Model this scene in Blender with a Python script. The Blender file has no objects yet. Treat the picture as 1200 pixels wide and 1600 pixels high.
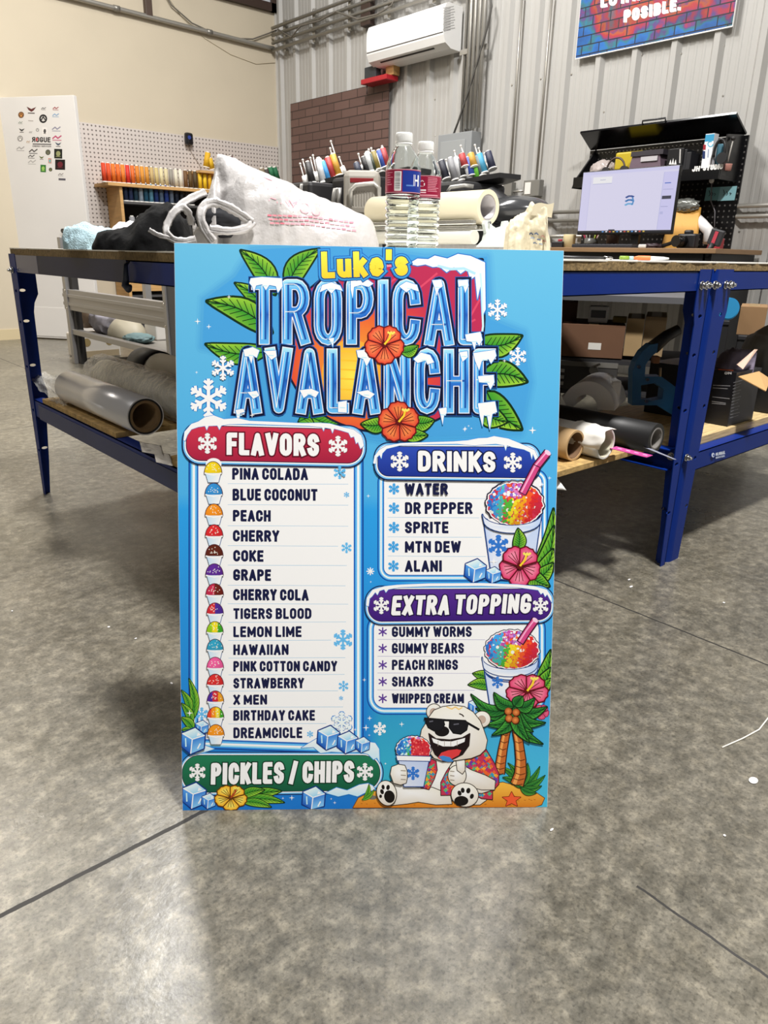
import bpy, bmesh, math, random
import numpy as np
from mathutils import Vector, Matrix, noise
from mathutils.geometry import tessellate_polygon
random.seed(7)
SC = bpy.context.scene
COL = SC.collection
PI = math.pi
V = Vector

# ------------------------------------------------------------------ camera
FPX, PITCH, ROLL, CAMH, YAW = 1130.0, 0.3423, 0.0198, 0.8735, 0.8433
_c, _s = math.cos, math.sin
_fw = V((_c(YAW)*_c(PITCH), _s(YAW)*_c(PITCH), -_s(PITCH)))
_rt = V((_s(YAW), -_c(YAW), 0))
_up = _rt.cross(_fw)
_r2 = _c(ROLL)*_rt + _s(ROLL)*_up
_u2 = -_s(ROLL)*_rt + _c(ROLL)*_up
CAMO = V((0, 0, CAMH))
cam = bpy.data.cameras.new('camera')
camo = bpy.data.objects.new('camera', cam)
COL.objects.link(camo)
cam.sensor_fit = 'VERTICAL'
cam.sensor_height = 36.0
cam.lens = FPX/1600*36.0
cam.clip_start = .05
m4 = Matrix((_r2, _u2, -_fw)).transposed().to_4x4()
m4.translation = CAMO
camo.matrix_world = m4
SC.camera = camo

# ------------------------------------------------------------------ view + world + lamps
SC.view_settings.view_transform = 'Standard'
SC.view_settings.look = 'None'
SC.view_settings.gamma = 1
SC.view_settings.use_curve_mapping = False
SC.view_settings.exposure = 0.15
W = bpy.data.worlds.new('world')
SC.world = W
W.use_nodes = True
W.node_tree.nodes['Background'].inputs[0].default_value = (.95, .93, .90, 1)
W.node_tree.nodes['Background'].inputs[1].default_value = 0.35

def area(name, loc, sx, sy, power, col=(1, .96, .9), target=None):
    l = bpy.data.lights.new(name, 'AREA')
    l.shape = 'RECTANGLE'
    l.size, l.size_y, l.energy, l.color = sx, sy, power, col
    o = bpy.data.objects.new(name, l)
    COL.objects.link(o)
    o.location = loc
    if target is not None:
        o.rotation_euler = (V(target)-V(loc)).to_track_quat('-Z', 'Y').to_euler()
    return o

for loc, sz, pw, cl in (((1.15, -.35, 5.1), .45, 450, (1, .98, .95)), ((2.4, 4.3, 5.1), .7, 270, (1, .98, .95)), ((-1.8, 3.6, 5.1), .6, 35, (1, .94, .86)),
                        ((.6, 6.2, 4.8), .6, 80, (1, .92, .80)), ((3.5, 4.3, 5.1), .5, 60, (1, .98, .95)), ((-2.2, -1.2, 5.1), .6, 45, (1, .98, .95))):
    area('hall_and_fill_lamp', loc, sz, sz, pw, cl)  # unseen overhead lights; the left, wall and front-left ones are added fill

# ------------------------------------------------------------------ photo-ray helpers (give a point its real distance)
def ray(x, y):
    return _fw + _r2*((x-600)/FPX) - _u2*((y-800)/FPX)
def at(x, y, D):
    d = ray(x, y)
    return CAMO + d*(D/math.hypot(d.x, d.y))          # D = level distance from the camera foot
def onz(x, y, z=0.0):
    d = ray(x, y)
    return CAMO + d*((z-CAMH)/d.z)
def onx(x, y, X):
    d = ray(x, y)
    return CAMO + d*(X/d.x)
def ony(x, y, Y):
    d = ray(x, y)
    return CAMO + d*(Y/d.y)

# ------------------------------------------------------------------ colours and materials
def lin1(c):
    return c/12.92 if c <= .04045 else ((c+.055)/1.055)**2.4
def hexc(h, k=1.0):
    if isinstance(h, str):
        h = h.lstrip('#')
        h = tuple(int(h[i:i+2], 16) for i in (0, 2, 4))
    return tuple(min(1, lin1(v/255)*k) for v in h)

def mat(name, col, rough=.5, metal=0.0, var=0.0, scale=8.0, bump=0.0, bscale=40.0, stretch=None, spec=.5, coat=0, trans=0, emit=None, sub=0):
    m = bpy.data.materials.new(name)
    m.use_nodes = True
    nt = m.node_tree
    b = nt.nodes['Principled BSDF']
    c = hexc(col) if not isinstance(col, tuple) or max(col) > 1 else col
    b.inputs['Base Color'].default_value = (*c, 1)
    b.inputs['Roughness'].default_value = rough
    b.inputs['Metallic'].default_value = metal
    b.inputs['Specular IOR Level'].default_value = spec
    b.inputs['Coat Weight'].default_value = coat
    b.inputs['Transmission Weight'].default_value = trans
    if emit is not None:
        b.inputs['Emission Color'].default_value = (*hexc(emit[0]), 1)
        b.inputs['Emission Strength'].default_value = emit[1]
    if var or bump:
        tc = nt.nodes.new('ShaderNodeTexCoord')
        src = tc.outputs['Object']
        if stretch:
            mp = nt.nodes.new('ShaderNodeMapping')
            mp.inputs['Scale'].default_value = stretch
            nt.links.new(src, mp.inputs['Vector'])
            src = mp.outputs['Vector']
    if var:
        n = nt.nodes.new('ShaderNodeTexNoise')
        n.inputs['Scale'].default_value = scale
        n.inputs['Detail'].default_value = 6
        nt.links.new(src, n.inputs['Vector'])
        r = nt.nodes.new('ShaderNodeValToRGB')
        r.color_ramp.elements[0].position = .3
        r.color_ramp.elements[1].position = .7
        r.color_ramp.elements[0].color = (*[max(0, v*(1-var)) for v in c], 1)
        r.color_ramp.elements[1].color = (*[min(1, v*(1+var)) for v in c], 1)
        nt.links.new(n.outputs['Fac'], r.inputs['Fac'])
        nt.links.new(r.outputs['Color'], b.inputs['Base Color'])
    if bump:
        n2 = nt.nodes.new('ShaderNodeTexNoise')
        n2.inputs['Scale'].default_value = bscale
        n2.inputs['Detail'].default_value = 4
        nt.links.new(src, n2.inputs['Vector'])
        bp = nt.nodes.new('ShaderNodeBump')
        bp.inputs['Strength'].default_value = bump
        bp.inputs['Distance'].default_value = .01
        nt.links.new(n2.outputs['Fac'], bp.inputs['Height'])
        nt.links.new(bp.outputs['Normal'], b.inputs['Normal'])
    return m

_mc = {}
def M(col, rough=.5, metal=0.0, **k):
    key = (col, rough, metal, tuple(sorted(k.items())))
    if key not in _mc:
        _mc[key] = mat('finish_%s' % str(col).strip('#'), col, rough, metal, **k)
    return _mc[key]

# ------------------------------------------------------------------ mesh helpers
def nb():
    return bmesh.new()
def axes(rot):
    if rot is None:
        return V((1, 0, 0)), V((0, 1, 0)), V((0, 0, 1))
    if isinstance(rot, (int, float)):
        return V((_c(rot), _s(rot), 0)), V((-_s(rot), _c(rot), 0)), V((0, 0, 1))
    m = rot.to_matrix() if hasattr(rot, 'to_matrix') else rot
    return m.col[0].copy(), m.col[1].copy(), m.col[2].copy()
def box(bm, c, s, rot=None, bev=0.0, seg=2):
    ax, ay, az = axes(rot)
    c = V(c)
    vs = []
    for i in (-.5, .5):
        for j in (-.5, .5):
            for k in (-.5, .5):
                vs.append(bm.verts.new(c + ax*(i*s[0]) + ay*(j*s[1]) + az*(k*s[2])))
    fs = [bm.faces.new([vs[i] for i in q]) for q in ((0, 1, 3, 2), (4, 6, 7, 5), (0, 4, 5, 1), (2, 3, 7, 6), (0, 2, 6, 4), (1, 5, 7, 3))]
    if bev:
        es = list({e for f in fs for e in f.edges})
        bmesh.ops.bevel(bm, geom=es, offset=bev, segments=seg, affect='EDGES', profile=.5)
    return bm
def bx(bm, lo, hi, bev=0.0):
    lo, hi = V(lo), V(hi)
    return box(bm, (lo+hi)/2, [abs(hi[i]-lo[i]) for i in range(3)], None, bev)
def frame(d):
    d = V(d).normalized()
    u = d.orthogonal().normalized()
    return u, d.cross(u), d
def cyl(bm, p0, p1, r0, r1=None, n=20, cap=True):
    p0, p1 = V(p0), V(p1)
    r1 = r0 if r1 is None else r1
    u, w, d = frame(p1-p0)
    A = [bm.verts.new(p0 + (u*_c(2*PI*i/n) + w*_s(2*PI*i/n))*r0) for i in range(n)]
    B = [bm.verts.new(p1 + (u*_c(2*PI*i/n) + w*_s(2*PI*i/n))*r1) for i in range(n)]
    for i in range(n):
        f = bm.faces.new((A[i], A[(i+1) % n], B[(i+1) % n], B[i]))
        f.smooth = True
    if cap:
        bm.faces.new(A[::-1])
        bm.faces.new(B)
    return bm
def hollow(bm, p0, p1, ro, ri, n=36):
    p0, p1 = V(p0), V(p1)
    u, w, d = frame(p1-p0)
    R = []
    for p, r in ((p0, ro), (p1, ro), (p1, ri), (p0, ri)):
        R.append([bm.verts.new(p + (u*_c(2*PI*i/n) + w*_s(2*PI*i/n))*r) for i in range(n)])
    for k in range(4):
        a, b = R[k], R[(k+1) % 4]
        for i in range(n):
            f = bm.faces.new((a[i], a[(i+1) % n], b[(i+1) % n], b[i]))
            f.smooth = k in (0, 2)
    return bm
def tube(bm, pts, r, n=10):
    pts = [V(p) for p in pts]
    rings = []
    pu = None
    for i, p in enumerate(pts):
        d = (pts[min(i+1, len(pts)-1)] - pts[max(i-1, 0)]).normalized()
        u = d.orthogonal().normalized() if pu is None else (pu - d*pu.dot(d)).normalized()
        pu = u
        w = d.cross(u)
        rr = r[i] if isinstance(r, (list, tuple)) else r
        rings.append([bm.verts.new(p + (u*_c(2*PI*k/n) + w*_s(2*PI*k/n))*rr) for k in range(n)])
    for a, b in zip(rings, rings[1:]):
        for k in range(n):
            f = bm.faces.new((a[k], a[(k+1) % n], b[(k+1) % n], b[k]))
            f.smooth = True
    bm.faces.new(rings[0][::-1])
    bm.faces.new(rings[-1])
    return bm
def lathe(bm, prof, o=(0, 0, 0), n=28, smooth=True):
    o = V(o)
    rings = [[bm.verts.new(o + V((r*_c(2*PI*k/n), r*_s(2*PI*k/n), z))) for k in range(n)] for r, z in prof]
    for a, b in zip(rings, rings[1:]):
        for k in range(n):
            f = bm.faces.new((a[k], a[(k+1) % n], b[(k+1) % n], b[k]))
            f.smooth = smooth
    bm.faces.new(rings[0][::-1])
    bm.faces.new(rings[-1])
    return bm
def prism(bm, pts, ext):
    pts = [V(p) for p in pts]
    ext = V(ext)
    A = [bm.verts.new(p) for p in pts]
    B = [bm.verts.new(p+ext) for p in pts]
    n = len(pts)
    bm.faces.new(A[::-1])
    bm.faces.new(B)
    for i in range(n):
        bm.faces.new((A[i], A[(i+1) % n], B[(i+1) % n], B[i]))
    return bm
def sheet(bm, fn, nu, nv, thick=None):
    g = [[bm.verts.new(fn(i/nu, j/nv)) for j in range(nv+1)] for i in range(nu+1)]
    for i in range(nu):
        for j in range(nv):
            f = bm.faces.new((g[i][j], g[i+1][j], g[i+1][j+1], g[i][j+1]))
            f.smooth = True
    return bm
def blob(bm, c, s, amp=.2, freq=2.0, sub=4, seed=0, floor=None, ridged=False, rot=0.0):
    r = bmesh.ops.create_icosphere(bm, subdivisions=sub, radius=1)
    c = V(c)
    ca, sa = _c(rot), _s(rot)
    for v in r['verts']:
        n = v.co.normalized()
        q = n*freq + V((seed*7.1, seed*3.3, seed*1.7))
        h = noise.fractal(q, .8, 2.1, 4)
        if ridged:
            h = .45 - 1.2*abs(noise.noise(q)) - .6*abs(noise.noise(q*2.3)) - .3*abs(noise.noise(q*4.7))
        p = n*(1 + amp*h)
        p = V((p.x*s[0], p.y*s[1], p.z*s[2]))
        v.co = c + V((p.x*ca-p.y*sa, p.x*sa+p.y*ca, p.z))
        if floor is not None and v.co.z < floor:
            v.co.z = floor + (floor - v.co.z)*.02
    for f in bm.faces:
        f.smooth = True
    return bm

def obj(name, bm, m, parent=None, label=None, smooth=None):
    me = bpy.data.meshes.new(name)
    if parent is not None:
        off = parent['_w'] if '_w' in parent else None
        o0 = WORLD[parent.name]
        bmesh.ops.translate(bm, vec=-o0, verts=bm.verts)
    bmesh.ops.recalc_face_normals(bm, faces=bm.faces)
    if smooth is not None:
        for f in bm.faces:
            f.smooth = smooth
    bm.to_mesh(me)
    bm.free()
    for x in (m if isinstance(m, (list, tuple)) else [m]):
        me.materials.append(x)
    o = bpy.data.objects.new(name, me)
    COL.objects.link(o)
    WORLD[o.name] = V((0, 0, 0))
    if parent is not None:
        o.parent = parent
        WORLD[o.name] = WORLD[parent.name].copy()
    if label:
        o['label'] = label
    return o
WORLD = {}
def thing(name, label, cat, loc=(0, 0, 0), group=None):
    o = bpy.data.objects.new(name, None)
    o.empty_display_size = .05
    COL.objects.link(o)
    o.location = loc
    WORLD[o.name] = V(loc)
    o['label'], o['category'] = label, cat
    if group:
        o['group'] = group
    return o
def tag(o, label, cat, group=None, kind=None):
    o['label'], o['category'] = label, cat
    if group:
        o['group'] = group
    if kind:
        o['kind'] = kind
    return o
def struct(name, bm, m, label, cat, parent=None):
    o = obj(name, bm, m, parent)
    if parent is None:
        tag(o, label, cat, None, 'structure')
    return o
def dup(root, loc, label, group=None, rot=None):
    r = root.copy()
    COL.objects.link(r)
    r.location = loc
    WORLD[r.name] = V(loc)
    if rot is not None:
        r.rotation_euler = rot
    r['label'] = label
    if group:
        r['group'] = group
    for ch in list(root.children):
        c = ch.copy()
        COL.objects.link(c)
        c.parent = r
        for g in ch.children:
            d = g.copy()
            COL.objects.link(d)
            d.parent = c
    return r

# ------------------------------------------------------------------ flat printed artwork (ink on a board, label, poster)
PRINT = {}
def print_mat(rough=.4):
    if rough in PRINT:
        return PRINT[rough]
    m = bpy.data.materials.new('printed_ink')
    m.use_nodes = True
    b = m.node_tree.nodes['Principled BSDF']
    a = m.node_tree.nodes.new('ShaderNodeAttribute')
    a.attribute_name = 'ink'
    m.node_tree.links.new(a.outputs['Color'], b.inputs['Base Color'])
    b.inputs['Roughness'].default_value = rough
    b.inputs['Specular IOR Level'].default_value = .3
    PRINT[rough] = m
    return m

def arc(cx, cy, rx, ry, a0, a1, n=8):
    return [(cx+rx*_c(math.radians(a0+(a1-a0)*i/n)), cy+ry*_s(math.radians(a0+(a1-a0)*i/n))) for i in range(n+1)]
# stroke letters on a unit cell, y up
_O = arc(.5, .74, .5, .26, 0, 180)+arc(.5, .26, .5, .26, 180, 360)+[(1, .74)]
GL = {
 'A': (1.08, [[(0, -.02), (.5, 1.0), (1, -.02)], [(.2, .27), (.8, .27)]]),
 'B': (1, [[(0, 0), (0, 1)]+arc(.55, .76, .4, .24, 90, -90)+[(0, .52)], [(0, .52)]+arc(.55, .26, .45, .26, 90, -90)+[(0, 0)]]),
 'C': (.98, [arc(.5, .72, .5, .28, 0, 180)+arc(.5, .28, .5, .28, 180, 360)]),
 'D': (1, [[(0, 0), (0, 1)]+arc(.45, .7, .55, .3, 90, 0)+arc(.45, .3, .55, .3, 0, -90)+[(0, 0)]]),
 'E': (.82, [[(1, 0), (0, 0), (0, 1), (1, 1)], [(0, .52), (.88, .52)]]),
 'F': (.8, [[(0, 0), (0, 1), (1, 1)], [(0, .5), (.88, .5)]]),
 'G': (1, [arc(.5, .76, .5, .24, 0, 180)+arc(.5, .24, .5, .24, 180, 360)+[(1, .42), (.56, .42)]]),
 'H': (1, [[(0, 0), (0, 1)], [(1, 0), (1, 1)], [(0, .5), (1, .5)]]),
 'I': (.0, [[(.5, 0), (.5, 1)]]),
 'J': (.8, [[(1, 1), (1, .28)]+arc(.5, .28, .5, .28, 0, -180)]),
 'K': (1, [[(0, 0), (0, 1)], [(.97, 1), (.08, .42)], [(.33, .58), (1, 0)]]),
 'L': (.78, [[(0, 1), (0, 0), (1, 0)]]),
 'M': (1.4, [[(0, 0), (0, .98), (.5, .2), (1, .98), (1, 0)]]),
 'N': (1.05, [[(0, 0), (0, 1), (1, 0), (1, 1)]]),
 'O': (1, [_O]),
 'P': (.96, [[(0, 0), (0, 1)]+arc(.52, .74, .48, .26, 90, -90)+[(0, .48)]]),
 'Q': (1, [_O, [(.6, .2), (1, -.05)]]),
 'R': (1, [[(0, 0), (0, 1)]+arc(.52, .75, .46, .25, 90, -90)+[(0, .5)], [(.52, .5), (1, 0)]]),
 'S': (.96, [arc(.5, .75, .48, .25, 10, 180)+[(.06, .62), (.5, .5), (.94, .38)]+arc(.5, .25, .48, .25, 0, -170)]),
 'T': (.92, [[(0, 1), (1, 1)], [(.5, 1), (.5, 0)]]),
 'U': (1, [[(0, 1), (0, .28)]+arc(.5, .28, .5, .28, 180, 360)+[(1, 1)]]),
 'V': (1.08, [[(0, 1.02), (.5, 0), (1, 1.02)]]),
 'W': (1.55, [[(0, 1.02), (.25, .0), (.5, .9), (.75, .0), (1, 1.02)]]),
 'X': (1, [[(0, 0), (1, 1)], [(0, 1), (1, 0)]]),
 'Y': (1, [[(0, 1), (.5, .45), (1, 1)], [(.5, .45), (.5, 0)]]),
 'Z': (.9, [[(0, 1), (1, 1), (0, 0), (1, 0)]]),
 '/': (.7, [[(0, -.05), (1, 1.05)]]), '.': (0, [[(.5, 0), (.5, .02)]]), "'": (.1, [[(.6, 1), (.4, .75)]]),
 'u': (.85, [[(0, .62), (0, .2)]+arc(.5, .2, .5, .2, 180, 360)+[(1, .62)], [(1, .5), (1, 0)]]),
 'k': (.8, [[(0, 0), (0, .95)], [(.9, .62), (.05, .27)], [(.35, .38), (1, 0)]]),
 'e': (.85, [[(.02, .32), (.98, .32)]+arc(.5, .32, .5, .32, 0, 320)]),
 's': (.75, [arc(.5, .47, .46, .16, 20, 180)+[(.1, .4), (.5, .32), (.9, .24)]+arc(.5, .15, .46, .15, 0, -165)]),
 ' ': (.35, []), '<': (1, [[(1, 0), (1, 1)]+arc(.48, .75, .46, .25, 90, 270)+[(1, .5)], [(.48, .5), (0, 0)]]),
}
class Art:
    def __init__(self, fn, nrm, step=6e-6):
        self.fn, self.n, self.step, self.z = fn, V(nrm), step, 0.0
        self.v, self.f, self.c, self.g = [], [], [], []
        self.gid, self.sub, self.cell = 0, 0, 2.0
        self.T = lambda p: p
        self.k = 1.0
    def heights(self):
        # each layer of ink lies just above whatever it covers (no two inks share a plane)
        P = np.array(self.v, dtype=float)
        lo = P.min(0)
        Q = ((P-lo)/self.cell)
        H = np.zeros((int(Q[:, 0].max())+3, int(Q[:, 1].max())+3), dtype=np.int32)
        z = np.zeros(len(P))
        boxes = []
        for f in self.f:
            q = Q[list(f)]
            a, b = q.min(0), q.max(0)
            boxes.append((int(a[0]), int(b[0])+1, int(a[1]), int(b[1])+1))
        i, n = 0, len(self.f)
        while i < n:
            j = i
            while j < n and self.g[j][0] == self.g[i][0]:
                j += 1
            base = max(int(H[x0:x1, y0:y1].max()) for (x0, x1, y0, y1) in boxes[i:j])
            top = base+1+max(g[1] for g in self.g[i:j])
            for k in range(i, j):
                z[list(self.f[k])] = base+1+self.g[k][1]
                x0, x1, y0, y1 = boxes[k]
                H[x0:x1, y0:y1] = top
            i = j
        return self.z+z*self.step
    def view(self, x0, y0, s):                      # work in the units of an enlarged view
        self.T = lambda p: (x0+p[0]/s, y0+p[1]/s)
        self.k = s
    def up(self):
        self.gid += 1
    def col(self, c, p):
        return c(p[0], p[1]) if callable(c) else c
    def tri(self, pts, cs):
        b = len(self.v)
        for p in pts:
            self.v.append(self.T(p))
        self.g.append((self.gid, self.sub))
        self.f.append(tuple(range(b, b+len(pts))))
        self.c.append(cs)
    def poly(self, pts, c, up=True):
        if up:
            self.up()
        if not callable(c) and isinstance(c, str):
            c = hx(c)
        for t in tessellate_polygon([[V((p[0], p[1], 0)) for p in pts]]):
            q = [pts[i] for i in t]
            self.tri(q, [self.col(c, p) for p in q])
    def fan(self, ctr, pts, cc, ce):                # soft shade from the middle to the rim
        self.up()
        if isinstance(cc, str):
            cc = hx(cc)
        if isinstance(ce, str):
            ce = hx(ce)
        for i in range(len(pts)):
            a, b = pts[i], pts[(i+1) % len(pts)]
            self.tri([ctr, a, b], [self.col(cc, ctr), self.col(ce, a), self.col(ce, b)])
    def ell(self, cx, cy, rx, ry, c, rot=0, n=28, ce=None):
        ca, sa = _c(math.radians(rot)), _s(math.radians(rot))
        pts = [(cx+rx*_c(2*PI*i/n)*ca-ry*_s(2*PI*i/n)*sa, cy+rx*_c(2*PI*i/n)*sa+ry*_s(2*PI*i/n)*ca) for i in range(n)]
        if ce is None:
            self.poly(pts, c)
        else:
            self.fan((cx, cy), pts, c, ce)
        return pts
    def stroke(self, pts, w, c, closed=False, cap=0.0, up=True, rnd=True, ends=False):
        self.up()
        if isinstance(c, str):
            c = hx(c)
        pts = [V((p[0], p[1])) for p in pts]
        if closed:
            pts = pts+[pts[0]]
        n = len(pts)
        ww = [(w[i]/2 if isinstance(w, (list, tuple)) else w/2) for i in range(n)]
        dirs = []
        for i in range(n-1):
            d = pts[i+1]-pts[i]
            dirs.append(d.normalized() if d.length > 1e-6 else (dirs[-1] if dirs else V((1, 0))))
        def join(i):                                 # mitre vector at an inner point, None at a sharp corner
            if closed and i in (0, n-1):
                d0, d1 = dirs[-1], dirs[0]
            elif i in (0, n-1):
                return None
            else:
                d0, d1 = dirs[i-1], dirs[i]
            k = d0.dot(d1)
            if k < .6:
                return None
            m = V((-(d0.y+d1.y), d0.x+d1.x)).normalized()
            return m/max(.5, math.sqrt((1+k)/2))
        J = [join(i) for i in range(n)]
        for i in range(n-1):
            a, b, d = pts[i].copy(), pts[i+1].copy(), dirs[i]
            q = V((-d.y, d.x))
            if not closed and i == 0:
                a -= d*cap
            if not closed and i == n-2:
                b += d*cap
            qa = (J[i] or q)*ww[i]
            qb = (J[i+1] or q)*ww[i+1]
            self.sub = 3 if i == n-2 and i > 1 else i % 3
            k = max(1, int((b-a).length/14)) if callable(c) else 1
            L0, R0, L1, R1 = a+qa, a-qa, b+qb, b-qb
            for j in range(k):
                t0, t1 = j/k, (j+1)/k
                Q = [L0.lerp(L1, t0), R0.lerp(R1, t0), R0.lerp(R1, t1), L0.lerp(L1, t1)]
                Q = [(z.x, z.y) for z in Q]
                self.tri(Q, [self.col(c, z) for z in Q])
        if rnd:
            m_ = 0
            for i in range(n):
                if not closed and i in (0, n-1) and not ends:
                    continue
                if J[i] is not None or (closed and i == n-1):
                    continue
                self.sub = 4+m_ % 3
                m_ += 1
                p, r = pts[i], ww[i]
                Q = [(p.x+r*_c(2*PI*t/12), p.y+r*_s(2*PI*t/12)) for t in range(12)]
                self.tri(Q, [self.col(c, z) for z in Q])
        self.sub = 0
    def text(self, s, x0, x1, yb, h, sw, layers, yb1=None, slant=0.0, gap=.22, ends=False):
        # layers: list of (extra width, colour); x0..x1 the ink limits, yb/yb1 the baseline at both ends
        ws = [GL[ch][0] for ch in s]
        nlet = len(s)
        nsp = sum(ch == ' ' for ch in s)
        tot = x1-x0
        # solve the letter width so that the line fills x0..x1
        base = sum((0 if ch == ' ' else sw) for ch in s)
        gaps = nlet-1
        unit = (tot-base)/(sum(ws)+gap*gaps)
        yb1 = yb if yb1 is None else yb1
        H = h-sw
        paths = []
        x = x0
        for ch in s:
            wch, ps = GL[ch]
            wd = wch*unit
            for p in ps:
                q = []
                for (gx, gy) in p:
                    px = x+sw/2+gx*wd if wch else x+sw/2
                    t = (px-x0)/max(tot, 1e-6)
                    py = yb+(yb1-yb)*t-sw/2-gy*H
                    q.append((px+slant*gy*H, py))
                closed = len(q) > 2 and ch in 'OQD' and p is ps[0]
                paths.append((q, closed))
            x += wd+(0 if ch == ' ' else sw)+gap*unit
        for ex, c in layers:
            self.up()
            for q, cl in paths:
                self.stroke(q, sw+ex, c, cl, cap=sw*.46+ex/2, up=False, ends=ends)
        return paths
    def flake(self, cx, cy, r, c, w=None, arms=6, rot=0, br=True):
        w = w or r*.2
        self.up()
        for i in range(arms):
            a = 2*PI*i/arms+rot+PI/2
            d = V((_c(a), _s(a)))
            self.stroke([(cx, cy), (cx+d.x*r, cy+d.y*r)], w, c, up=False, rnd=False)
            if br:
                for f, l in ((.45, .3), (.72, .28)):
                    for sg in (-1, 1):
                        e = V((_c(a+sg*.9), _s(a+sg*.9)))
                        p = V((cx, cy))+d*(r*f)
                        q = p+e*(r*l)
                        self.stroke([(p.x, p.y), (q.x, q.y)], w*.85, c, up=False, rnd=False)
    def spark(self, cx, cy, r, c):
        self.poly([(cx+(r if i % 2 == 0 else r*.22)*_c(i*PI/4), cy+(r if i % 2 == 0 else r*.22)*_s(i*PI/4)) for i in range(8)], c)
    def leaf(self, bx_, by_, tx, ty, w, c0='#2f8f2a', c1='#a4cf3a', ol='#0c2a12', bend=.12):
        d = V((tx-bx_, ty-by_))
        L = d.length
        d.normalize()
        q = V((-d.y, d.x))
        def P(t, s):
            o = bend*L*math.sin(PI*t)
            ww = w*(math.sin(PI*t**.8)**.85)*s if 0 < t < 1 else 0
            p = V((bx_, by_))+d*(L*t)+q*(o+ww/2)
            return (p.x, p.y)
        ts = [i/10 for i in range(11)]
        up_ = [P(t, 1) for t in ts]
        dn = [P(t, -1) for t in ts[1:-1]][::-1]
        mid = [P(t, 0) for t in ts]
        lw = max(1.2*self.k**.0, w*.09)
        self.stroke(up_+dn, lw*2, ol, closed=True)
        self.up()
        A, B = hx(c0), hx(c1)
        def mixc(k):
            return tuple(A[i]*(1-k)+B[i]*k for i in range(3))
        for i in range(10):
            k0, k1 = i/10, (i+1)/10
            self.tri([mid[i], mid[i+1], up_[i+1], up_[i]], [mixc(.1), mixc(.1), mixc(.25+.75*k1), mixc(.25+.75*k0)])
            e0 = P(k0, -1)
            e1 = P(k1, -1)
            self.tri([mid[i+1], mid[i], e0, e1], [mixc(0), mixc(0), mixc(.1+.5*k0), mixc(.1+.5*k1)])
        self.stroke(mid, lw*.6, ol, rnd=False)
        self.up()
        for i in range(2, 9):
            for sg in (1, -1):
                a, b = mid[i], P(min(1, i/10+.14), sg*.8)
                self.stroke([a, b], lw*.35, ol, up=False, rnd=False)
    def flower(self, cx, cy, r, c0, c1, ol='#5c0f14', rot=0.3, sty='#f6c430', sq=1.0):
        petals = []
        for i in range(5):
            a = rot+2*PI*i/5
            pts = []
            for t in range(15):
                u = -1+2*t/14
                aa = a+u*.62
                rr = r*(1-.16*u*u*u*u-.05*abs(math.sin(u*6)))*(.98)
                pts.append((cx+rr*_c(aa), cy+rr*_s(aa)*sq))
            petals.append((a, [(cx, cy)]+pts))
        for a, p in petals:
            self.stroke(p, r*.13, ol, closed=True)
            m = (cx+r*.62*_c(a), cy+r*.62*_s(a)*sq)
            A, B = hx(c0), hx(c1)
            self.fan(m, p, B, lambda x, y, A=A: A)
            self.up()
            for u in (-.25, 0, .25):
                self.stroke([(cx, cy), (cx+r*.75*_c(a+u), cy+r*.75*_s(a+u)*sq)], r*.035, ol, up=False, rnd=False)
        self.ell(cx, cy, r*.16, r*.16*sq, ol)
        self.stroke([(cx, cy), (cx+r*.25, cy-r*.3), (cx+r*.32, cy-r*.55)], r*.1, sty)
        for i in range(5):
            self.ell(cx+r*(.2+.07*i), cy-r*(.6-.05*(i % 2)), r*.06, r*.06, '#f8d860', n=8)
    def cube(self, cx, cy, r):
        P = lambda a, k=1: (cx+r*k*_c(math.radians(a)), cy+r*k*_s(math.radians(a)))
        hexa = [P(-80), P(-25), P(35), P(100), P(155), P(215)]
        self.stroke(hexa, r*.2, '#0d2f78', closed=True)
        c = (cx-r*.05, cy-r*.12)
        self.poly([P(-80), P(-25), c, P(215)], lambda x, y: hx('#d9efff') if y < cy-r*.5 else hx('#8cc8f2'))
        self.poly([P(215), c, P(100), P(155)], lambda x, y: hx('#4f97e0') if y < cy+r*.3 else hx('#1c55ad'))
        self.poly([c, P(-25), P(35), P(100)], lambda x, y: hx('#2f76cb') if y < cy else hx('#7fbdf0'))
        self.stroke([P(215), c, P(-25)], r*.08, '#f2fbff')
        self.stroke([c, P(100)], r*.08, '#f2fbff')
        self.stroke([P(200, .6), P(140, .7)], r*.1, '#bfe3fb')
        self.stroke([P(20, .6), P(60, .7)], r*.1, '#e6f6ff')
        self.poly([P(-60, .75), P(-35, .8), P(-50, .45)], '#ffffff')
    def build(self, name, parent, rough=.4, label=None):
        me = bpy.data.meshes.new(name)
        o0 = WORLD[parent.name]
        cache = {}
        vs = []
        for q, z in zip(self.v, self.heights()):
            if q not in cache:
                cache[q] = self.fn(*q)
            vs.append(cache[q]+self.n*float(z)-o0)
        me.from_pydata([tuple(v) for v in vs], [], self.f)
        a = me.color_attributes.new('ink', 'FLOAT_COLOR', 'CORNER')
        i = 0
        buf = []
        for cs in self.c:
            for c in cs:
                buf += [c[0], c[1], c[2], 1.0]
        a.data.foreach_set('color', buf)
        # every printed face looks out of the board
        bm = bmesh.new()
        bm.from_mesh(me)
        for f in bm.faces:
            f.normal_update()
            if f.normal.dot(self.n) < 0:
                f.normal_flip()
        bm.to_mesh(me)
        bm.free()
        me.materials.append(print_mat(rough))
        o = bpy.data.objects.new(name, me)
        COL.objects.link(o)
        o.parent = parent
        WORLD[o.name] = o0.copy()
        if label:
            o['label'] = label
        return o
INK = 1.12
_hx = {}
def hx(h, k=None):
    if not isinstance(h, str):
        return h
    if h not in _hx:
        _hx[h] = tuple(min(.9, v) for v in hexc(h, INK))
    return _hx[h]
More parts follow.
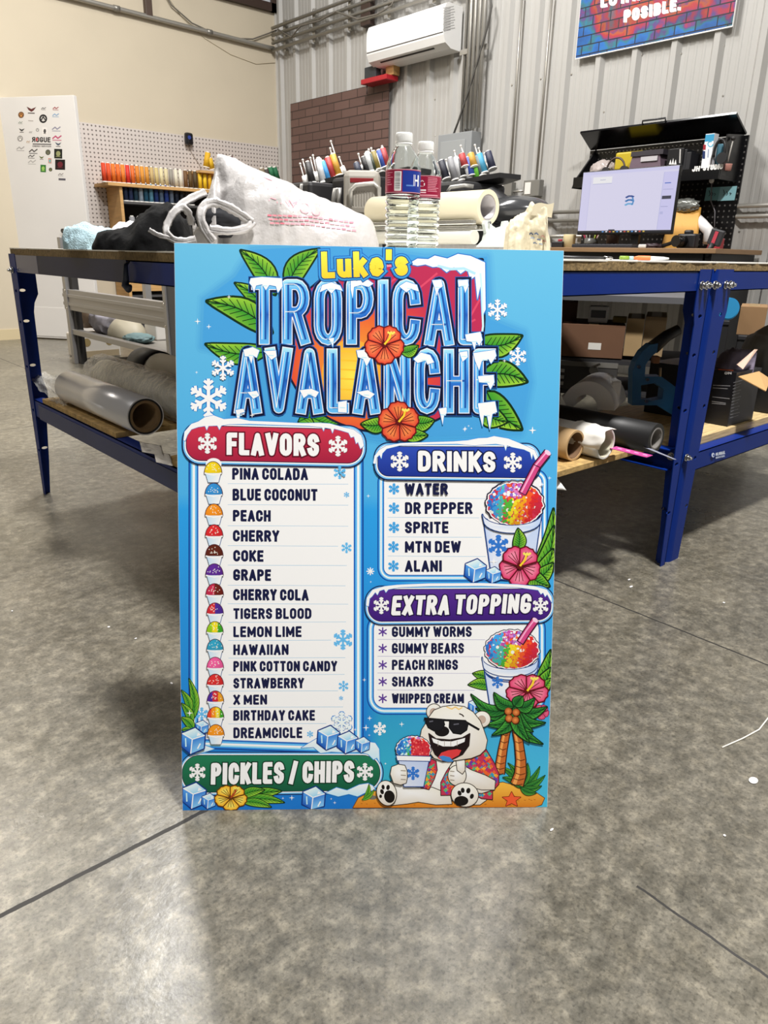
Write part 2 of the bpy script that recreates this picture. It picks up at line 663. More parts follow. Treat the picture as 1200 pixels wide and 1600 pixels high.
def mixh(a, b, t):
    A, B = hx(a), hx(b)
    t = min(1, max(0, t))
    return tuple(A[i]*(1-t)+B[i]*t for i in range(3))

# ================================================================== the room
XR, YL = 5.36, 8.01          # metal wall plane, cream wall plane
def floor_mat():
    m = bpy.data.materials.new('polished_concrete')
    m.use_nodes = True
    nt = m.node_tree
    N, L = nt.nodes.new, nt.links.new
    b = nt.nodes['Principled BSDF']
    tc = N('ShaderNodeTexCoord')
    def noi(scale, det=6, rough=.6, src=None):
        n = N('ShaderNodeTexNoise')
        n.inputs['Scale'].default_value = scale
        n.inputs['Detail'].default_value = det
        n.inputs['Roughness'].default_value = rough
        L(src or tc.outputs['Object'], n.inputs['Vector'])
        return n.outputs['Fac']
    def math_(op, a, bb=None):
        n = N('ShaderNodeMath')
        n.operation = op
        for i, v in enumerate((a, bb)):
            if v is None:
                continue
            if isinstance(v, (int, float)):
                n.inputs[i].default_value = v
            else:
                L(v, n.inputs[i])
        return n.outputs[0]
    def ramp(f, stops):
        r = N('ShaderNodeValToRGB')
        e = r.color_ramp.elements
        while len(e) < len(stops):
            e.new(.5)
        for el, (p, c) in zip(e, stops):
            el.position = p
            el.color = (*hexc(c), 1)
        L(f, r.inputs['Fac'])
        return r.outputs['Color']
    def mix(mode, f, a, bb):
        n = N('ShaderNodeMix')
        n.data_type = 'RGBA'
        n.blend_type = mode
        if isinstance(f, (int, float)):
            n.inputs[0].default_value = f
        else:
            L(f, n.inputs[0])
        L(a, n.inputs[6])
        if isinstance(bb, tuple):
            n.inputs[7].default_value = bb
        else:
            L(bb, n.inputs[7])
        return n.outputs[2]
    big = ramp(noi(2.2, 8, .65), [(.34, '#55534b'), (.5, '#6f6b60'), (.66, '#8a8475')])
    fine = ramp(noi(38, 8, .72), [(.34, '#3d3b35'), (.5, '#716c61'), (.66, '#a79f8d')])
    c = mix('MIX', .5, big, fine)
    spk = ramp(noi(170, 4, .6), [(.33, '#8a8a8a'), (.5, '#ffffff'), (1, '#ffffff')])
    c = mix('MULTIPLY', .55, c, spk)
    cl = ramp(noi(21, 7, .75), [(.40, '#aaa79f'), (.58, '#ffffff')])
    c = mix('MULTIPLY', .55, c, cl)
    # saw-cut joints along both room axes
    sp = N('ShaderNodeSeparateXYZ')
    L(tc.outputs['Object'], sp.inputs[0])
    wob = math_('MULTIPLY', math_('SUBTRACT', noi(25, 3), .5), .006)
    jm = None
    for ax, pos, wd, lo, hi in (('Y', .908, .0042, -9, .6), ('X', 1.632, .0028, -9, 9), ('Y', 3.96, .003, -9, 9), ('X', .836, .0022, -9, .36)):
        other = 'X' if ax == 'Y' else 'Y'
        d = math_('ABSOLUTE', math_('SUBTRACT', math_('ADD', sp.outputs[ax], wob), pos))
        k = math_('LESS_THAN', d, wd)
        k = math_('MULTIPLY', k, math_('LESS_THAN', sp.outputs[other], hi))
        jm = k if jm is None else math_('MAXIMUM', jm, k)
    c = mix('MIX', jm, c, (*hexc('#17130e'), 1))
    L(c, b.inputs['Base Color'])
    rr = N('ShaderNodeMapRange')
    rr.inputs[3].default_value = .20
    rr.inputs[4].default_value = .40
    L(noi(6, 6), rr.inputs[0])
    L(math_('ADD', rr.outputs[0], math_('MULTIPLY', jm, .4)), b.inputs['Roughness'])
    b.inputs['Specular IOR Level'].default_value = .75
    bp = N('ShaderNodeBump')
    bp.inputs['Strength'].default_value = .12
    bp.inputs['Distance'].default_value = .004
    L(math_('SUBTRACT', noi(60, 5), math_('MULTIPLY', jm, 2.0)), bp.inputs['Height'])
    L(bp.outputs['Normal'], b.inputs['Normal'])
    return m
bm = nb()
bx(bm, (-4, -4, -.1), (XR+.1, YL+.2, 0))
struct('floor', bm, floor_mat(), 'polished grey concrete floor with thin saw-cut joints', 'floor')

bm = nb()
bx(bm, (-4, YL, 0), (XR+.02, YL+.15, 5.4))
struct('wall_left', bm, mat('cream_paint', '#c4b9a4', .75, var=.04, scale=1.2, bump=.04, bscale=60), 'plain cream painted wall above the white pegboard', 'wall')

# ribbed metal liner wall: one profile run along the wall
def rib_profile(y0, y1):
    pts = []
    y = 2.444-.3048*12
    while y < y1:
        for dy, h in ((-.045, 0), (-.02, .034), (.02, .034), (.045, 0), (.085, 0), (.09, .003), (.105, .003), (.11, 0), (.145, 0), (.15, .003), (.165, .003), (.17, 0), (.205, 0), (.21, .003), (.225, .003), (.23, 0)):
            pts.append((y+dy, h))
        y += .3048
    return [p for p in pts if y0 <= p[0] <= y1]
bm = nb()
prof = rib_profile(-3.9, YL)
pr = [(bm.verts.new((XR-h, y, 0)), bm.verts.new((XR-h, y, 5.4))) for y, h in prof]
for a, b in zip(pr, pr[1:]):
    bm.faces.new((a[0], b[0], b[1], a[1]))
metal_wall = mat('white_metal_panel', '#a9a7a3', .48, 0.0, var=.03, scale=2)
struct('wall_right', bm, metal_wall, 'off-white ribbed metal wall panels behind the desk', 'wall')
bm = nb()
bx(bm, (XR+.002, -4, 0), (XR+.1, YL+.1, 5.4))
struct('wall_right_backing', bm, metal_wall, 'flat backing behind the ribbed metal wall', 'wall')
bm = nb()
bx(bm, (XR-.035, YL-.025, 0), (XR+.001, YL-.001, 5.4))
struct('trim_1', bm, M('#c9c6c0', .45), 'grey vertical corner trim between cream and metal walls', 'trim')
# screws on the wall panels
bm = nb()
for (x, y) in ((943, 72), (1003, 86), (1064, 84), (1131, 72), (944, 175), (1130, 150), (893, 116), (680, 155), (680, 212), (845, 123), (800, 133), (1155, 362)):
    p = onx(x, y, XR)
    cyl(bm, p, p-V((.006, 0, 0)), .009, .006, 8)
struct('trim_2', bm, M('#b9b6b0', .3, .8), 'small screw heads in the ribbed metal wall', 'screws')

# the rest of the hall, out of view: ceiling and the two walls behind the camera
hall = M('#4a4845', .8)
bm = nb(); bx(bm, (-4, -4, 5.4), (XR+.1, YL+.15, 5.5)); struct('ceiling', bm, hall, 'pale hall ceiling above the lamps', 'ceiling')
bm = nb(); bx(bm, (-4.1, -4, 0), (-4, YL+.15, 5.4)); struct('wall_rear', bm, hall, 'plain hall wall left of the camera', 'wall')
bm = nb(); bx(bm, (-4, -4.1, 0), (XR+.1, -4, 5.4)); struct('wall_front', bm, hall, 'plain hall wall behind the camera', 'wall')

# window in the upper corner of the cream wall
bm = nb()
for lo, hi in (((4.3, YL-.05, 3.40), (5.34, YL, 3.48)), ((5.27, YL-.05, 3.40), (5.34, YL, 4.3)), ((5.06, YL-.04, 3.48), (5.10, YL-.005, 4.3)), ((4.3, YL-.05, 3.4), (4.37, YL, 4.3)), ((4.3, YL-.05, 4.22), (5.34, YL, 4.3))):
    bx(bm, lo, hi)
w1 = struct('window_1', bm, M('#3a2a22', .5), 'dark brown framed window high on the cream wall', 'window')
bm = nb()
bx(bm, (4.36, YL-.02, 3.47), (5.28, YL-.006, 4.23))
obj('pane', bm, M('#c8ccd2', .08, spec=.8), w1)
bm = nb()
p = ony(228, 0, YL)
bx(bm, (p.x-.035, YL-.06, 3.07), (p.x+.035, YL-.001, 4.6), .004)
tag(obj('downpipe', bm, M('#4a3a31', .5)), 'dark brown vertical channel ending above the grey conduit', 'channel')
bm = nb()
p = onx(583, 0, XR)
bx(bm, (XR-.10, p.y-.07, 2.97), (XR-.035, p.y+.07, 4.6), .004)
tag(obj('wall_column', bm, M('#3b2c26', .5)), 'dark brown steel channel behind the air conditioner', 'channel')

# ================================================================== white door leaf with stickers
dA, dB = V((2.128, 8.0, .012)), V((2.74, 7.36, .012))
dA = dB+(V((2.128, 8.284, .012))-V((2.74, 7.40, .012))).normalized()*1.0
dd = (dB-dA).normalized()
dn = V((dd.y, -dd.x, 0))
if dn.dot(-dB) < 0:
    dn = -dn
ang = math.atan2(dd.y, dd.x)
DH = 2.15
door = tag(obj('door_1', box(nb(), (dA+dB)/2+V((0, 0, DH/2))-dn*.022, (1.0, .044, DH), ang, .003), mat('white_door', '#dcd9d6', .4, var=.03, scale=1.5)), 'open white door covered with small stickers', 'door', None, 'structure')
def dpt(x, y):
    d = ray(x, y)
    return CAMO+d*(((dB-CAMO).dot(dn))/d.dot(dn))
bm = nb()
h = dpt(103, 361)
cyl(bm, h, h+dn*.05, .02)
tube(bm, [h+dn*.05, h+dn*.06+dd*.03, h+dn*.06+dd*.13], .011)
h2 = dpt(120, 357)
obj('door_handle', bm, M('#5b5955', .3, .9), door, 'dark metal lever handle')
bm = nb()
box(bm, dA.lerp(dB, .5)+V((0, 0, .16))+dn*.002, (.96, .004, .28), ang)
obj('kick_plate', bm, M('#dedbd8', .4), door)
# stickers on the door
def sticker(fn, lab=None):
    A = Art(dpt, dn, 2e-5)
    A.z = 4e-4
    fn(A)
    return A.build('sticker', door, .45, lab)
A_ = []
def blk(x, y, w, h_, c, c2=None):
    def f(A):
        A.poly([(x-w/2, y-h_/2), (x+w/2, y-h_/2+.5), (x+w/2, y+h_/2+.5), (x-w/2, y+h_/2)], c)
        if c2:
            A.ell(x, y, w*.28, h_*.28, c2, n=10)
            A.stroke([(x-w*.3, y+h_*.3), (x+w*.3, y+h_*.32)], .8, c2)
    return f
def rnd_(x, y, r, c, c2):
    def f(A):
        A.ell(x, y, r, r*1.1, c, n=14)
        A.ell(x, y, r*.6, r*.66, c2, n=10)
        A.stroke([(x-r*.5, y+r*.4), (x, y-r*.5), (x+r*.5, y+r*.3)], r*.28, c)
    return f
def wing(x, y, s, c):
    def f(A):
        A.poly([(x-s, y-s*.6), (x, y-s*.1), (x+s, y-s*.5), (x+s*.5, y+s*.2), (x, y+s*.5), (x-s*.55, y+s*.15)], c)
        A.stroke([(x-s*.7, y+s*.75), (x+s*.7, y+s*.8)], s*.22, '#55504e')
    return f
def squig(x, y, s, c):
    def f(A):
        A.stroke([(x-s, y+s*.4), (x-s*.3, y-s*.2), (x+s*.2, y+s*.3), (x+s, y-s*.3)], s*.28, c)
        A.stroke([(x-s, y+s*.7), (x+s, y+s*.75)], s*.16, c)
    return f
def rogue(A):
    A.text('<OGUE', 50, 79, 222, 8, 1.7, [(0, '#2b2626')], 222.5)
    A.stroke([(51, 225), (80, 225.5)], 1.4, '#2b2626')
    A.text('ENERGY SERVICES', 51, 80, 229.6, 2.6, .5, [(0, '#57504f')], 230)
    A.ell(57.5, 218, 1.6, 2.6, '#b23a3a', n=10)
for f in (wing(49, 171, 7.5, '#5b2f2f'), squig(68, 169, 3.5, '#3c3a3a'), squig(87, 168.5, 4.5, '#8f2f36'), rnd_(33, 179.5, 4.6, '#6b4a30', '#c98a4a'),
          rnd_(67.5, 185.5, 6.3, '#2a2829', '#c9c6c2'), squig(87, 179, 5, '#7d9cbb'), squig(32, 191, 3.2, '#6d7a6a'), blk(48, 188.5, 8, 1.4, '#a39c98'),
          wing(34, 203, 4.6, '#3d3b3b'), squig(48, 206, 2.4, '#8b8785'), rnd_(58.5, 203, 2.6, '#8f8d8a', '#e5e2de'), blk(70, 205, 7.5, 12.5, '#dcd8d5', '#4c4a49'),
          squig(88, 200, 6.5, '#8a8898'), rnd_(31.5, 216.5, 4.4, '#8e8b88', '#e4e1dd'), squig(44, 221, 2.8, '#a98456'), rogue, squig(89, 214, 7, '#b0456a'),
          wing(91, 225, 5, '#4a5260'), squig(32, 231, 6, '#9a9794'), squig(52, 235, 6.5, '#4f4b4a'), rnd_(75, 238, 4, '#4b4c40', '#77765f'), blk(91, 240, 12.5, 15, '#22231f', '#8d8f63'),
          squig(49, 243.5, 5, '#5b5857'), wing(65, 246, 3.8, '#54602c'), blk(78, 251, 5, 8, '#b98276', '#5fb0b2'), blk(94, 257, 15.5, 16, '#1d1718', '#63222c'),
          squig(50, 252, 6, '#a8a5a2'), blk(67.5, 263, 8.5, 11.5, '#2c6a2c', '#93b85c'), rnd_(79, 265, 2.7, '#3b3e2c', '#8a8b5e'), squig(95, 272, 4, '#7b7774'), blk(97, 280, 11, 3.2, '#55525a')):
    sticker(f)
# cream wall beyond the open door (brighter next room seen at its edge) and a base strip
bm = nb()
bx(bm, (-4, YL-.012, 0), (3.0, YL, .1))
struct('baseboard_left', bm, M('#c9b995', .6), 'low base strip along the cream wall', 'baseboard')

# ================================================================== blue steel workbenches
BLUE = mat('blue_powder_coat', '#042a7c', .45, 0, var=.06, scale=5, spec=.22)
STEEL = M('#c4c4c4', .22, 1.0)
def chip_mat(nm, a):
    return mat(nm, a, .8, var=.35, scale=120, bump=.2, bscale=150)
CHIP = chip_mat('particle_board', '#86704b')
def plate(bm, outer, holes, org, du, dv, dn_, th):
    # flat plate with real holes; outer/holes in (u, v), thickness along dn_
    loops = [outer]+holes
    flat = [p for l in loops for p in l]
    org, du, dv, dn_ = V(org), V(du), V(dv), V(dn_)
    P = lambda p, k: org+du*p[0]+dv*p[1]+dn_*k
    A = [bm.verts.new(P(p, 0)) for p in flat]
    B = [bm.verts.new(P(p, th)) for p in flat]
    for t in tessellate_polygon([[V((p[0], p[1], 0)) for p in l] for l in loops]):
        bm.faces.new([A[i] for i in t])
        bm.faces.new([B[i] for i in t][::-1])
    k = 0
    for l in loops:
        n = len(l)
        for i in range(n):
            j = (i+1) % n
            bm.faces.new((A[k+i], A[k+j], B[k+j], B[k+i]))
        k += n
HOLES = (.733, .630, .477, .322, .173)
def slot(u, v, a=.0105, b=.005):
    return [(u+a*_c(t)*(1 if abs(_c(t)) > .3 else .8), v+b*_s(t)) for t in [i*PI/6 for i in range(12)]]
def leg(bench, cx, cy, sx, sy, zt=.852, t=.0028, wide=False):
    bm = nb()
    pr = [(0, 0), (.024, 0), (.036, .12), (.050, .30), (.064, .33), (.064, .385), (.052, .43), (.056, .66), (.062, .69), (.078, .72), (.078, zt), (0, zt)]
    pf = [(0, 0), (.024, 0), (.034, .17), (.044, .32), (.050, .48), (.053, .71), (.064, .745), (.066, zt), (0, zt)]
    if wide:
        # broad post with a rounded bend: the bend, then the flat face with its holes
        ws = [(.072, 0), (.080, .17), (.090, .32), (.097, .48), (.104, .70), (.116, .74), (.118, zt)]
        plate(bm, [(.03, 0)]+ws+[(.03, zt)], [slot(.066+.02*z, z, .008, .006) for z in HOLES], (cx, cy, 0), (sx, 0, 0), (0, 0, 1), (0, sy, 0), t)
        bend = [(.03-.03*_s(PI/2*i/6), .03-.03*_c(PI/2*i/6)) for i in range(7)]+[(0, .036)]
        A_ = [(bm.verts.new((cx+sx*a, cy+sy*b, 0)), bm.verts.new((cx+sx*a, cy+sy*b, zt))) for a, b in bend]
        for q0, q1 in zip(A_, A_[1:]):
            f = bm.faces.new((q0[0], q1[0], q1[1], q0[1]))
            f.smooth = True
        return obj('leg', bm, BLUE, bench)
    hs = [slot(.027, z) if z < .7 else slot(.028, z) for z in HOLES]
    plate(bm, pr if sy < 0 else pf, hs, (cx, cy, 0), (sx, 0, 0), (0, 0, 1), (0, sy, 0), t)
    plate(bm, pf, [list(h) for h in hs], (cx, cy, 0), (0, sy, 0), (0, 0, 1), (sx, 0, 0), t)
    return obj('leg', bm, BLUE, bench)
def bolt(bench, p, d, r=.009):
    bm = nb()
    p, d = V(p), V(d)
    cyl(bm, p, p+d*.003, r*1.25, n=16)
    cyl(bm, p+d*.003, p+d*.011, r, n=6)
    cyl(bm, p+d*.011, p+d*.018, r*.5, n=10)
    return obj('bolt', bm, STEEL, bench, 'shiny hex bolt')
def channel(name, bench, p0, p1, z0, z1, inn, depth=.03, m=None):
    # apron or stringer: an upright web with lips turned inwards
    p0, p1, inn = V(p0), V(p1), V(inn)
    bm = nb()
    t = .0025
    for a, b in ((z0, z1),):
        prism(bm, [p0+V((0, 0, a)), p1+V((0, 0, a)), p1+V((0, 0, b)), p0+V((0, 0, b))], inn*t)
    prism(bm, [p0+V((0, 0, z1-t)), p1+V((0, 0, z1-t)), p1+inn*depth+V((0, 0, z1-t)), p0+inn*depth+V((0, 0, z1-t))], V((0, 0, t)))
    prism(bm, [p0+V((0, 0, z0)), p1+V((0, 0, z0)), p1+inn*depth+V((0, 0, z0)), p0+inn*depth+V((0, 0, z0))], V((0, 0, t)))
    return obj(name, bm, m or BLUE, bench)
def workbench(name, label, x0, x1, y0, y1, wide=False):
    t = thing(name, label, 'workbench', ((x0+x1)/2, (y0+y1)/2, 0), 'blue steel workbenches')
    for cx, cy, sx, sy in ((x0, y1, 1, -1), (x0, y0, 1, 1), (x1, y0, -1, 1), (x1, y1, -1, -1)):
        leg(t, cx, cy, sx, sy, wide=wide and (cx, cy) == (x0, y0))
    e = .003
    channel('apron', t, (x0+e, y0+.06, 0), (x0+e, y1-.025, 0), .796, .848, (1, 0, 0))
    channel('apron', t, (x1-e, y0+.06, 0), (x1-e, y1-.06, 0), .796, .848, (-1, 0, 0))
    channel('apron', t, (x0+.05, y0+e, 0), (x1-.05, y0+e, 0), .796, .848, (0, 1, 0))
    channel('apron', t, (x0+.05, y1-e, 0), (x1-.05, y1-e, 0), .796, .848, (0, -1, 0))
    return t
TX0, TX1, TY0, TY1 = .759, 1.986, .942, 2.788
BA = workbench('workbench', 'blue steel workbench directly behind the menu board, its corner propping it up', TX0, TX1, TY0, TY1)
channel('stringer', BA, (TX0+.003, TY0+.02, 0), (TX0+.003, TY1-.02, 0), .30, .362, (1, 0, 0), .04)
channel('stringer', BA, (TX1-.003, TY0+.02, 0), (TX1-.003, TY1-.02, 0), .30, .362, (-1, 0, 0), .04)
BX0, BX1 = 1.996, 3.15
BB = workbench('workbench', 'blue steel workbench at the right edge, bolted against the first bench', BX0, BX1, TY0, TY1, True)
channel('stringer', BB, (BX0+.02, TY0+.003, 0), (BX1-.02, TY0+.003, 0), .28, .336, (0, 1, 0), .04)
channel('stringer', BB, (BX0+.02, TY1-.003, 0), (BX1-.02, TY1-.003, 0), .28, .336, (0, -1, 0), .04)
def tabletop(bench, x0, x1, y0, y1, seed):
    bm = nb()
    bx(bm, (x0, y0, .8485), (x1, y1, .8685))
    obj('tabletop', bm, CHIP, bench)
    random.seed(seed)
    bm = nb()                                   # white laminate skin with a chipped rim
    rim = []
    def side(ax, ay, bx_, by_, n):
        for i in range(n):
            k = i/n
            rim.append((ax+(bx_-ax)*k+random.uniform(-.0015, .0015), ay+(by_-ay)*k+random.uniform(-.0015, .0015)))
    e = .001
    side(x0-e, y0-e, x1+e, y0-e, 40)
    side(x1+e, y0-e, x1+e, y1+e, 30)
    side(x1+e, y1+e, x0-e, y1+e, 20)
    side(x0-e, y1+e, x0-e, y0-e, 50)
    prism(bm, [(x, y, .8676) for x, y in rim], (0, 0, .0032))
    obj('laminate_skin', bm, M('#f3efe6', .35), bench, 'white laminate work surface')
tabletop(BA, TX0+.002, TX1-.006, TY0+.001, TY1-.02, 3)
tabletop(BB, BX0+.012, BX1-.002, TY0+.003, TY1-.002, 5)
TT = .8708                                       # table height
# bolts at the joined posts, at the far left post and on the lower rails
for y, z in ((TY1-.03, .795), (TY1-.03, .33)):
    bolt(BA, (TX0+.03, TY1+.001, z), (0, 1, 0))
bolt(BA, (TX0-.001, TY1-.03, .80), (-1, 0, 0), .008)
for x in (TX1-.050, TX1-.022):
    bolt(BA, (x, TY0-.0005, .812), (0, -1, 0), .009)
bolt(BA, (TX1-.004, TY0+.03, .335), (-1, 0, 0), .009)
for x in (BX0+.078, BX0+.104):
    bolt(BB, (x, TY0-.0005, .812), (0, -1, 0), .009)
bolt(BB, (BX0+.018, TY0+.001, .812), (-.15, -1, 0), .009)
bolt(BB, (BX0+.016, TY0+.001, .333), (0, -1, 0), .0085)
# dark tape wrapped over the left apron and the lower rail
tape = M('#1a2146', .5, var=.15, scale=6)
tape2 = M('#2f376a', .25, spec=.7)
bm = nb(); bx(bm, (TX0+.0015, 1.82, .7945), (TX0+.0028, 2.50, .8486)); obj('tape_wrap', bm, tape, BA, 'dark slate tape over the apron')
bm = nb(); bx(bm, (TX0+.0012, 2.50, .7945), (TX0+.0028, TY1-.05, .8486)); obj('tape_wrap', bm, tape2, BA, 'shiny clear tape over the apron end')
bm = nb(); bx(bm, (TX0+.0012, 1.0, .2985), (TX0+.0028, 2.70, .350)); obj('tape_wrap', bm, M('#333d6a', .5, var=.1, scale=4), BA, 'grey-blue tape over the lower rail')
bm = nb()                                        # small bent hook hanging on the apron
yh = 1.795
tube(bm, [(TX0-.001, yh, .845), (TX0-.012, yh-.004, .838), (TX0-.013, yh, .81), (TX0-.011, yh+.012, .79), (TX0-.009, yh, .783), (TX0-.008, yh-.012, .79)], [.002, .005, .007, .010, .010, .004])
obj('hook', bm, M('#2b3245', .4), BA, 'dark bent hook on the apron')
# maker's mark on the right lower rail
A = Art(lambda x, y: ony(x, y, TY0-.0001), (0, -1, 0), 2e-5)
A.z = 3e-3
A.z = 5e-4
A.ell(1114, 711, 2.6, 3.6, '#c9d2e6', n=14)
A.ell(1115, 711.5, 1.2, 1.8, '#1f3f8f', n=10)
A.text('GLOBAL', 1118, 1132.5, 712.5, 5, 1.2, [(0, '#d4dcea')], 709)
A.text('INDUSTRIAL', 1118, 1132.5, 717, 3.2, .7, [(0, '#b4c0da')], 713.5)
A.build('maker_mark', BB, .5, 'white printed maker mark')

# ================================================================== the menu board
SB = V((.634, .741, 0)); SYAW, SLEAN = .8838, .2581
sd = V((_s(SYAW), -_c(SYAW), 0))
sn0 = V((_c(SYAW), _s(SYAW), 0))
su = sn0*_s(SLEAN)+V((0, 0, _c(SLEAN)))
sface = sd.cross(su)
if sface.dot(-sn0) < 0:
    sface = -sface
SB = SB - sn0*.003
SW, SH, STH = .6096, .9144, .0035
sign = thing('menu_board', 'tall sky-blue printed snow cone menu board leaning on the bench corner', 'sign', SB)
bm = nb()
prism(bm, [SB-sd*SW/2, SB+sd*SW/2, SB+sd*SW/2+su*SH, SB-sd*SW/2+su*SH], -sface*STH)
obj('board', bm, M('#e8eef2', .45), sign, 'thin white plastic board edge')
SB_ = SB.copy()
def smap(x, y):
    d = ray(x, y)
    p = CAMO+d*((SB_-CAMO).dot(sface)/d.dot(sface))
    # keep every print inside the board
    a = max(-SW/2+.0004, min(SW/2-.0004, (p-SB_).dot(sd)))
    b = max(.0004, min(SH-.0004, (p-SB_).dot(su)))
    return SB_+sd*a+su*b
A = Art(smap, sface)
A.z = 2e-4
TL, TR, BR, BL = (273.5, 377.5), (880.5, 390), (854, 1258), (286, 1264)
def bil(s, t):
    return tuple((TL[i]*(1-s)+TR[i]*s)*(1-t)+(BL[i]*(1-s)+BR[i]*s)*t for i in range(2))
def bgc(x, y):
    t = (y-380)/880
    c = mixh('#60b0d4', '#46a4da', min(1, t*2.2))
    if t > .45:
        c = mixh('#46a4da', '#2090d6', (t-.45)*2)
        if x < 640:
            c = mixh('#2b97db', '#1468bd', (t-.45)*1.6)
    if y > 1110 and x > 580:
        c = mixh('#2b86c4', '#38aac8', (y-1110)/110)
        c = tuple(c[i]*.6+mixh('#2ca2b4', '#4db4dc', (x-600)/230)[i]*.4 for i in range(3))
    return c
A.up()
for i in range(24):
    for j in range(36):
        q = [bil(i/24, j/36), bil((i+1)/24, j/36), bil((i+1)/24, (j+1)/36), bil(i/24, (j+1)/36)]
        if i == 0: q[0] = (q[0][0]-3, q[0][1]); q[3] = (q[3][0]-3, q[3][1])
        if i == 23: q[1] = (q[1][0]+3, q[1][1]); q[2] = (q[2][0]+3, q[2][1])
        if j == 0: q[0] = (q[0][0], q[0][1]-3); q[1] = (q[1][0], q[1][1]-3)
        if j == 35: q[2] = (q[2][0], q[2][1]+3); q[3] = (q[3][0], q[3][1]+3)
        A.tri(q, [bgc(*p) for p in q])
def glow(pts, ctr, w, c, k=.75):                  # soft printed halo around a shape
    for f, m_ in ((1.0, .25), (.7, .5), (.4, .8)):
        A.stroke(pts, w*2*f, lambda x, y, m_=m_: tuple(bgc(x, y)[i]*(1-m_*k)+hx(c)[i]*m_*k for i in range(3)), closed=True)

# ---------------- title block (view scale 1.9355)
A.view(270, 370, 1.9355)
def bg6(x, y):
    return bgc(270+x/1.9355, 370+y/1.9355)
halo = [(95, 190), (190, 120), (240, 40), (440, 20), (560, 30), (760, 60), (950, 60), (960, 250), (1060, 290), (1080, 440), (1050, 590), (900, 600), (620, 610), (400, 560), (170, 545), (180, 350), (90, 330)]
for wd, m_ in ((44, .12), (30, .25), (18, .42)):
    A.stroke(halo, wd, lambda x, y, m_=m_: tuple(bg6(x, y)[i]*(1-m_)+hx('#2f84c6')[i]*m_ for i in range(3)), closed=True)
A.poly(halo, '#4297d0')
for a in ((310, 175, 206, 42, 62, .1), (345, 160, 443, 38, 62, -.12), (290, 250, 188, 140, 50, .12), (300, 290, 104, 195, 72, .1), (290, 345, 100, 325, 60, -.1), (380, 560, 470, 545, 40, -.1)):
    A.leaf(*a[:5], bend=a[5])
for a in ((920, 320, 1055, 300, 66, .14), (930, 425, 1070, 438, 74, -.12), (950, 470, 1054, 582, 76, .1), (930, 520, 1010, 560, 60, .1), (420, 545, 530, 565, 40, .1)):
    A.leaf(*a[:5], bend=a[5])
A.stroke([(318, 120), (330, 250), (325, 380)], 8, '#1f5a22')
# sun disc and magenta panel
sunp = arc(640, 330, 310, 255, 20, 160, 24)
blob_ = [(560, 95), (720, 78), (935, 70), (940, 250), (930, 420)]+[(640+300*_c(math.radians(t)), 340+248*_s(math.radians(t))) for t in range(20, 175, 6)]+[(350, 250), (380, 190), (450, 130)]
A.stroke(blob_, 12, '#141a33', closed=True)
def sunc(x, y):
    d = math.hypot((x-560)/1.1, (y-400))/250
    return mixh('#f0a033', '#d5452f', d*1.3) if d < .75 else mixh('#d5452f', '#b12a50', (d-.75)*3)
ctr = (560, 390)
bl = []
for i in range(len(blob_)):
    a, b = V(blob_[i]), V(blob_[(i+1) % len(blob_)])
    for j in range(4):
        p = a.lerp(b, j/4)
        bl.append((p.x, p.y))
A.up()
for i in range(len(bl)):
    a, b = V(bl[i]), V(bl[(i+1) % len(bl)])
    c0 = V(ctr)
    for j in range(8):
        q = [c0.lerp(a, j/8), c0.lerp(a, (j+1)/8), c0.lerp(b, (j+1)/8), c0.lerp(b, j/8)]
        q = [(p.x, p.y) for p in q]
        A.tri(q, [sunc(*p) for p in q])
A.ell(540, 420, 90, 110, '#ffd84a', ce='#f0a033')
for i, yy in enumerate((345, 372, 400, 428, 460, 490)):
    A.stroke([(500-i*4, yy), (560, yy+4), (585, yy)], 5, '#f6b832')
A.stroke([(560, 97), (720, 80), (880, 72)], 8, '#f08aa0')
for x0_, y0_, x1_, y1_ in ((640, 150, 720, 95), (740, 160, 800, 110), (860, 140, 925, 100), (895, 250, 928, 190), (880, 270, 915, 250)):
    A.stroke([(x0_, y0_), (x1_, y1_)], 6, '#cf4462')
# snow on the panel corner
snow = [(712, 82), (740, 66), (772, 68), (792, 57), (830, 66), (862, 52), (900, 58), (944, 78), (946, 220), (936, 240), (930, 150), (921, 190), (914, 120), (900, 130), (890, 98), (870, 112), (850, 92), (828, 108), (806, 90), (786, 92), (764, 84), (740, 88)]
A.stroke(snow, 6, '#1f6fc0', closed=True)
A.poly(snow, '#f4fbff')
A.stroke([(930, 110), (934, 160), (938, 270), (934, 300)], 6, '#bfe2f6')
A.stroke([(800, 88), (840, 98), (880, 96), (915, 112)], 8, '#a9d6f2')
# ice lettering
def icefill(y0, y1):
    def f(x, y):
        t = (y-y0)/(y1-y0)
        if t < .16:
            return mixh('#a9def9', '#4fa8e6', t/.16)
        if t < .5:
            return mixh('#4fa8e6', '#2470cc', (t-.16)/.34)
        if t < .56:
            return mixh('#184c9e', '#1f5fba', (t-.5)/.06)
        return mixh('#1f5fba', '#5fb2ec', (t-.56)/.44)
    return f
def title(s, x0, x1, yb, h, yb1, sw, y0):
    ps = A.text(s, x0, x1, yb, h, sw, [(21, '#1b4f9c'), (16, '#0c1028'), (7, '#0e2a66'), (3.6, '#eaf8ff'), (-1, icefill(yb-h, yb))], yb1, gap=.30)
    for w_, dx, cc in ((sw*.30, -sw*.12, '#5fb4ee'), (sw*.20, sw*.12, '#174f9f'), (2.2, -sw*.24, '#e6f7ff')):
        A.up()
        for q, cl in ps:
            A.stroke([(a[0]+dx, a[1]-1) for a in q], w_, cc, cl, up=False, rnd=w_ > 3)
    return ps
title('TROPICAL', 238, 934, 326, 196, 326, 29, 130)
title('AVALANCHE', 188, 976, 532, 194, 534, 29, 340)
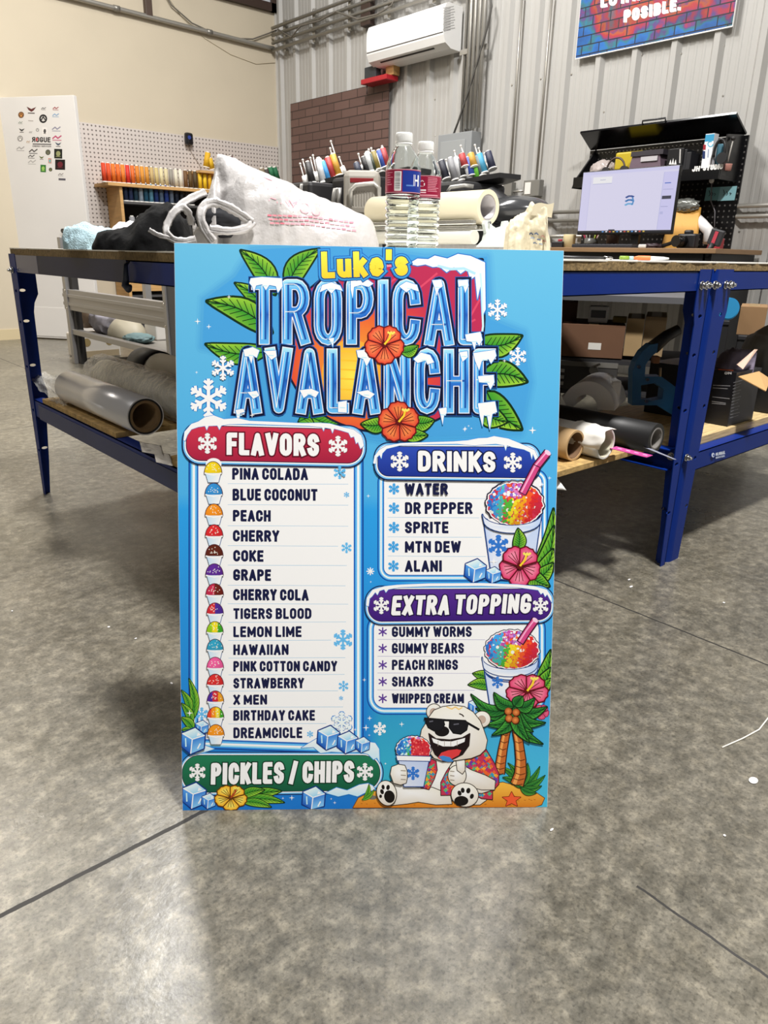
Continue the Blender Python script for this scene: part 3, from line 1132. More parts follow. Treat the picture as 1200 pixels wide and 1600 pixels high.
# snow caps and drips on the letters
for pts in ([(232, 140), (236, 126), (270, 122), (330, 126), (332, 150), (318, 170), (312, 150), (292, 146), (282, 162), (270, 144), (252, 148), (246, 168), (240, 150)],
            [(444, 168), (452, 146), (480, 138), (506, 148), (514, 164), (492, 158), (480, 172), (466, 158)],
            [(538, 134), (590, 130), (606, 142), (592, 152), (570, 146), (548, 152), (544, 186), (538, 160)],
            [(684, 150), (706, 136), (738, 146), (744, 166), (720, 158), (706, 168)],
            [(784, 132), (812, 130), (816, 150), (804, 158), (798, 180), (792, 156)],
            [(862, 132), (892, 130), (894, 148), (884, 170), (878, 148), (864, 152)],
            [(884, 296), (930, 288), (936, 312), (926, 330), (918, 316), (912, 342), (904, 318), (888, 316)],
            [(214, 342), (242, 334), (262, 344), (254, 366), (244, 360), (238, 384), (230, 362), (218, 362)],
            [(276, 346), (312, 344), (314, 362), (298, 372), (288, 360)],
            [(556, 344), (590, 342), (600, 366), (586, 392), (576, 370), (560, 364)],
            [(728, 370), (750, 350), (778, 358), (790, 380), (770, 386), (764, 374), (740, 382)],
            [(866, 350), (890, 346), (892, 364), (876, 378)],
            [(908, 352), (974, 342), (978, 360), (962, 384), (954, 370), (934, 376), (926, 404), (914, 376)],
            [(922, 422), (970, 418), (972, 440), (960, 462), (950, 442), (926, 440)],
            [(922, 504), (974, 498), (980, 530), (966, 536), (958, 584), (950, 540), (940, 540), (936, 574), (928, 540)],
            [(384, 464), (420, 460), (442, 470), (432, 486), (412, 476), (396, 488)],
            [(556, 470), (590, 464), (610, 476), (596, 490), (576, 482)],
            [(226, 470), (254, 466), (262, 480), (244, 490)],
            [(190, 524), (214, 520), (218, 530), (204, 534), (200, 560), (195, 556), (193, 536)],
            [(804, 520), (828, 516), (828, 534), (820, 540), (816, 568), (810, 540)],
            [(500, 500), (526, 496), (526, 532), (500, 530)],
            [(470, 308), (488, 306), (484, 334), (478, 318)]):
    A.stroke(pts, 3.4, '#2f86cf', closed=True)
    A.poly(pts, '#f2fbff')
    m_ = V((sum(p[0] for p in pts)/len(pts), sum(p[1] for p in pts)/len(pts)))
    A.stroke([(m_.x-8, m_.y+2), (m_.x+8, m_.y+3)], 3, '#b4dcf3')
# shop word in yellow
A.text("Luke's", 450, 712, 127, 82, 18.5, [(20, '#1f66b4'), (15, '#3c96d8'), (6, '#164a8a'), (0, lambda x, y: mixh('#f3e34a', '#f0c22c', (y-50)/80))], 118, slant=-.03, gap=.2, ends=True)
A.leaf(690, 350, 742, 330, 34, bend=.12)
A.leaf(650, 560, 570, 566, 44, bend=-.1)
A.leaf(720, 560, 790, 555, 44, bend=.1)
A.leaf(690, 585, 770, 600, 40, bend=.1)
A.flower(640, 326, 60, '#d8432f', '#f08a55', rot=.3)
A.flower(683, 560, 62, '#d0402f', '#f08a4a', rot=.9)
for x, y, r, c in ((982, 221, 32, '#f6fbff'), (1043, 362, 28, '#f6fbff'), (152, 397, 37, '#f6fbff'), (108, 489, 60, '#f6fbff')):
    A.flake(x, y, r, '#1f78c4', r*.28)
    A.flake(x, y, r, c, r*.17)
for x, y, r in ((75, 256, 10), (109, 272, 8), (170, 182, 7), (1088, 585, 12), (1003, 375, 6), (240, 540, 8), (884, 580, 7), (72, 410, 5)):
    A.spark(x, y, r, '#eaf7ff')

# ---------------- list panels: frame, sheet, header pill
def rr(x0, y0, x1, y1, r, d=(0, 0, 0, 0), n=7):
    # rounded rectangle; d = vertical shift of the four corners TL TR BR BL
    P = []
    for (cx, cy, a0, k) in ((x1-r, y0+r, -90, 1), (x1-r, y1-r, 0, 2), (x0+r, y1-r, 90, 3), (x0+r, y0+r, 180, 0)):
        P += [(cx+r*_c(math.radians(a0+90*i/n)), cy+d[k]+r*_s(math.radians(a0+90*i/n))) for i in range(n+1)]
    return P
def panel(x0, y0, x1, y1, r, d, w):
    p = rr(x0, y0, x1, y1, r, d)
    for ww, c in ((w*2.9, '#123f8c'), (w*2.5, '#2b86d8'), (w*2.05, '#8fd0f5'), (w*1.6, '#f2fbff'), (w*1.0, '#5fb2ea'), (w*.45, '#1c5fb4')):
        A.stroke(p, ww*2, c, closed=True)
    A.poly(p, '#eef0ef')
    return p
def pill(x0, y0, x1, y1, r, d, c0, c1, w):
    p = rr(x0, y0, x1, y1, r, d, 9)
    for ww, c in ((w*2.2, '#10214e'), (w*1.6, '#6db6ea'), (w*.9, '#e9f6ff'), (w*.35, '#14183a')):
        A.stroke(p, ww*2, c, closed=True)
    A.poly(p, lambda x, y: mixh(c0, c1, (y-y0)/(y1-y0)))
    return p
def snowcap(pts):
    A.stroke(pts, 5, '#2a7fc8', closed=True)
    A.poly(pts, '#f5fbff')
NAVY = '#161a3e'
def lines(ys, xa, xb, dy=0, c='#7fb4d6', w=2):
    for y, x in ys:
        A.stroke([(xa, y), (x, y+dy)], w, c)

# FLAVORS (view scale 3.75 then 3.6364)
A.view(270, 640, 3.75)
panel(150, 250, 1060, 1960, 30, (0, 18, 0, -30), 20)
fp = pill(82, 104, 1108, 296, 84, (-8, 14, 16, 0), '#c23048', '#9d1f3c', 13)
snowcap([(64, 180), (70, 130), (110, 84), (150, 70), (190, 44), (240, 34), (300, 56), (380, 50), (450, 66), (600, 72), (760, 80), (860, 78), (920, 82), (1000, 104), (1060, 118), (1104, 150), (1120, 210), (1100, 230), (1085, 190), (1074, 200), (1062, 158), (1044, 164), (1030, 136), (984, 122), (945, 112), (936, 138), (926, 112), (890, 106), (884, 126), (874, 104), (800, 96), (600, 90), (450, 84), (330, 86), (286, 94), (274, 118), (262, 94), (210, 96), (200, 120), (190, 96), (150, 102), (110, 116), (86, 150), (74, 184)])
A.text('FLAVORS', 316, 858, 266, 132, 30, [(16, '#5c0f22'), (0, '#f6f4ee')], 274)
for x, y in ((204, 198), (968, 214)):
    A.flake(x, y, 62, '#7c1730', 18)
    A.flake(x, y, 60, '#f8f6f2', 13)
rows = [('PINA COLADA', 376, 348, 792, 70), ('BLUE COCONUT', 498, 350, 848, 70), ('PEACH', 621, 352, 574, 68), ('CHERRY', 739, 352, 624, 68), ('COKE', 856, 354, 532, 68), ('GRAPE', 968, 354, 576, 68), ('CHERRY COLA', 1084, 354, 796, 67)]
for s, y, x0, x1, h in rows:
    A.text(s, x0, x1, y+h/2, h, 15.8, [(0, NAVY)], y+h/2+2, gap=.22)
lines([(434, 1028), (557, 1028), (680, 1028), (797, 968), (911, 1020), (1029, 1012), (1137, 1028)], 322, 0, 3)
A.view(270, 950, 3.6364)
rows2 = [('TIGERS BLOOD', 32, 344, 788, 62), ('LEMON LIME', 135, 344, 732, 62), ('HAWAIIAN', 237, 344, 658, 61), ('PINK COTTON CANDY', 331, 344, 934, 60), ('STRAWBERRY', 427, 344, 746, 60), ('X MEN', 521, 344, 536, 58), ('BIRTHDAY CAKE', 610, 344, 808, 60), ('DREAMCICLE', 709, 344, 736, 62)]
for s, y, x0, x1, h in rows2:
    A.text(s, x0, x1, y+h/2, h, 13.8, [(0, NAVY)], y+h/2-1, gap=.24)
lines([(81, 984), (184, 900), (284, 980), (379, 976), (472, 938), (564, 968), (658, 872)], 316, 0, -2)
for x, y, r in ((967, 180, 58), (970, 443, 30), (956, 512, 13), (780, 716, 19), (165, 602, 38)):
    A.flake(x, y, r, '#5fb0e2', r*.2)
A.view(270, 640, 3.75)
for x, y, r in ((978, 370, 38), (1018, 499, 17), (1018, 810, 32)):
    A.flake(x, y, r, '#58b0e2', r*.2)
# snow cups beside the flavours
def cup(cx, cy, k, cols):
    body = [(cx-46*k, cy+2*k), (cx+46*k, cy+2*k), (cx+31*k, cy+58*k), (cx-29*k, cy+58*k)]
    dome = arc(cx, cy+4*k, 50*k, 66*k, 180, 360, 14)
    A.stroke(body, 7*k, '#3d5f96', closed=True)
    A.stroke(dome, 8*k, '#4a2430', closed=True)
    A.poly(body, lambda x, y: mixh('#ffffff', '#b7d3ee', (cx-x)/(70*k)+.35))
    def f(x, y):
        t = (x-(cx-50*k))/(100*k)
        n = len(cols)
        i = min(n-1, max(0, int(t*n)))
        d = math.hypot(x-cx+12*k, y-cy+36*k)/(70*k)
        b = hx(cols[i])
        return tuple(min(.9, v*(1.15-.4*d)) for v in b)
    A.up()
    n = 12
    for i in range(n):
        for j in range(5):
            def Pt(a, r):
                t = math.radians(180+180*a)
                return (cx+50*k*r*_c(t), cy+4*k+66*k*r*_s(t))
            q = [Pt(i/n, j/5), Pt((i+1)/n, j/5), Pt((i+1)/n, (j+1)/5), Pt(i/n, (j+1)/5)]
            mx = sum(p[0] for p in q)/4
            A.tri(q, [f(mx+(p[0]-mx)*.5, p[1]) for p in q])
    A.stroke([(cx-50*k, cy+4*k), (cx, cy+15*k), (cx+50*k, cy+4*k)], 8*k, '#eef4fa')
    A.up()
    rnd = random.Random(int(cx*cy) % 999)
    for i in range(14):
        a, r = rnd.uniform(.1, .9), rnd.uniform(.2, .85)
        t = math.radians(180+180*a)
        A.stroke([(cx+50*k*r*_c(t), cy+66*k*r*_s(t)), (cx+50*k*r*_c(t)+4*k, cy+66*k*r*_s(t)+2*k)], 5*k, '#fff4dc', up=False)
A.ell(240, 320, 46, 36, '#f5fbff')
for (cx, cy, cols) in ((237, 368, ['#f2c81e']), (241, 494, ['#2f86c8']), (242, 616, ['#ee8a1e']), (243, 737, ['#cf2a2e']), (244, 853, ['#5a2418']), (245, 966, ['#5a2a8e']), (246, 1082, ['#b92a4a', '#6a2018'])):
    cup(cx, cy, 1, cols)
A.view(270, 950, 3.6364)
for (cx, cy, cols) in ((241, 28, ['#c62a34', '#4a2a8e']), (240, 134, ['#8fc020', '#e8d020', '#3fa428']), (241, 234, ['#2f97b8']), (242, 336, ['#e25a96']), (242, 432, ['#cc2c2c']), (243, 527, ['#4a2a90', '#c62a34', '#e8a028']), (244, 618, ['#d8442a', '#ee8a1e', '#e8d028', '#3fa428']), (246, 718, ['#ee8f1c'])):
    cup(cx, cy, .92, cols)

# DRINKS (view scale 3.6364)
A.view(560, 660, 3.6364)
panel(146, 300, 1040, 866, 40, (0, 0, 0, 0), 13)
pill(112, 132, 1010, 303, 60, (6, 10, 10, 0), '#2c49ad', '#1a2f86', 12)
snowcap([(84, 232), (92, 190), (118, 156), (160, 132), (240, 118), (400, 112), (540, 108), (620, 102), (680, 90), (730, 88), (770, 78), (850, 92), (900, 112), (960, 138), (1000, 158), (1018, 200), (1004, 214), (990, 178), (984, 210), (974, 170), (940, 154), (870, 140), (844, 130), (836, 160), (826, 130), (780, 122), (690, 128), (660, 132), (560, 122), (400, 124), (240, 130), (160, 150), (136, 176), (130, 206), (120, 184), (104, 200), (98, 236)])
A.text('DRINKS', 338, 778, 278, 118, 27, [(14, '#0d1640'), (0, '#f6f4ee')], 284)
for x, y in ((234, 222), (876, 228)):
    A.flake(x, y, 58, '#0f1d5e', 17)
    A.flake(x, y, 56, '#f8f6f2', 12)
for s, y, x1, h in (('WATER', 378, 508, 66), ('DR PEPPER', 487, 648, 68), ('SPRITE', 597, 512, 67), ('MTN DEW', 707, 582, 67), ('ALANI', 816, 474, 66)):
    A.text(s, 264, x1, y+h/2, h, 15.5, [(0, NAVY)], y+h/2, gap=.24)
    A.flake(202 if y < 600 else 199, y, 32, '#3f9bd8', 9)
lines([(430, 726), (539, 686), (650, 700), (759, 724)], 166, 0, 3)
def ball(cx, cy, rx, ry, seed=1):
    pts = [(cx+rx*(1+.035*math.sin(i*1.9))*_c(2*PI*i/60), cy+ry*(1+.035*math.sin(i*2.3))*_s(2*PI*i/60)) for i in range(60)]
    A.stroke(pts, 22, '#1a1030', closed=True)
    A.stroke(pts, 13, '#f4f2f6', closed=True)
    A.poly(pts, '#c0304a')
    rnd = random.Random(seed)
    pal = ['#2a6fc0', '#3f97d6', '#46b0a8', '#4fae3a', '#e8d22c', '#f2a11e', '#e4572a', '#d02a2c', '#c2283e']
    A.up()
    for i in range(560):
        a, r = rnd.uniform(0, 2*PI), math.sqrt(rnd.random())
        x, y = cx+rx*.97*r*_c(a), cy+ry*.97*r*_s(a)
        t = (x-(cx-rx))/(2*rx)+.10*(y-cy)/ry
        if y < cy-.25*ry and .25 < t < .62:
            c = rnd.choice(['#b2489a', '#d07ab8', '#f0e8f2', '#8a66c0', '#e4572a'])
        else:
            c = pal[int(min(len(pal)-1, max(0, t*len(pal)+rnd.uniform(-.35, .35))))]
        if rnd.random() < .05:
            c = '#fbe9dc'
        s_ = rnd.uniform(5, 11)
        cc = hx(c)
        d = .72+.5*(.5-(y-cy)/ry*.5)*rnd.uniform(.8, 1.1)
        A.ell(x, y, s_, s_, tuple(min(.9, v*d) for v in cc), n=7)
def bigcup(cx, top, rx, bot, h, ry, fl, flr):
    body = [(cx-rx*.93, top+ry)]+arc(cx, top+ry, rx*.93, ry, 180, 0, 12)[1:-1]+[(cx+rx*.93, top+ry), (cx+bot, top+h)]+arc(cx, top+h, bot, ry*.8, 0, 180, 10)[1:-1]+[(cx-bot, top+h)]
    A.stroke(body, 14, '#1d3f80', closed=True)
    A.poly(body, lambda x, y: mixh('#ffffff', '#a9bfe6', abs((x-cx)/rx)**2*.9+.08))
    rim = arc(cx, top+4, rx, ry, 180, 0, 14)+arc(cx, top+44, rx*.95, ry, 0, 180, 14)
    A.stroke(rim, 12, '#1d3f80', closed=True)
    A.poly(rim, lambda x, y: mixh('#fbfcff', '#b9cdec', abs((x-cx+40)/rx)**2))
    A.flake(fl[0], fl[1], flr, '#2f6fc2', flr*.24)
for a in ((985, 880, 1108, 490, 90), (990, 900, 1110, 590, 100), (990, 900, 1106, 720, 90), (980, 900, 1106, 800, 80), (960, 850, 1085, 930, 90), (950, 740, 905, 600, 90)):
    A.leaf(*a, bend=.1)
bigcup(872, 520, 168, 118, 330, 56, (795, 700), 62)
A.ell(884, 556, 140, 30, '#7a1f30')
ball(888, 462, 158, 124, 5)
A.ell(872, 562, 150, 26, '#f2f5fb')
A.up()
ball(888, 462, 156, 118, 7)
rim2 = arc(872, 520, 168, 66, 178, 2, 14)+arc(872, 560, 160, 66, 0, 180, 14)
A.stroke(rim2, 9, '#1d3f80', closed=True)
A.poly(rim2, lambda x, y: mixh('#fbfcff', '#b4c8ea', abs((x-840)/170)**2))
def straw(p, q, r_, w):
    A.stroke([p, q, r_], w+14, '#3a0f2a', cap=6)
    A.stroke([p, q, r_], w, lambda x, y: hx('#c8447e'), cap=2)
    A.stroke([(p[0]-w*.2, p[1]-4), (q[0]-w*.2, q[1]-4), (r_[0]-w*.2, r_[1])], w*.25, '#f0a2c4')
straw((932, 400), (1010, 250), (1072, 172), 36)
A.stroke([(995, 240), (1036, 258)], 5, '#3a0f2a')
A.ell(1074, 172, 20, 12, '#f3c2d8', rot=40)
A.leaf(900, 730, 905, 602, 70, bend=.1)
A.flower(916, 815, 118, '#cf3468', '#f090a8', rot=.35)
A.cube(664, 842, 66); A.cube(766, 866, 46)
A.spark(768, 790, 26, '#eaf8ff')
A.flake(68, 846, 22, '#eaf6ff', 6, arms=8, br=False)
for x, y, r in ((56, 418, 12), (604, 40, 14), (988, 46, 20), (1086, 316, 12), (1042, 352, 14), (626, 20, 7), (642, 34, 6), (796, 32, 6), (70, 906, 7)):
    A.spark(x, y, r, '#eaf7ff')

# EXTRA TOPPING (view scale 3.6364)
A.view(560, 950, 3.6364)
panel(88, 60, 1024, 566, 60, (0, 0, 0, 0), 14)
A.view(560, 660, 3.6364)
pill(58, 946, 1092, 1116, 74, (4, 0, 4, 12), '#512a88', '#3a1a70', 11)
snowcap([(44, 1040), (48, 996), (80, 950), (150, 930), (220, 922), (400, 914), (700, 912), (900, 920), (1000, 930), (1070, 950), (1096, 990), (1098, 1024), (1086, 1004), (1072, 976), (1060, 990), (1048, 966), (1036, 976), (1020, 952), (900, 936), (700, 928), (400, 930), (240, 936), (170, 948), (156, 966), (146, 948), (120, 956), (108, 980), (96, 964), (76, 990), (64, 1000), (58, 1044)])
A.text('EXTRA TOPPING', 186, 976, 1096, 112, 24, [(13, '#170a38'), (0, '#f6f4ee')], 1084, slant=.10, gap=.24)
for x, y in ((130, 1040), (1034, 1042)):
    A.flake(x, y, 50, '#1c0c48', 15)
    A.flake(x, y, 48, '#f8f6f2', 10)
A.view(560, 950, 3.6364)
for s, y, x1, h in (('GUMMY WORMS', 135, 644, 60), ('GUMMY BEARS', 229, 600, 60), ('PEACH RINGS', 323, 566, 59), ('SHARKS', 418, 426, 58), ('WHIPPED CREAM', 514, 600, 57)):
    A.text(s, 190, x1, y+h/2, h, 13.2, [(0, NAVY)], y+h/2-1, gap=.24)
    A.flake(138, y, 26, '#5b3a90', 8, br=False)
lines([(178, 720), (274, 690), (369, 690), (465, 660)], 108, 0, 2.5, '#8b86b8')
for a in ((1000, 480, 1092, 240, 90), (1000, 480, 1094, 340, 90), (1000, 480, 1094, 400, 60), (760, 420, 650, 372, 60), (760, 450, 624, 436, 60)):
    A.leaf(*a, bend=.1)
bigcup(866, 300, 158, 118, 250, 62, (790, 422), 34)
ball(872, 236, 148, 106, 11)
rim3 = arc(862, 284, 160, 66, 184, 4, 14)+arc(862, 326, 152, 62, 0, 180, 14)
A.stroke(rim3, 9, '#1d3f80', closed=True)
A.poly(rim3, lambda x, y: mixh('#fbfcff', '#b4c8ea', abs((x-830)/170)**2))
straw((920, 192), (960, 130), (1004, 68), 34)
A.ell(1004, 68, 18, 11, '#f3c2d8', rot=40)
A.flower(958, 470, 122, '#d23f6c', '#f0889e', rot=.3, sq=.8)
A.flower(1040, 590, 44, '#c23565', '#e8708e')
A.cube(664, 560, 44)
# pickles and chips pill
A.view(270, 950, 3.6364)
pill(56, 838, 1176, 1040, 96, (0, 0, -6, 6), '#1f7550', '#0f5238', 10)
A.text('PICKLES / CHIPS', 216, 1030, 1004, 124, 26, [(13, '#06301e'), (0, '#f2f1ec')], 990, gap=.22, slant=.02)
for x, y in ((140, 933), (1092, 930)):
    A.flake(x, y, 52, '#093c28', 15)
    A.flake(x, y, 50, '#f8f6f2', 11)
def snowpile(pts):
    A.stroke(pts, 7, '#2a7fc8', closed=True)
    A.poly(pts, lambda x, y: mixh('#f6fcff', '#a8d6f2', (y-min(p[1] for p in pts))/max(1, max(p[1] for p in pts)-min(p[1] for p in pts))*.8))
snowpile([(730, 794), (770, 770), (820, 740), (880, 720), (980, 730), (1060, 750), (1110, 760), (1150, 766), (1172, 800), (1176, 880), (1160, 850), (1140, 860), (1110, 830), (1060, 816), (980, 820), (900, 816), (840, 824), (800, 790)])
A.flake(960, 652, 66, '#2a7fc8', 18)
A.flake(960, 652, 62, '#dff2fd', 12)
A.cube(884, 736, 68); A.cube(992, 762, 62); A.cube(1078, 776, 44)
snowpile([(60, 800), (110, 770), (180, 780), (236, 800), (200, 812), (140, 830), (90, 820)])
for a in ((110, 640, 92, 400, 46), (100, 600, 50, 466, 40), (110, 660, 50, 540, 44), (120, 690, 48, 620, 46), (110, 700, 50, 690, 30)):
    A.leaf(*a, bend=.1)
A.cube(166, 676, 40)
A.cube(116, 752, 74)
A.spark(96, 596, 20, '#eaf8ff')
snowpile([(870, 1050), (930, 1020), (990, 1036), (1060, 1004), (1110, 996), (1136, 1010), (1150, 1030), (1090, 1050), (1050, 1070), (1000, 1056), (940, 1070)])
for a in ((400, 1090, 618, 1040, 60), (400, 1090, 634, 1104, 50), (380, 1070, 520, 1032, 50), (400, 1100, 560, 1130, 44)):
    A.leaf(*a, bend=-.06)
A.cube(120, 1066, 74); A.cube(204, 1096, 44)
A.cube(800, 1084, 70)
A.flower(330, 1076, 94, '#e8a81e', '#fbe06a', ol='#5a3208', rot=.3, sty='#a8401c', sq=.78)
for x, y, r in ((1088, 408, 12), (1118, 626, 14), (1098, 680, 20), (1116, 722, 8), (676, 1078, 16), (920, 1106, 10), (900, 1084, 7), (1036, 690, 10), (626, 1080, 8)):
    A.spark(x, y, r, '#eaf7ff')
A.flake(1176, 686, 38, '#eaf6ff', 8)

# ---------------- beach corner: sand, palms, cartoon white bear with a cup
A.view(560, 950, 3.6364)
A.spark(246, 660, 16, '#f4fbff'); A.spark(64, 626, 14, '#eaf7ff'); A.spark(154, 884, 8, '#eaf7ff')
sand = [(-30, 1134), (0, 1080), (60, 1050), (140, 1030), (300, 1040), (500, 1020), (700, 1010), (820, 990), (930, 1020), (1010, 1050), (1056, 1080), (1040, 1116), (1000, 1134)]
A.stroke(sand, 8, '#5a3208', closed=True)
A.poly(sand, lambda x, y: mixh('#f0b040', '#c8741c', (y-1000)/130))
A.up()
rnd = random.Random(3)
for i in range(60):
    x, y = rnd.uniform(0, 1000), rnd.uniform(1060, 1120)
    A.stroke([(x, y), (x+10, y+1)], 4, '#a8601a', up=False)
A.ell(80, 1076, 24, 12, '#6f6a60')
A.leaf(30, 1090, 60, 1000, 26); A.leaf(20, 1090, 90, 1030, 22)
for tx, ty in ((800, 900), (850, 880), (1030, 900), (1060, 950), (1040, 1010), (1010, 1050), (930, 890), (820, 960), (960, 880)):
    A.leaf(920, 1020, tx, ty, 34, '#1c6a2c', '#5fae3a')
def trunk(pts, w0, w1):
    n = len(pts)
    ws = [w0+(w1-w0)*i/(n-1) for i in range(n)]
    A.stroke(pts, [w+12 for w in ws], '#2a1208')
    A.stroke(pts, ws, lambda x, y: hx('#b5622a'))
    A.stroke([(p[0]-w*.22, p[1]) for p, w in zip(pts, ws)], [w*.3 for w in ws], '#e09a50', rnd=False)
    A.up()
    for i in range(n*2-2):
        a, b = V(pts[i//2]), V(pts[min(n-1, i//2+1)])
        p = a.lerp(b, .5*(i % 2))
        w = ws[i//2]
        A.stroke([(p.x-w*.45, p.y-4), (p.x, p.y+6), (p.x+w*.45, p.y-2)], 4, '#4a200c', up=False)
trunk([(800, 940), (808, 880), (820, 800), (836, 720), (856, 650)], 56, 34)
trunk([(900, 1000), (920, 940), (922, 860), (910, 760), (888, 660)], 70, 34)
for tx, ty, b in ((668, 570, .25), (640, 490, .3), (720, 660, .3), (760, 720, .25), (1070, 560, -.28), (1060, 650, -.3), (1046, 770, -.25), (990, 700, -.2), (770, 480, .25), (1000, 510, -.3), (930, 500, 0), (970, 760, -.15)):
    A.leaf(885, 556, tx, ty, 62, '#125a28', '#4fae3c', bend=-b*.8)
for x, y in ((852, 586), (896, 592), (856, 626), (892, 636)):
    A.ell(x, y, 24, 24, '#3a1808')
    A.ell(x-2, y-2, 20, 20, '#e08a48', ce='#9a4a1c')
star = [(870+ (54 if i % 2 == 0 else 24)*_c(-PI/2+i*PI/5), 1088+(44 if i % 2 == 0 else 20)*_s(-PI/2+i*PI/5)) for i in range(10)]
A.stroke(star, 7, '#6a1a0c', closed=True)
A.poly(star, '#e0562e')
FUR, FUR2, OLN = '#f4f1ea', '#cfc6b8', '#2a2018'
def fur(pts, w=9):
    A.stroke(pts, w, OLN, closed=True)
    xs = [p[0] for p in pts]; ys = [p[1] for p in pts]
    c = (sum(xs)/len(xs), sum(ys)/len(ys))
    A.fan((c[0]-8, c[1]-10), pts, FUR, lambda x, y: mixh('#ebe5da', FUR2, (y-min(ys))/(max(ys)-min(ys)+1)))
def E_(cx, cy, rx, ry, rot=0):
    ca, sa = _c(math.radians(rot)), _s(math.radians(rot))
    return [(cx+rx*_c(2*PI*i/28)*ca-ry*_s(2*PI*i/28)*sa, cy+rx*_c(2*PI*i/28)*sa+ry*_s(2*PI*i/28)*ca) for i in range(28)]
shirt = ['#c8324a', '#e8a428', '#2a8fb0', '#6a3a9a', '#e0602a', '#3fae7a']
def shirtpiece(pts):
    A.stroke(pts, 9, OLN, closed=True)
    A.poly(pts, '#b8304c')
    xs = [p[0] for p in pts]; ys = [p[1] for p in pts]
    rnd = random.Random(int(sum(xs)))
    def inside(x, y):
        r = False
        for i in range(len(pts)):
            a, b = pts[i], pts[i-1]
            if (a[1] > y) != (b[1] > y) and x < (b[0]-a[0])*(y-a[1])/(b[1]-a[1])+a[0]:
                r = not r
        return r
    A.up()
    for i in range(400):
        x, y = rnd.uniform(min(xs), max(xs)), rnd.uniform(min(ys), max(ys))
        if inside(x, y) and inside(x-12, y) and inside(x+12, y) and inside(x, y+12) and inside(x, y-12):
            c = hx(rnd.choice(shirt))
            for k in range(4):
                A.ell(x+6*_c(k*PI/2), y+6*_s(k*PI/2), 6, 4, c, rot=k*90, n=7)
# body, legs
fur(E_(450, 980, 170, 130))
fur([(150, 990), (200, 985), (260, 1010), (340, 1020), (420, 1020), (520, 1060), (530, 1112), (440, 1116), (340, 1100), (280, 1110), (190, 1120), (140, 1080), (130, 1030)])
fur([(560, 1020), (660, 1010), (720, 1050), (726, 1090), (690, 1116), (560, 1118)])
shirtpiece([(396, 850), (440, 870), (446, 920), (430, 970), (400, 1030), (356, 1020), (360, 960), (400, 900)])
shirtpiece([(540, 870), (600, 830), (690, 800), (722, 800), (770, 880), (796, 940), (796, 1000), (760, 1040), (760, 1086), (700, 1080), (620, 1040), (560, 1060), (470, 1062), (470, 990), (500, 930)])
fur([(600, 990), (640, 960), (720, 960), (770, 990), (764, 1030), (700, 1050), (620, 1040)])
fur([(520, 900), (560, 850), (572, 850), (600, 846), (606, 900), (640, 920), (720, 950), (776, 980), (772, 1030), (700, 1030), (600, 1006), (540, 1000), (516, 970)])
fur(E_(560, 950, 50, 56))
fur([(562, 920), (556, 870), (566, 842), (596, 842), (604, 870), (604, 920), (590, 940)])
for yy in (925, 950, 975):
    A.stroke([(520, yy), (545, yy+3)], 5, '#8a7f70')
# head
fur(E_(430, 590, 42, 44)); A.ell(426, 592, 22, 24, '#b9a394')
fur(E_(702, 630, 46, 44)); A.ell(700, 632, 24, 24, '#b9a394')
head = [(400, 620), (430, 580), (480, 560), (540, 552), (600, 560), (650, 590), (690, 640), (710, 690), (730, 750), (720, 800), (690, 830), (640, 850), (560, 862), (480, 868), (430, 850), (390, 800), (352, 730), (360, 690), (386, 650)]
fur(head)
A.stroke([(500, 560), (530, 572), (550, 560), (570, 574), (590, 562)], 7, '#e8c070')
A.stroke([(572, 598), (590, 606), (598, 616)], 7, OLN)
mouth = [(400, 712), (440, 742), (520, 748), (590, 736), (632, 712), (626, 780), (590, 830), (530, 860), (480, 864), (436, 830), (412, 780)]
A.stroke(mouth, 8, OLN, closed=True)
A.poly(mouth, '#1c0f12')
A.poly([(416, 736), (470, 754), (530, 756), (606, 736), (602, 758), (540, 784), (480, 784), (426, 762)], '#faf6ee')
for x in (452, 488, 524, 560):
    A.stroke([(x, 752), (x, 782)], 3, '#a09488')
A.poly([(450, 850), (470, 820), (510, 806), (560, 800), (584, 806), (570, 834), (520, 860), (480, 866)], '#cf3a3c')
A.poly([(456, 842), (480, 836), (520, 846), (540, 870), (510, 872), (476, 864)], '#3a7fc0')
A.ell(474, 698, 42, 30, '#141012'); A.ell(464, 688, 14, 7, '#8a868a')
A.stroke([(372, 626), (500, 636), (600, 640), (686, 690)], 13, '#101014')
for pts in ([(384, 626), (480, 634), (486, 660), (470, 690), (430, 694), (398, 676), (386, 650)], [(520, 640), (606, 640), (620, 656), (612, 690), (580, 712), (540, 706), (518, 676)]):
    A.stroke(pts, 12, '#0c0c10', closed=True)
    A.poly(pts, '#17171c')
A.stroke([(402, 644), (424, 640)], 7, '#5a5a64'); A.stroke([(540, 660), (570, 656)], 7, '#5a5a64')
# cup and paw
ball(312, 800, 92, 68, 21)
A.poly([(296, 736), (400, 770), (402, 850), (300, 860)], '#c62a38')
A.ell(352, 806, 52, 54, '#d23a44', ce='#b82030')
A.up()
rnd = random.Random(8)
for i in range(120):
    a, r = rnd.uniform(0, 2*PI), math.sqrt(rnd.random())
    x, y = 314+84*r*_c(a), 800+62*r*_s(a)
    A.ell(x, y, 6, 6, rnd.choice(['#2a6fc0', '#4f9fe0', '#cfe6f8', '#1d58a8'] if x < 300 else ['#d02a34', '#b81e2c', '#ee6a64']), n=6)
cb = [(226, 850), (400, 856), (368, 1010), (260, 1010)]
A.stroke(cb, 10, '#1d3f80', closed=True)
A.poly(cb, lambda x, y: mixh('#ffffff', '#aebfe0', abs((x-300)/90)))
rm = [(216, 836), (410, 842), (406, 866), (222, 862)]
A.stroke(rm, 9, '#1d3f80', closed=True)
A.poly(rm, '#f6f8fc')
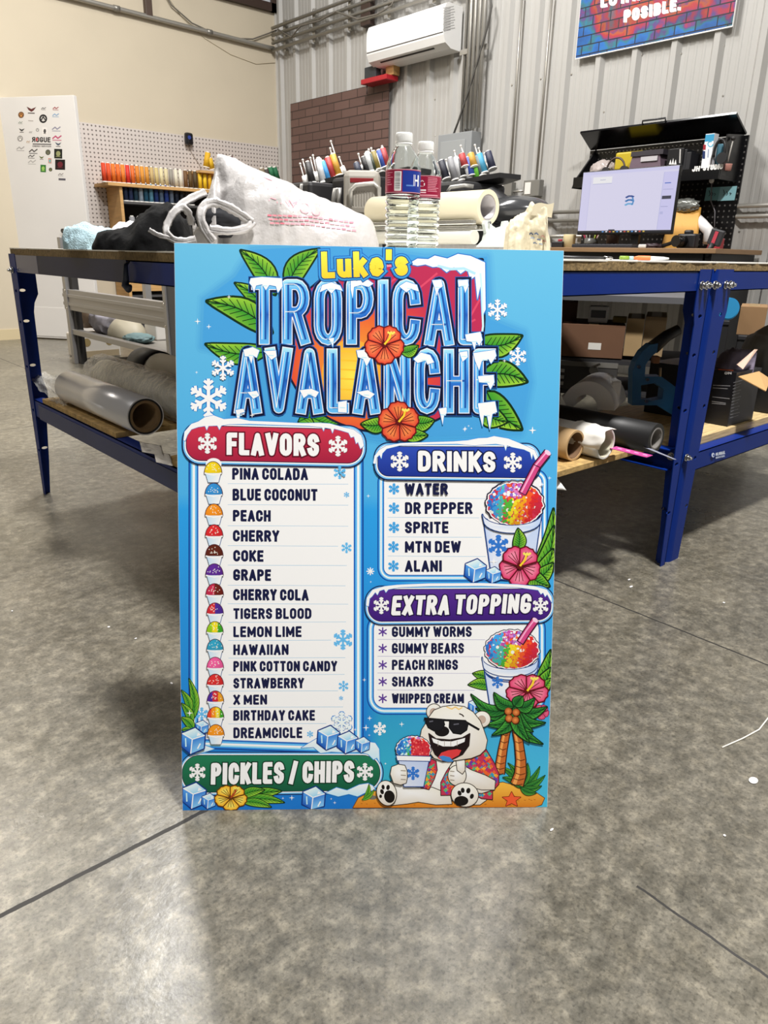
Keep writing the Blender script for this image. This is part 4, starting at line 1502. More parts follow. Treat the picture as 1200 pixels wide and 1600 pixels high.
A.flake(310, 936, 38, '#2f6fc2', 10)
fur([(182, 940), (190, 900), (226, 886), (262, 892), (274, 920), (276, 960), (270, 990), (240, 1000), (200, 990)])
for yy in (920, 946, 970):
    A.stroke([(240, yy), (270, yy+2)], 5, '#8a7f70')
# soles
for cx, cy, rx, ry, rot in ((160, 1048, 54, 70, -14), (604, 1060, 76, 66, 8)):
    fur(E_(cx, cy, rx, ry, rot))
for x, y, rx, ry, rot in ((176, 1068, 30, 36, -14), (134, 1040, 10, 15, -20), (140, 1014, 9, 14, -10), (168, 1016, 10, 15, 10), (126, 1066, 8, 10, 0),
                          (584, 1094, 40, 28, 0), (574, 1050, 11, 15, -20), (592, 1034, 11, 15, -6), (624, 1036, 12, 16, 10), (644, 1068, 11, 15, 20)):
    A.ell(x, y, rx, ry, '#14100e', rot=rot)
A.build('printed_artwork', sign, .38, 'sky-blue tropical snow cone menu print')

# ================================================================== things on the bench top
from mathutils.bvhtree import BVHTree
def lerp_prof(prof, x):
    for (a, b) in zip(prof, prof[1:]):
        if a[0] <= x <= b[0]:
            t = (x-a[0])/(b[0]-a[0]) if b[0] > a[0] else 0
            return tuple(a[k]+(b[k]-a[k])*t for k in range(1, len(a)))
    return tuple((prof[0] if x < prof[0][0] else prof[-1])[1:])
def heap(prof, D, base, nx=60, nj=30, amp=.012, freq=14, seed=0, p=.75, skip=None, lean=0.0):
    # a soft heap: (column, crest row, depth in metres) along its length, standing on `base`
    bm = nb()
    x0, x1 = prof[0][0], prof[-1][0]
    rings = []
    for i in range(nx+1):
        x = x0+(x1-x0)*i/nx
        y, dep = lerp_prof(prof, x)
        T = at(x, y, D)
        out = V((T.x, T.y, 0)).normalized()
        h = max(.004, T.z-base)
        r = []
        for j in range(nj+1):
            a = PI*j/nj
            q = V((T.x, T.y, base))-out*(_c(a)*dep/2)+V((0, 0, h*max(0, _s(a))**p))+out*lean*h*max(0, _s(a))
            n = V((0, 0, _s(a)))-out*_c(a)
            k = 1-2*abs(noise.noise(V((q.x*freq, q.y*freq, q.z*freq*1.3+seed))))
            k2 = 1-2*abs(noise.noise(V((q.x*freq*2.7+seed, q.y*freq*2.7, q.z*freq*2.7))))
            w = amp*min(1, h/.05)
            q = q+n*(w*(k*.8+k2*.4-.5))
            if q.z < base or j in (0, nj):
                q.z = base
            r.append(bm.verts.new(q))
        rings.append(r)
    for i in range(nx):
        for j in range(nj):
            if skip and skip(i/nx, j/nj):
                continue
            f = bm.faces.new((rings[i][j], rings[i+1][j], rings[i+1][j+1], rings[i][j+1]))
            f.smooth = True
    bm.faces.new(rings[0])
    bm.faces.new(rings[-1][::-1])
    return bm
def hit_map(bm, lift=.0012):
    t = BVHTree.FromBMesh(bm)
    def f(x, y):
        d = ray(x, y).normalized()
        h = t.ray_cast(CAMO, d)
        if h[0] is None:
            return at(x, y, 1.7)
        return h[0]-d*lift
    return f
# white shopping bag with handles
bagmat = mat('white_film_bag', '#b4b1b0', .3, bump=.6, bscale=30, spec=.5)
bm = heap([(300, 348, .08), (316, 322, .15), (328, 296, .2), (335, 275, .2), (334.5, 262, .14), (340, 241, .10), (352, 246, .16), (380, 258, .22), (440, 285, .27), (500, 311, .26), (552, 331, .22), (576, 342, .16), (586, 358, .12), (592, 383, .06)], 1.72, TT, 120, 54, .0105, 11, 3, .62)
fm = hit_map(bm)
bag = thing('shopping_bag', 'white plastic shopping bag with faint red print lying on the bench', 'bag', at(430, 385, 1.72))
gp = obj('bag_body', bm, bagmat, bag)
bm = nb()
def strap(bm, px, D, w=.009):
    # flat band of film following a path
    P = [at(x, y, d) for x, y, d in px]
    # smooth it
    for _ in range(2):
        Q = [P[0]]
        for a_, b_ in zip(P, P[1:]):
            Q += [a_.lerp(b_, .25), a_.lerp(b_, .75)]
        P = Q+[P[-1]]
    up_ = V((0, 0, 1)); fw_ = V((.665, .747, 0))
    rings = []
    for i, p in enumerate(P):
        d = (P[min(i+1, len(P)-1)]-P[max(i-1, 0)]).normalized()
        side = d.cross(fw_).normalized()
        k = 1+.35*noise.noise(V((i*.7, D, 2)))
        rings.append([bm.verts.new(p+side*w*k*a_+fw_*(.003*b_)) for a_, b_ in ((-1, 0), (-.4, -1), (.1, .3), (.5, -1), (1, 0), (.3, 1), (-.3, 1))])
    for a_, b_ in zip(rings, rings[1:]):
        for k in range(7):
            f = bm.faces.new((a_[k], a_[(k+1) % 7], b_[(k+1) % 7], b_[k])); f.smooth = True
    bm.faces.new(rings[0][::-1]); bm.faces.new(rings[-1])
strap(bm, [(300, 352, 1.66), (296, 334, 1.64), (286, 322, 1.63), (272, 330, 1.62), (262, 348, 1.62), (258, 362, 1.61), (268, 374, 1.61), (284, 378, 1.61), (306, 374, 1.62)], 1, .0075)
strap(bm, [(268, 336, 1.63), (282, 320, 1.66), (302, 308, 1.68), (322, 300, 1.7)], 2, .008)
strap(bm, [(266, 372, 1.61), (248, 368, 1.60), (233, 359, 1.60)], 3, .0045)
obj('handle', bm, bagmat, bag)
bm = nb()
strap(bm, [(334, 378, 1.58), (320, 360, 1.58), (312, 338, 1.58), (318, 320, 1.59), (336, 315, 1.6), (358, 324, 1.6), (378, 336, 1.6), (394, 348, 1.6)], 4, .009)
strap(bm, [(396, 346, 1.6), (386, 357, 1.59), (360, 362, 1.58), (328, 358, 1.58)], 5, .008)
obj('handle', bm, bagmat, bag)
A = Art(fm, (-.66, -.74, .12), 4e-5)
red = '#d98d98'
for i, (x0, x1, y0, y1) in enumerate(((412, 446, 276, 296), (420, 470, 296, 318), (452, 500, 312, 328))):
    A.text(('TH', 'ANK', 'YOU')[i], x0, x1, y0+17, 17, 1.1, [(0, '#d9929e')], y1+10, gap=.4)
for r in range(3):
    for k in range(17):
        x = 418+k*8+r*2
        y = 338+r*6+max(0, (x-480))*.17-abs(x-480)*.03
        A.stroke([(x, y), (x+6.5, y+.6)], 2.6, red if (k+r) % 4 else '#cf6f7e')
A.build('bag_print', bag, .4, 'faint red lettering')
tag(obj('folded_garment', blob(nb(), at(352, 344, 1.645), (.062, .03, .034), .2, 3, 4, 4, TT+.001, True, -.72), M('#24252a', .8)), 'dark garment seen inside the open mouth of the white bag', 'clothes')
# garments at the left of the bench
bm = heap([(143, 386, .03), (152, 366, .10), (165, 361, .14), (190, 358, .18), (205, 355, .2), (218, 347, .22), (231, 336, .22), (247, 326, .22), (262, 322, .2), (280, 330, .18), (300, 362, .1)], 1.92, TT, 90, 44, .024, 9, 9, .8)
tag(obj('black_garment', bm, mat('black_jersey', '#0a0a0b', .9, bump=.3, bscale=60, spec=.15)), 'crumpled black garment heaped beside the white bag', 'clothes')
bm = heap([(97, 372, .06), (102, 360, .12), (115, 354, .17), (140, 353, .2), (165, 358, .18), (185, 366, .12), (198, 378, .06)], 2.30, TT, 50, 30, .02, 14, 2, .6)
tag(obj('towel', bm, mat('pale_blue_terry', '#b3d0da', .95, bump=.8, bscale=260)), 'pale blue terry towel bunched at the bench end', 'towel')
bm = heap([(160, 372, .04), (185, 352, .12), (215, 346, .16), (245, 345, .12), (262, 350, .05)], 2.42, TT, 44, 24, .016, 18, 6, .8)
tag(obj('plastic_sheet', bm, mat('thin_white_film', '#dcd8dc', .25, bump=.3, bscale=40)), 'thin whitish plastic film lying behind the black garment', 'plastic film')

# two water bottles
pet = mat('clear_plastic', '#f7fbfb', .03, trans=1.0)
pet.node_tree.nodes['Principled BSDF'].inputs['IOR'].default_value = 1.14
def bottle(px, D, ytop, label, lab):
    b = at(px, 390, D)
    b.z = TT+.0004
    H = at(px, ytop, D).z-b.z
    k = H/.205
    r0 = .0315*k
    t = thing('water_bottle', label, 'bottle', b, 'water bottles')
    out = [(.0, .004), (.016, .002), (.026, .0), (.0305, .004), (.0315, .01)]
    z = .014
    while z < .098:
        out += [(.0315, z), (.0290, z+.003), (.0288, z+.006), (.0315, z+.009)]
        z += .0115
    out += [(.0312, .103), (.0316, .106), (.0316, .145), (.0312, .149), (.0295, .157), (.0255, .167), (.0195, .177), (.0140, .184), (.0122, .187), (.0122, .193)]
    inn = [(max(.0002, r-.0011), z+.0006) for r, z in out[::-1]]
    bm = nb()
    lathe(bm, [(max(.0002, r)*k, z*k) for r, z in out+inn], b, 40)
    obj('bottle_body', bm, pet, t)
    bm = nb()
    lathe(bm, [(.0143*k, .1885*k), (.0148*k, .190*k), (.0148*k, .2035*k), (.0140*k, .205*k), (.002, .205*k)], b, 36)
    cyl(bm, b+V((0, 0, .186*k)), b+V((0, 0, .188*k)), .0152*k, n=36)
    for i in range(36):
        a = 2*PI*i/36
        box(bm, b+V((.0149*k*_c(a), .0149*k*_s(a), .197*k)), (.0006, .0012, .012*k), a)
    obj('cap', bm, M('#f3f3f1', .4), t)
    # paper band, angle measured across the face turned to the camera
    face = math.atan2(-b.y, -b.x)
    def lm(u, v):                                  # u: -1..1 half turn left to right, v: 0..1 up
        a = face+u*PI
        return b+V(((r0+.0003)*_c(a), (r0+.0003)*_s(a), (.106+.0385*v)*k))
    class L(Art):
        def build(self, name, parent, rough=.3, label=None):
            me = bpy.data.meshes.new(name)
            o0 = WORLD[parent.name]
            vs = []
            for (u, v), z in zip(self.v, self.heights()):
                p = lm(u, v)
                c = V((p.x-b.x, p.y-b.y, 0)).normalized()
                vs.append(p+c*float(z)-o0)
            me.from_pydata([tuple(q) for q in vs], [], self.f)
            a = me.color_attributes.new('ink', 'FLOAT_COLOR', 'CORNER')
            buf = []
            for cs in self.c:
                for c in cs:
                    buf += [c[0], c[1], c[2], 1.0]
            a.data.foreach_set('color', buf)
            me.materials.append(print_mat(rough))
            o = bpy.data.objects.new(name, me)
            COL.objects.link(o)
            o.parent = parent
            WORLD[o.name] = o0.copy()
            o['label'] = label
            return o
    A = L(lm, (0, 0, 1), 3e-5)
    A.cell = .01
    def rect(u0, v0, u1, v1, c):
        A.up()
        n = max(1, int(abs(u1-u0)*40))
        for i in range(n):
            a, c_ = u0+(u1-u0)*i/n, u0+(u1-u0)*(i+1)/n
            A.tri([(a, v0), (c_, v0), (c_, v1), (a, v1)], [hx(c)]*4)
    rect(-1, 0, 1, 1, '#8e1f3c')
    rect(-1, .0, 1, .035, '#c08a94')
    rect(-1, .965, 1, 1, '#c08a94')
    lab(A, rect)
    A.build('label_band', t, .3, 'red paper label')
    return t
def lab1(A, rect):
    rect(-.01, .04, .60, .94, '#23398f')
    rect(-.16, .08, -.03, .9, '#f0eeee')
    v = .13
    rnd = random.Random(4)
    while v < .85:
        h = rnd.choice((.012, .02, .03))
        rect(-.15, v, -.05, v+h, '#17131a')
        v += h+rnd.choice((.014, .022))
    for i in range(6):
        rect(-.34, .84-.1*i, -.34+random.Random(i).uniform(.08, .15), .87-.1*i, '#c98a99')
    rect(.20, .3, .24, .78, '#f0f0f4'); rect(.24, .5, .30, .58, '#f0f0f4'); rect(.30, .3, .34, .78, '#f0f0f4')
    rect(.06, .28, .2, .34, '#5f86c8')
def lab2(A, rect):
    for i in range(9):
        rect(.06, .88-.075*i, .06+random.Random(i+9).uniform(.16, .26), .905-.075*i, '#d9a0ac')
    for i in range(3):
        a = PI/2+i*2*PI/3
        A.stroke([(-.05+.045*_c(a-.75), .62+.13*_s(a-.75)), (-.05+.05*_c(a), .62+.15*_s(a)), (-.05+.045*_c(a+.75), .62+.13*_s(a+.75))], .02, '#f2eeee', up=False)
    A.up()
    rect(-.12, .30, .03, .36, '#f2eeee'); rect(-.12, .2, .03, .25, '#e4c4ca'); rect(-.2, .08, .3, .13, '#d9a0ac')
bottle(627, 1.40, 208, 'clear water bottle in front with barcode and blue patch on its label', lab1)
bottle(660, 1.49, 222, 'clear water bottle behind with recycling arrows on its red label', lab2)

# roll stand with a cream vinyl roll
RE = at(763, 324, 2.46)
VX, VY0, rz = RE.x, RE.y, RE.z
VY1 = onx(586, 331, VX).y
RR = .0515
bm = nb()
hollow(bm, (VX, VY0, rz), (VX, VY1, rz), RR, .038, 48)
vr = thing('vinyl_roll', 'cream vinyl roll lying across the metal roll stand', 'roll', (VX, 1.85, rz))
obj('film', bm, mat('cream_vinyl', '#cfc6ac', .4), vr)
bm = nb()
hollow(bm, (VX, VY0+.002, rz), (VX, VY1-.01, rz), .0378, .034, 40)
obj('core', bm, M('#a8a4a6', .35, .2), vr, 'grey cardboard core')
# stand
st = thing('roll_stand', 'metal roll stand with pale side plates on the bench', 'stand', (VX, 1.85, TT))
bm = nb()
zz = onx(660, 349, VX-.055).z
bx(bm, (VX-.065, VY0+.005, zz-.007), (VX-.045, VY1+.02, zz+.007), .003)
bx(bm, (VX-.05, VY0+.005, zz-.018), (VX-.04, VY1+.02, zz-.009), .002)
bx(bm, (VX-.02, VY0+.01, rz-RR-.014), (VX+.05, VY1+.02, rz-RR-.002), .003)
obj('rail', bm, M('#c9c8c2', .25, .9), st)
bm = nb()
zr = onx(660, 371, VX-.05).z
cyl(bm, (VX-.05, VY0+.005, zr), (VX-.05, VY1+.02, zr), .021, n=32)
obj('roller', bm, M('#c2c0b6', .35), st)
bm = nb()
pts = [(748, 386), (757, 376), (760, 364), (757, 350), (759, 344), (766, 344), (769, 352), (776, 357), (786, 354), (788, 346), (794, 345), (797, 352), (792, 366), (795, 386)]
prism(bm, [ony(x, y, VY0-.012) for x, y in pts], (0, .012, 0))
obj('side_plate', bm, M('#c4ccc8', .4), st)
bm = nb()
prism(bm, [V((VX-.09, VY1+.021, TT)), V((VX+.06, VY1+.021, TT)), V((VX+.05, VY1+.021, rz-RR-.002)), V((VX-.07, VY1+.021, zz+.01))], (0, .012, 0))
obj('side_plate', bm, M('#9a9c9a', .5), st)
bm = nb()
p = ony(764, 348, VY0-.0125)
cyl(bm, p, p-V((0, .006, 0)), .0045, n=12)
obj('screw', bm, STEEL, st)
# crumpled cream paper bundle
bm = heap([(787, 384, .03), (790, 362, .08), (797, 346, .12), (808, 340, .13), (818, 334, .12), (824, 326, .08), (829, 319, .05), (840, 320, .05), (851, 323, .05), (855, 330, .05), (847, 340, .07), (846, 352, .11), (855, 364, .11), (859, 374, .08), (860, 386, .04)], 1.95, TT, 100, 50, .010, 24, 5, .55)
fm = hit_map(bm, .0008)
cb_ = thing('paper_bundle', 'crumpled cream paper bundle with a small blue printed patch', 'paper', at(824, 386, 1.95))
obj('crumpled_paper', bm, mat('cream_tissue', '#c0b79e', .6, bump=.3, bscale=70), cb_)
bm = nb()
def corner(u, v):
    p = at(830+u*32+v*4, 336-v*16+u*8*(1-v)-u*4, 1.93+.02*u)
    return p+V((0, 0, .003*math.sin(u*6)*v))
sheet(bm, corner, 8, 6)
obj('loose_corner', bm, mat('cream_tissue_fold', '#c3baa2', .6), cb_)
A = Art(fm, (-.66, -.74, .12), 4e-5)
for i, (x, y) in enumerate(((838, 366), (832, 372), (842, 374), (848, 370), (836, 380), (845, 381), (830, 366), (850, 377))):
    A.stroke([(x-3, y), (x, y-2+i % 3), (x+3, y+1)], 1.8, ('#4f6286', '#7f8a96', '#3d4b66', '#b98f86')[i % 4])
A.build('printed_patch', cb_, .5, 'small blue-grey printed patch')
# small tools at the far rim
bm = nb()
a, b = at(872, 399.5, 2.03), at(945, 399, 2.16)
a.z = b.z = TT+.004
tube(bm, [a, a.lerp(b, .8), b], [.004, .004, .0035], 8)
tl = thing('scraper_bar', 'black bar tool lying on the bench right of the board', 'tool', a.lerp(b, .5))
obj('bar', bm, M('#1d1d20', .4), tl)
bm = nb()
cyl(bm, b, b+(b-a).normalized()*.03, .0055, .004, 10)
obj('tip', bm, STEEL, tl)
kn = thing('utility_knife', 'orange and white utility knife on the bench near the corner', 'knife', at(1003, 402, 2.12))
c0 = at(998, 401, 2.12); c0.z = TT+.006
dv = (at(1020, 401, 2.12)-at(998, 401, 2.12)); dv.z = 0; dv.normalize()
bm = nb(); tube(bm, [c0-dv*.012, c0, c0+dv*.028, c0+dv*.034], [.003, .006, .006, .003], 10); obj('grip', bm, M('#e8743c', .5), kn)
bm = nb(); tube(bm, [c0+dv*.03, c0+dv*.06, c0+dv*.075], [.005, .004, .002], 10); obj('body', bm, M('#eceae4', .5), kn)
mk = at(969, 399, 2.5); mk.z = TT+.006
dv2 = V((.747, -.665, 0))
bm = nb(); cyl(bm, mk, mk+dv2*.028, .006, n=12)
mkt = thing('marker_pen', 'small green capped marker lying beyond the black bar', 'pen', mk)
obj('barrel', bm, M('#7d9a34', .5), mkt)
bm = nb(); cyl(bm, mk+dv2*.028, mk+dv2*.042, .0055, n=12); obj('cap', bm, M('#9ec4c8', .4), mkt)

# ================================================================== under the first bench
ZB = .378
wood = mat('raw_chipboard', '#b1925c', .8, var=.3, scale=60, bump=.2, bscale=120)
pine = mat('pine_plank', '#cdb382', .65, var=.25, scale=7, stretch=(2, 22, 22))
def slab(nm, lo, hi, m, label, cat='board'):
    return tag(obj(nm, bx(nb(), lo, hi, .001), m), label, cat)
slab('shelf_board', (.765, 2.02, .3625), (1.945, 2.66, ZB), wood, 'particle board shelf lying on the lower rail near the far left leg')
slab('shelf_board', (.765, .995, .3625), (1.93, 1.70, ZB), wood, 'particle board shelf under the cardboard tubes, next to the menu board')
p = onz(975, 690, .385)
slab('wood_offcut', (1.55, 1.135, ZB+.0005), (1.955, 1.235, ZB+.02), pine, 'short pale plank on the shelf behind the cardboard tubes')
# foil roll
fr = thing('film_roll', 'silver film roll with open cardboard core on the lower shelf', 'roll', (.825, 2.2, .431))
bm = nb(); hollow(bm, (.825, 1.94, .432), (.825, 2.53, .432), .0535, .0500, 56)
obj('silver_film', bm, mat('silver_film', '#e6e5e7', .28, .35), fr)
bm = nb(); hollow(bm, (.825, 1.939, .432), (.825, 2.531, .432), .0500, .0455, 48); obj('black_layer', bm, M('#141416', .5), fr)
bm = nb(); hollow(bm, (.825, 1.941, .432), (.825, 2.529, .432), .0455, .0375, 48); obj('core', bm, mat('cardboard_core', '#8a6f4c', .85, var=.15, scale=30), fr)
wrap = bpy.data.materials.new('crinkled_clear_film')
wrap.use_nodes = True
nt = wrap.node_tree
pb = nt.nodes['Principled BSDF']
pb.inputs['Base Color'].default_value = (.85, .84, .80, 1)
pb.inputs['Roughness'].default_value = .12
pb.inputs['Alpha'].default_value = .34
nz = nt.nodes.new('ShaderNodeTexNoise'); nz.inputs['Scale'].default_value = 22; nz.inputs['Detail'].default_value = 5
bpn = nt.nodes.new('ShaderNodeBump'); bpn.inputs['Strength'].default_value = .9; bpn.inputs['Distance'].default_value = .02
tcn = nt.nodes.new('ShaderNodeTexCoord')
nt.links.new(tcn.outputs['Object'], nz.inputs['Vector']); nt.links.new(nz.outputs['Fac'], bpn.inputs['Height']); nt.links.new(bpn.outputs['Normal'], pb.inputs['Normal'])
def crinkled_roll(c0, c1, r, seed, n=44, m=46, amp=.006):
    c0, c1 = V(c0), V(c1)
    u, w, d = frame(c1-c0)
    bm = nb()
    R = []
    for i in range(m+1):
        t = i/m
        ring = []
        for k in range(n):
            a = 2*PI*k/n
            dr = u*_c(a)+w*_s(a)
            p = c0.lerp(c1, t)
            h = abs(noise.noise(V((p.y*9+seed, a*3, p.x*5))))+.5*abs(noise.noise(V((p.y*26+seed, a*6, 3))))
            rr_ = r+amp*(1-2*h)
            if i in (0, m):
                rr_ *= .5
            ring.append(bm.verts.new(p+dr*rr_))
        R.append(ring)
    for a, b in zip(R, R[1:]):
        for k in range(n):
            f = bm.faces.new((a[k], a[(k+1) % n], b[(k+1) % n], b[k])); f.smooth = True
    bm.faces.new(R[0][::-1]); bm.faces.new(R[-1])
    return bm
wr_ = thing('film_roll', 'pale roll wrapped in crinkled clear film beside the silver roll', 'roll', (.985, 2.0, .44))
bm = nb(); cyl(bm, (.985, 1.25, .443), (.985, 2.62, .443), .058, n=40); obj('film', bm, M('#b9b4a2', .5), wr_)
obj('clear_wrap', crinkled_roll((.985, 1.22, .446), (.985, 2.70, .446), .066, 3), wrap, wr_, 'shiny clear wrap')
gr_ = thing('film_roll', 'grey roll with a black end sleeve at the back of the lower shelf', 'roll', (1.16, 2.2, .45))
bm = nb(); cyl(bm, (1.16, 1.3, .452), (1.16, 2.60, .452), .066, n=40); obj('film', bm, M('#aaa598', .55), gr_)
bm = nb(); hollow(bm, (1.16, 2.56, .452), (1.16, 2.70, .452), .072, .067, 40); obj('end_sleeve', bm, M('#121214', .6), gr_, 'black end sleeve')
# loose clear film trailing along the shelf edge
bm = nb()
edge0 = [(47, 588, .52), (60, 606, .49), (84, 626, .44), (108, 650, .41), (130, 668, .40), (156, 686, .395), (190, 700, .39), (235, 716, .385)]
edge1 = [(70, 580, .52), (90, 590, .50), (106, 606, .46), (118, 630, .43), (150, 654, .405), (180, 672, .40), (206, 684, .40), (252, 704, .385)]
def film(u, v):
    k = u*(len(edge0)-1); i = min(len(edge0)-2, int(k)); t = k-i
    a = tuple(edge0[i][q]*(1-t)+edge0[i+1][q]*t for q in range(3))
    b = tuple(edge1[i][q]*(1-t)+edge1[i+1][q]*t for q in range(3))
    q = tuple(a[z]*(1-v)+b[z]*v for z in range(3))
    p = onx(q[0], q[1], .775+.06*v)
    d = .016*noise.noise(V((u*9, v*5, 1)))+.01*noise.noise(V((u*22, v*11, 4)))
    return p+V((-abs(d)*.6, 0, d))
sheet(bm, film, 60, 16)
tag(obj('clear_film', bm, wrap), 'loose crinkled clear film trailing over the lower shelf edge', 'plastic film')
for i, (x0, y0, w_, h_, lb) in enumerate(((218, 690, 34, 16, 'white paper scrap lying on the left lower rail near the board'), (240, 704, 26, 18, 'small folded paper scrap lowest on the left lower rail'))):
    bm = nb()
    sheet(bm, lambda u, v: onz(x0+u*w_+v*4, y0+v*h_+u*6, .385+.006*noise.noise(V((u*4, v*4, i)))), 8, 8)
    o = obj('paper_scrap', bm, M('#cbc6be', .7)); tag(o, lb, 'paper')
    m_ = o.modifiers.new('thick', 'SOLIDIFY'); m_.thickness = .0006
# tubes at the right end
def tube_thing(nm, label, c, r, ri, L_, mo, mi, lab_in=None):
    c = V(c)
    t = thing(nm, label, 'tube', c)
    e = c+V((0, L_, 0))
    bm = nb(); hollow(bm, c, e, r, ri, 48); obj('tube_wall', bm, mo, t)
    bm = nb(); hollow(bm, c+V((0, .002, 0)), e, ri, ri-.0015, 40); obj('inner_lining', bm, mi, t)
    return t
brown = mat('kraft_tube', '#b59468', .75, var=.1, scale=20)
c = onz(899, 696, ZB+.041); tube_thing('cardboard_tube', 'brown cardboard tube at the shelf front, nearest the menu board', (c.x, c.y, ZB+.0405), .040, .0345, .55, brown, M('#6e5238', .85))
c2 = onz(947, 694, ZB+.041)
wt = tube_thing('paper_tube', 'torn white paper tube beside the brown cardboard tube', (c2.x, c2.y, ZB+.0415), .0405, .0365, .55, mat('white_paper', '#dedbd4', .6, bump=.2, bscale=30), M('#c9c5ae', .7))
bm = nb()
ct = V((c2.x, c2.y, ZB+.0415))
def torn(u, v):
    a = math.radians(60+u*130)
    r = .0425+.004*v*v+.003*noise.noise(V((u*7, v*4, 2)))
    return ct+V((r*_c(a), -.012+.10*v-.005*_s(u*11), r*_s(a)+.002*noise.noise(V((u*9, v*6, 8)))))
sheet(bm, torn, 20, 10); obj('torn_wrap', bm, M('#e4e1da', .6), wt, 'torn white wrap')
c3 = onz(944, 658, ZB+.05); tube_thing('cardboard_tube', 'thin brown cardboard tube in dark sleeve behind the white tube', (c3.x, c3.y, ZB+.03), .028, .023, .05, brown, M('#5a442e', .85))
bm = nb(); cyl(bm, (c3.x, c3.y+.05, ZB+.03), (c3.x, c3.y+.6, ZB+.03), .0275, n=32)
tag(obj('tube_sleeve', bm, M('#15161d', .6)), 'dark sleeve drawn over the thin cardboard tube', 'sleeve')
c4 = onz(1042, 687, ZB+.04)
bt = thing('vinyl_roll', 'matte black vinyl roll at the right end of the shelf', 'roll', (c4.x, c4.y, ZB+.04))
bm = nb(); hollow(bm, (c4.x-.02, c4.y+.02, ZB+.042), (c4.x-.02, c4.y+.7, ZB+.042), .041, .03, 40); obj('film', bm, M('#1b1b1c', .45), bt)
bm = nb(); hollow(bm, (c4.x-.02, c4.y+.019, ZB+.042), (c4.x-.02, c4.y+.68, ZB+.042), .030, .026, 32); obj('core', bm, M('#77736f', .7), bt)
# pink tag strip
a, b = onz(963, 698, ZB+.024), onz(1020, 712, ZB+.022)
dv = (b-a).normalized(); nn = V((dv.y, -dv.x, 0))
bm = nb(); prism(bm, [a, b, b+nn*.032, a+nn*.032], (0, 0, .0012))
pk = thing('tag_strip', 'bright pink tag strip poking out past the pale plank', 'tag', a)
obj('strip', bm, M('#c24a92', .5), pk)
bm = nb()
for k in range(4):
    q = a.lerp(b, .12+.23*k)+nn*.012+V((0, 0, .0013))
    prism(bm, [q, q+dv*.012, q+dv*.014+nn*.007, q+dv*.002+nn*.007], (0, 0, .0004))
obj('marks', bm, M('#e3a9cb', .5), pk)
bm = nb(); e = onz(1052, 718, ZB+.02); q = onz(1005, 699, ZB+.02); prism(bm, [q, e, e+V((.004, -.006, 0)), q+V((.0, -.025, 0))], (0, 0, .001))
tag(obj('card_strip', bm, M('#8d8fa0', .5)), 'thin grey card strip under the pink tag', 'card')
# hanging paper corner
bm = nb()
sheet(bm, lambda u, v: at(858+u*(6+21*v), 738+v*26+u*v*2, 1.80-.02*v), 6, 6)
o = tag(obj('hanging_paper', bm, M('#efede8', .6)), 'white paper corner hanging below the shelf beside the board', 'paper')
m_ = o.modifiers.new('thick', 'SOLIDIFY'); m_.thickness = .0006
# white curved plastic offcut
def px6(X, Y):
    return 860+X/6, 540+Y/6
D0 = 2.22
oc = thing('curved_offcut', 'white curved plastic offcut arching over the dark tube', 'plastic', at(915, 642, D0))
outer = [(100, 470)]+[(350+250*_c(math.radians(t)), 590+255*_s(math.radians(t))) for t in range(205, 360, 9)]+[(600, 610)]
inner = [(440, 600)]+[(325+115*_c(math.radians(t)), 590+130*_s(math.radians(t))) for t in range(352, 190, -10)]+[(215, 570)]
bm = nb()
ring = [at(*px6(*p), D0) for p in outer+inner+[(150, 560)]]
back = V((.665, .747, 0))*.10
A1 = [bm.verts.new(p) for p in ring]; B1 = [bm.verts.new(p+back+V((.05, -.04, .012))) for p in ring]
for t in tessellate_polygon([ring]):
    bm.faces.new([A1[i] for i in t]); bm.faces.new([B1[i] for i in t][::-1])
for i in range(len(ring)):
    j = (i+1) % len(ring)
    f = bm.faces.new((A1[i], A1[j], B1[j], B1[i])); f.smooth = True
obj('arch', bm, mat('white_plastic', '#cfcdca', .3), oc)
bm = nb(); p = at(*px6(590, 430), D0+.07); box(bm, p, (.05, .03, .075), .9, .008); obj('end_block', bm, M('#dcdad6', .35), oc)
# blue hand press
D1 = 2.42
hp = thing('hand_press', 'blue cast hand press standing behind the bench leg', 'press', at(1030, 640, D1))
o_ = [(765, 560), (772, 240), (800, 160), (860, 60), (940, -10), (1010, -20), (1000, 60), (950, 100), (893, 180), (885, 290), (1040, 290), (1110, 340), (1190, 400), (1190, 640), (1160, 660), (1000, 560)]
h_ = [(850, 500), (850, 372), (980, 352), (1060, 410), (1050, 500), (950, 520)]
bm = nb()
loops = [[at(*px6(*p), D1) for p in o_], [at(*px6(*p), D1) for p in h_]]
flat = loops[0]+loops[1]
bk = V((.665, .747, 0))*.045
A1 = [bm.verts.new(p) for p in flat]; B1 = [bm.verts.new(p+bk) for p in flat]
for t in tessellate_polygon([[V((p[0], p[1], 0)) for p in o_], [V((p[0], p[1], 0)) for p in h_]]):
    bm.faces.new([A1[i] for i in t]); bm.faces.new([B1[i] for i in t][::-1])
k = 0
for l in loops:
    for i in range(len(l)):
        j = (i+1) % len(l)
        bm.faces.new((A1[k+i], A1[k+j], B1[k+j], B1[k+i]))
    k += len(l)
obj('frame', bm, mat('blue_enamel', '#1d6aa0', .4), hp)
bm = nb()
for X, Y in ((825, 198), (905, 318), (897, 520)):
    q = at(*px6(X, Y), D1-.001); cyl(bm, q, q-bk.normalized()*.008, .005, n=10)
obj('bolt', bm, STEEL, hp)
bm = nb(); q = at(*px6(985, 130), D1-.004); box(bm, q, (.03, .02, .022), .8, .003); obj('spring_block', bm, M('#8a5a34', .6), hp)
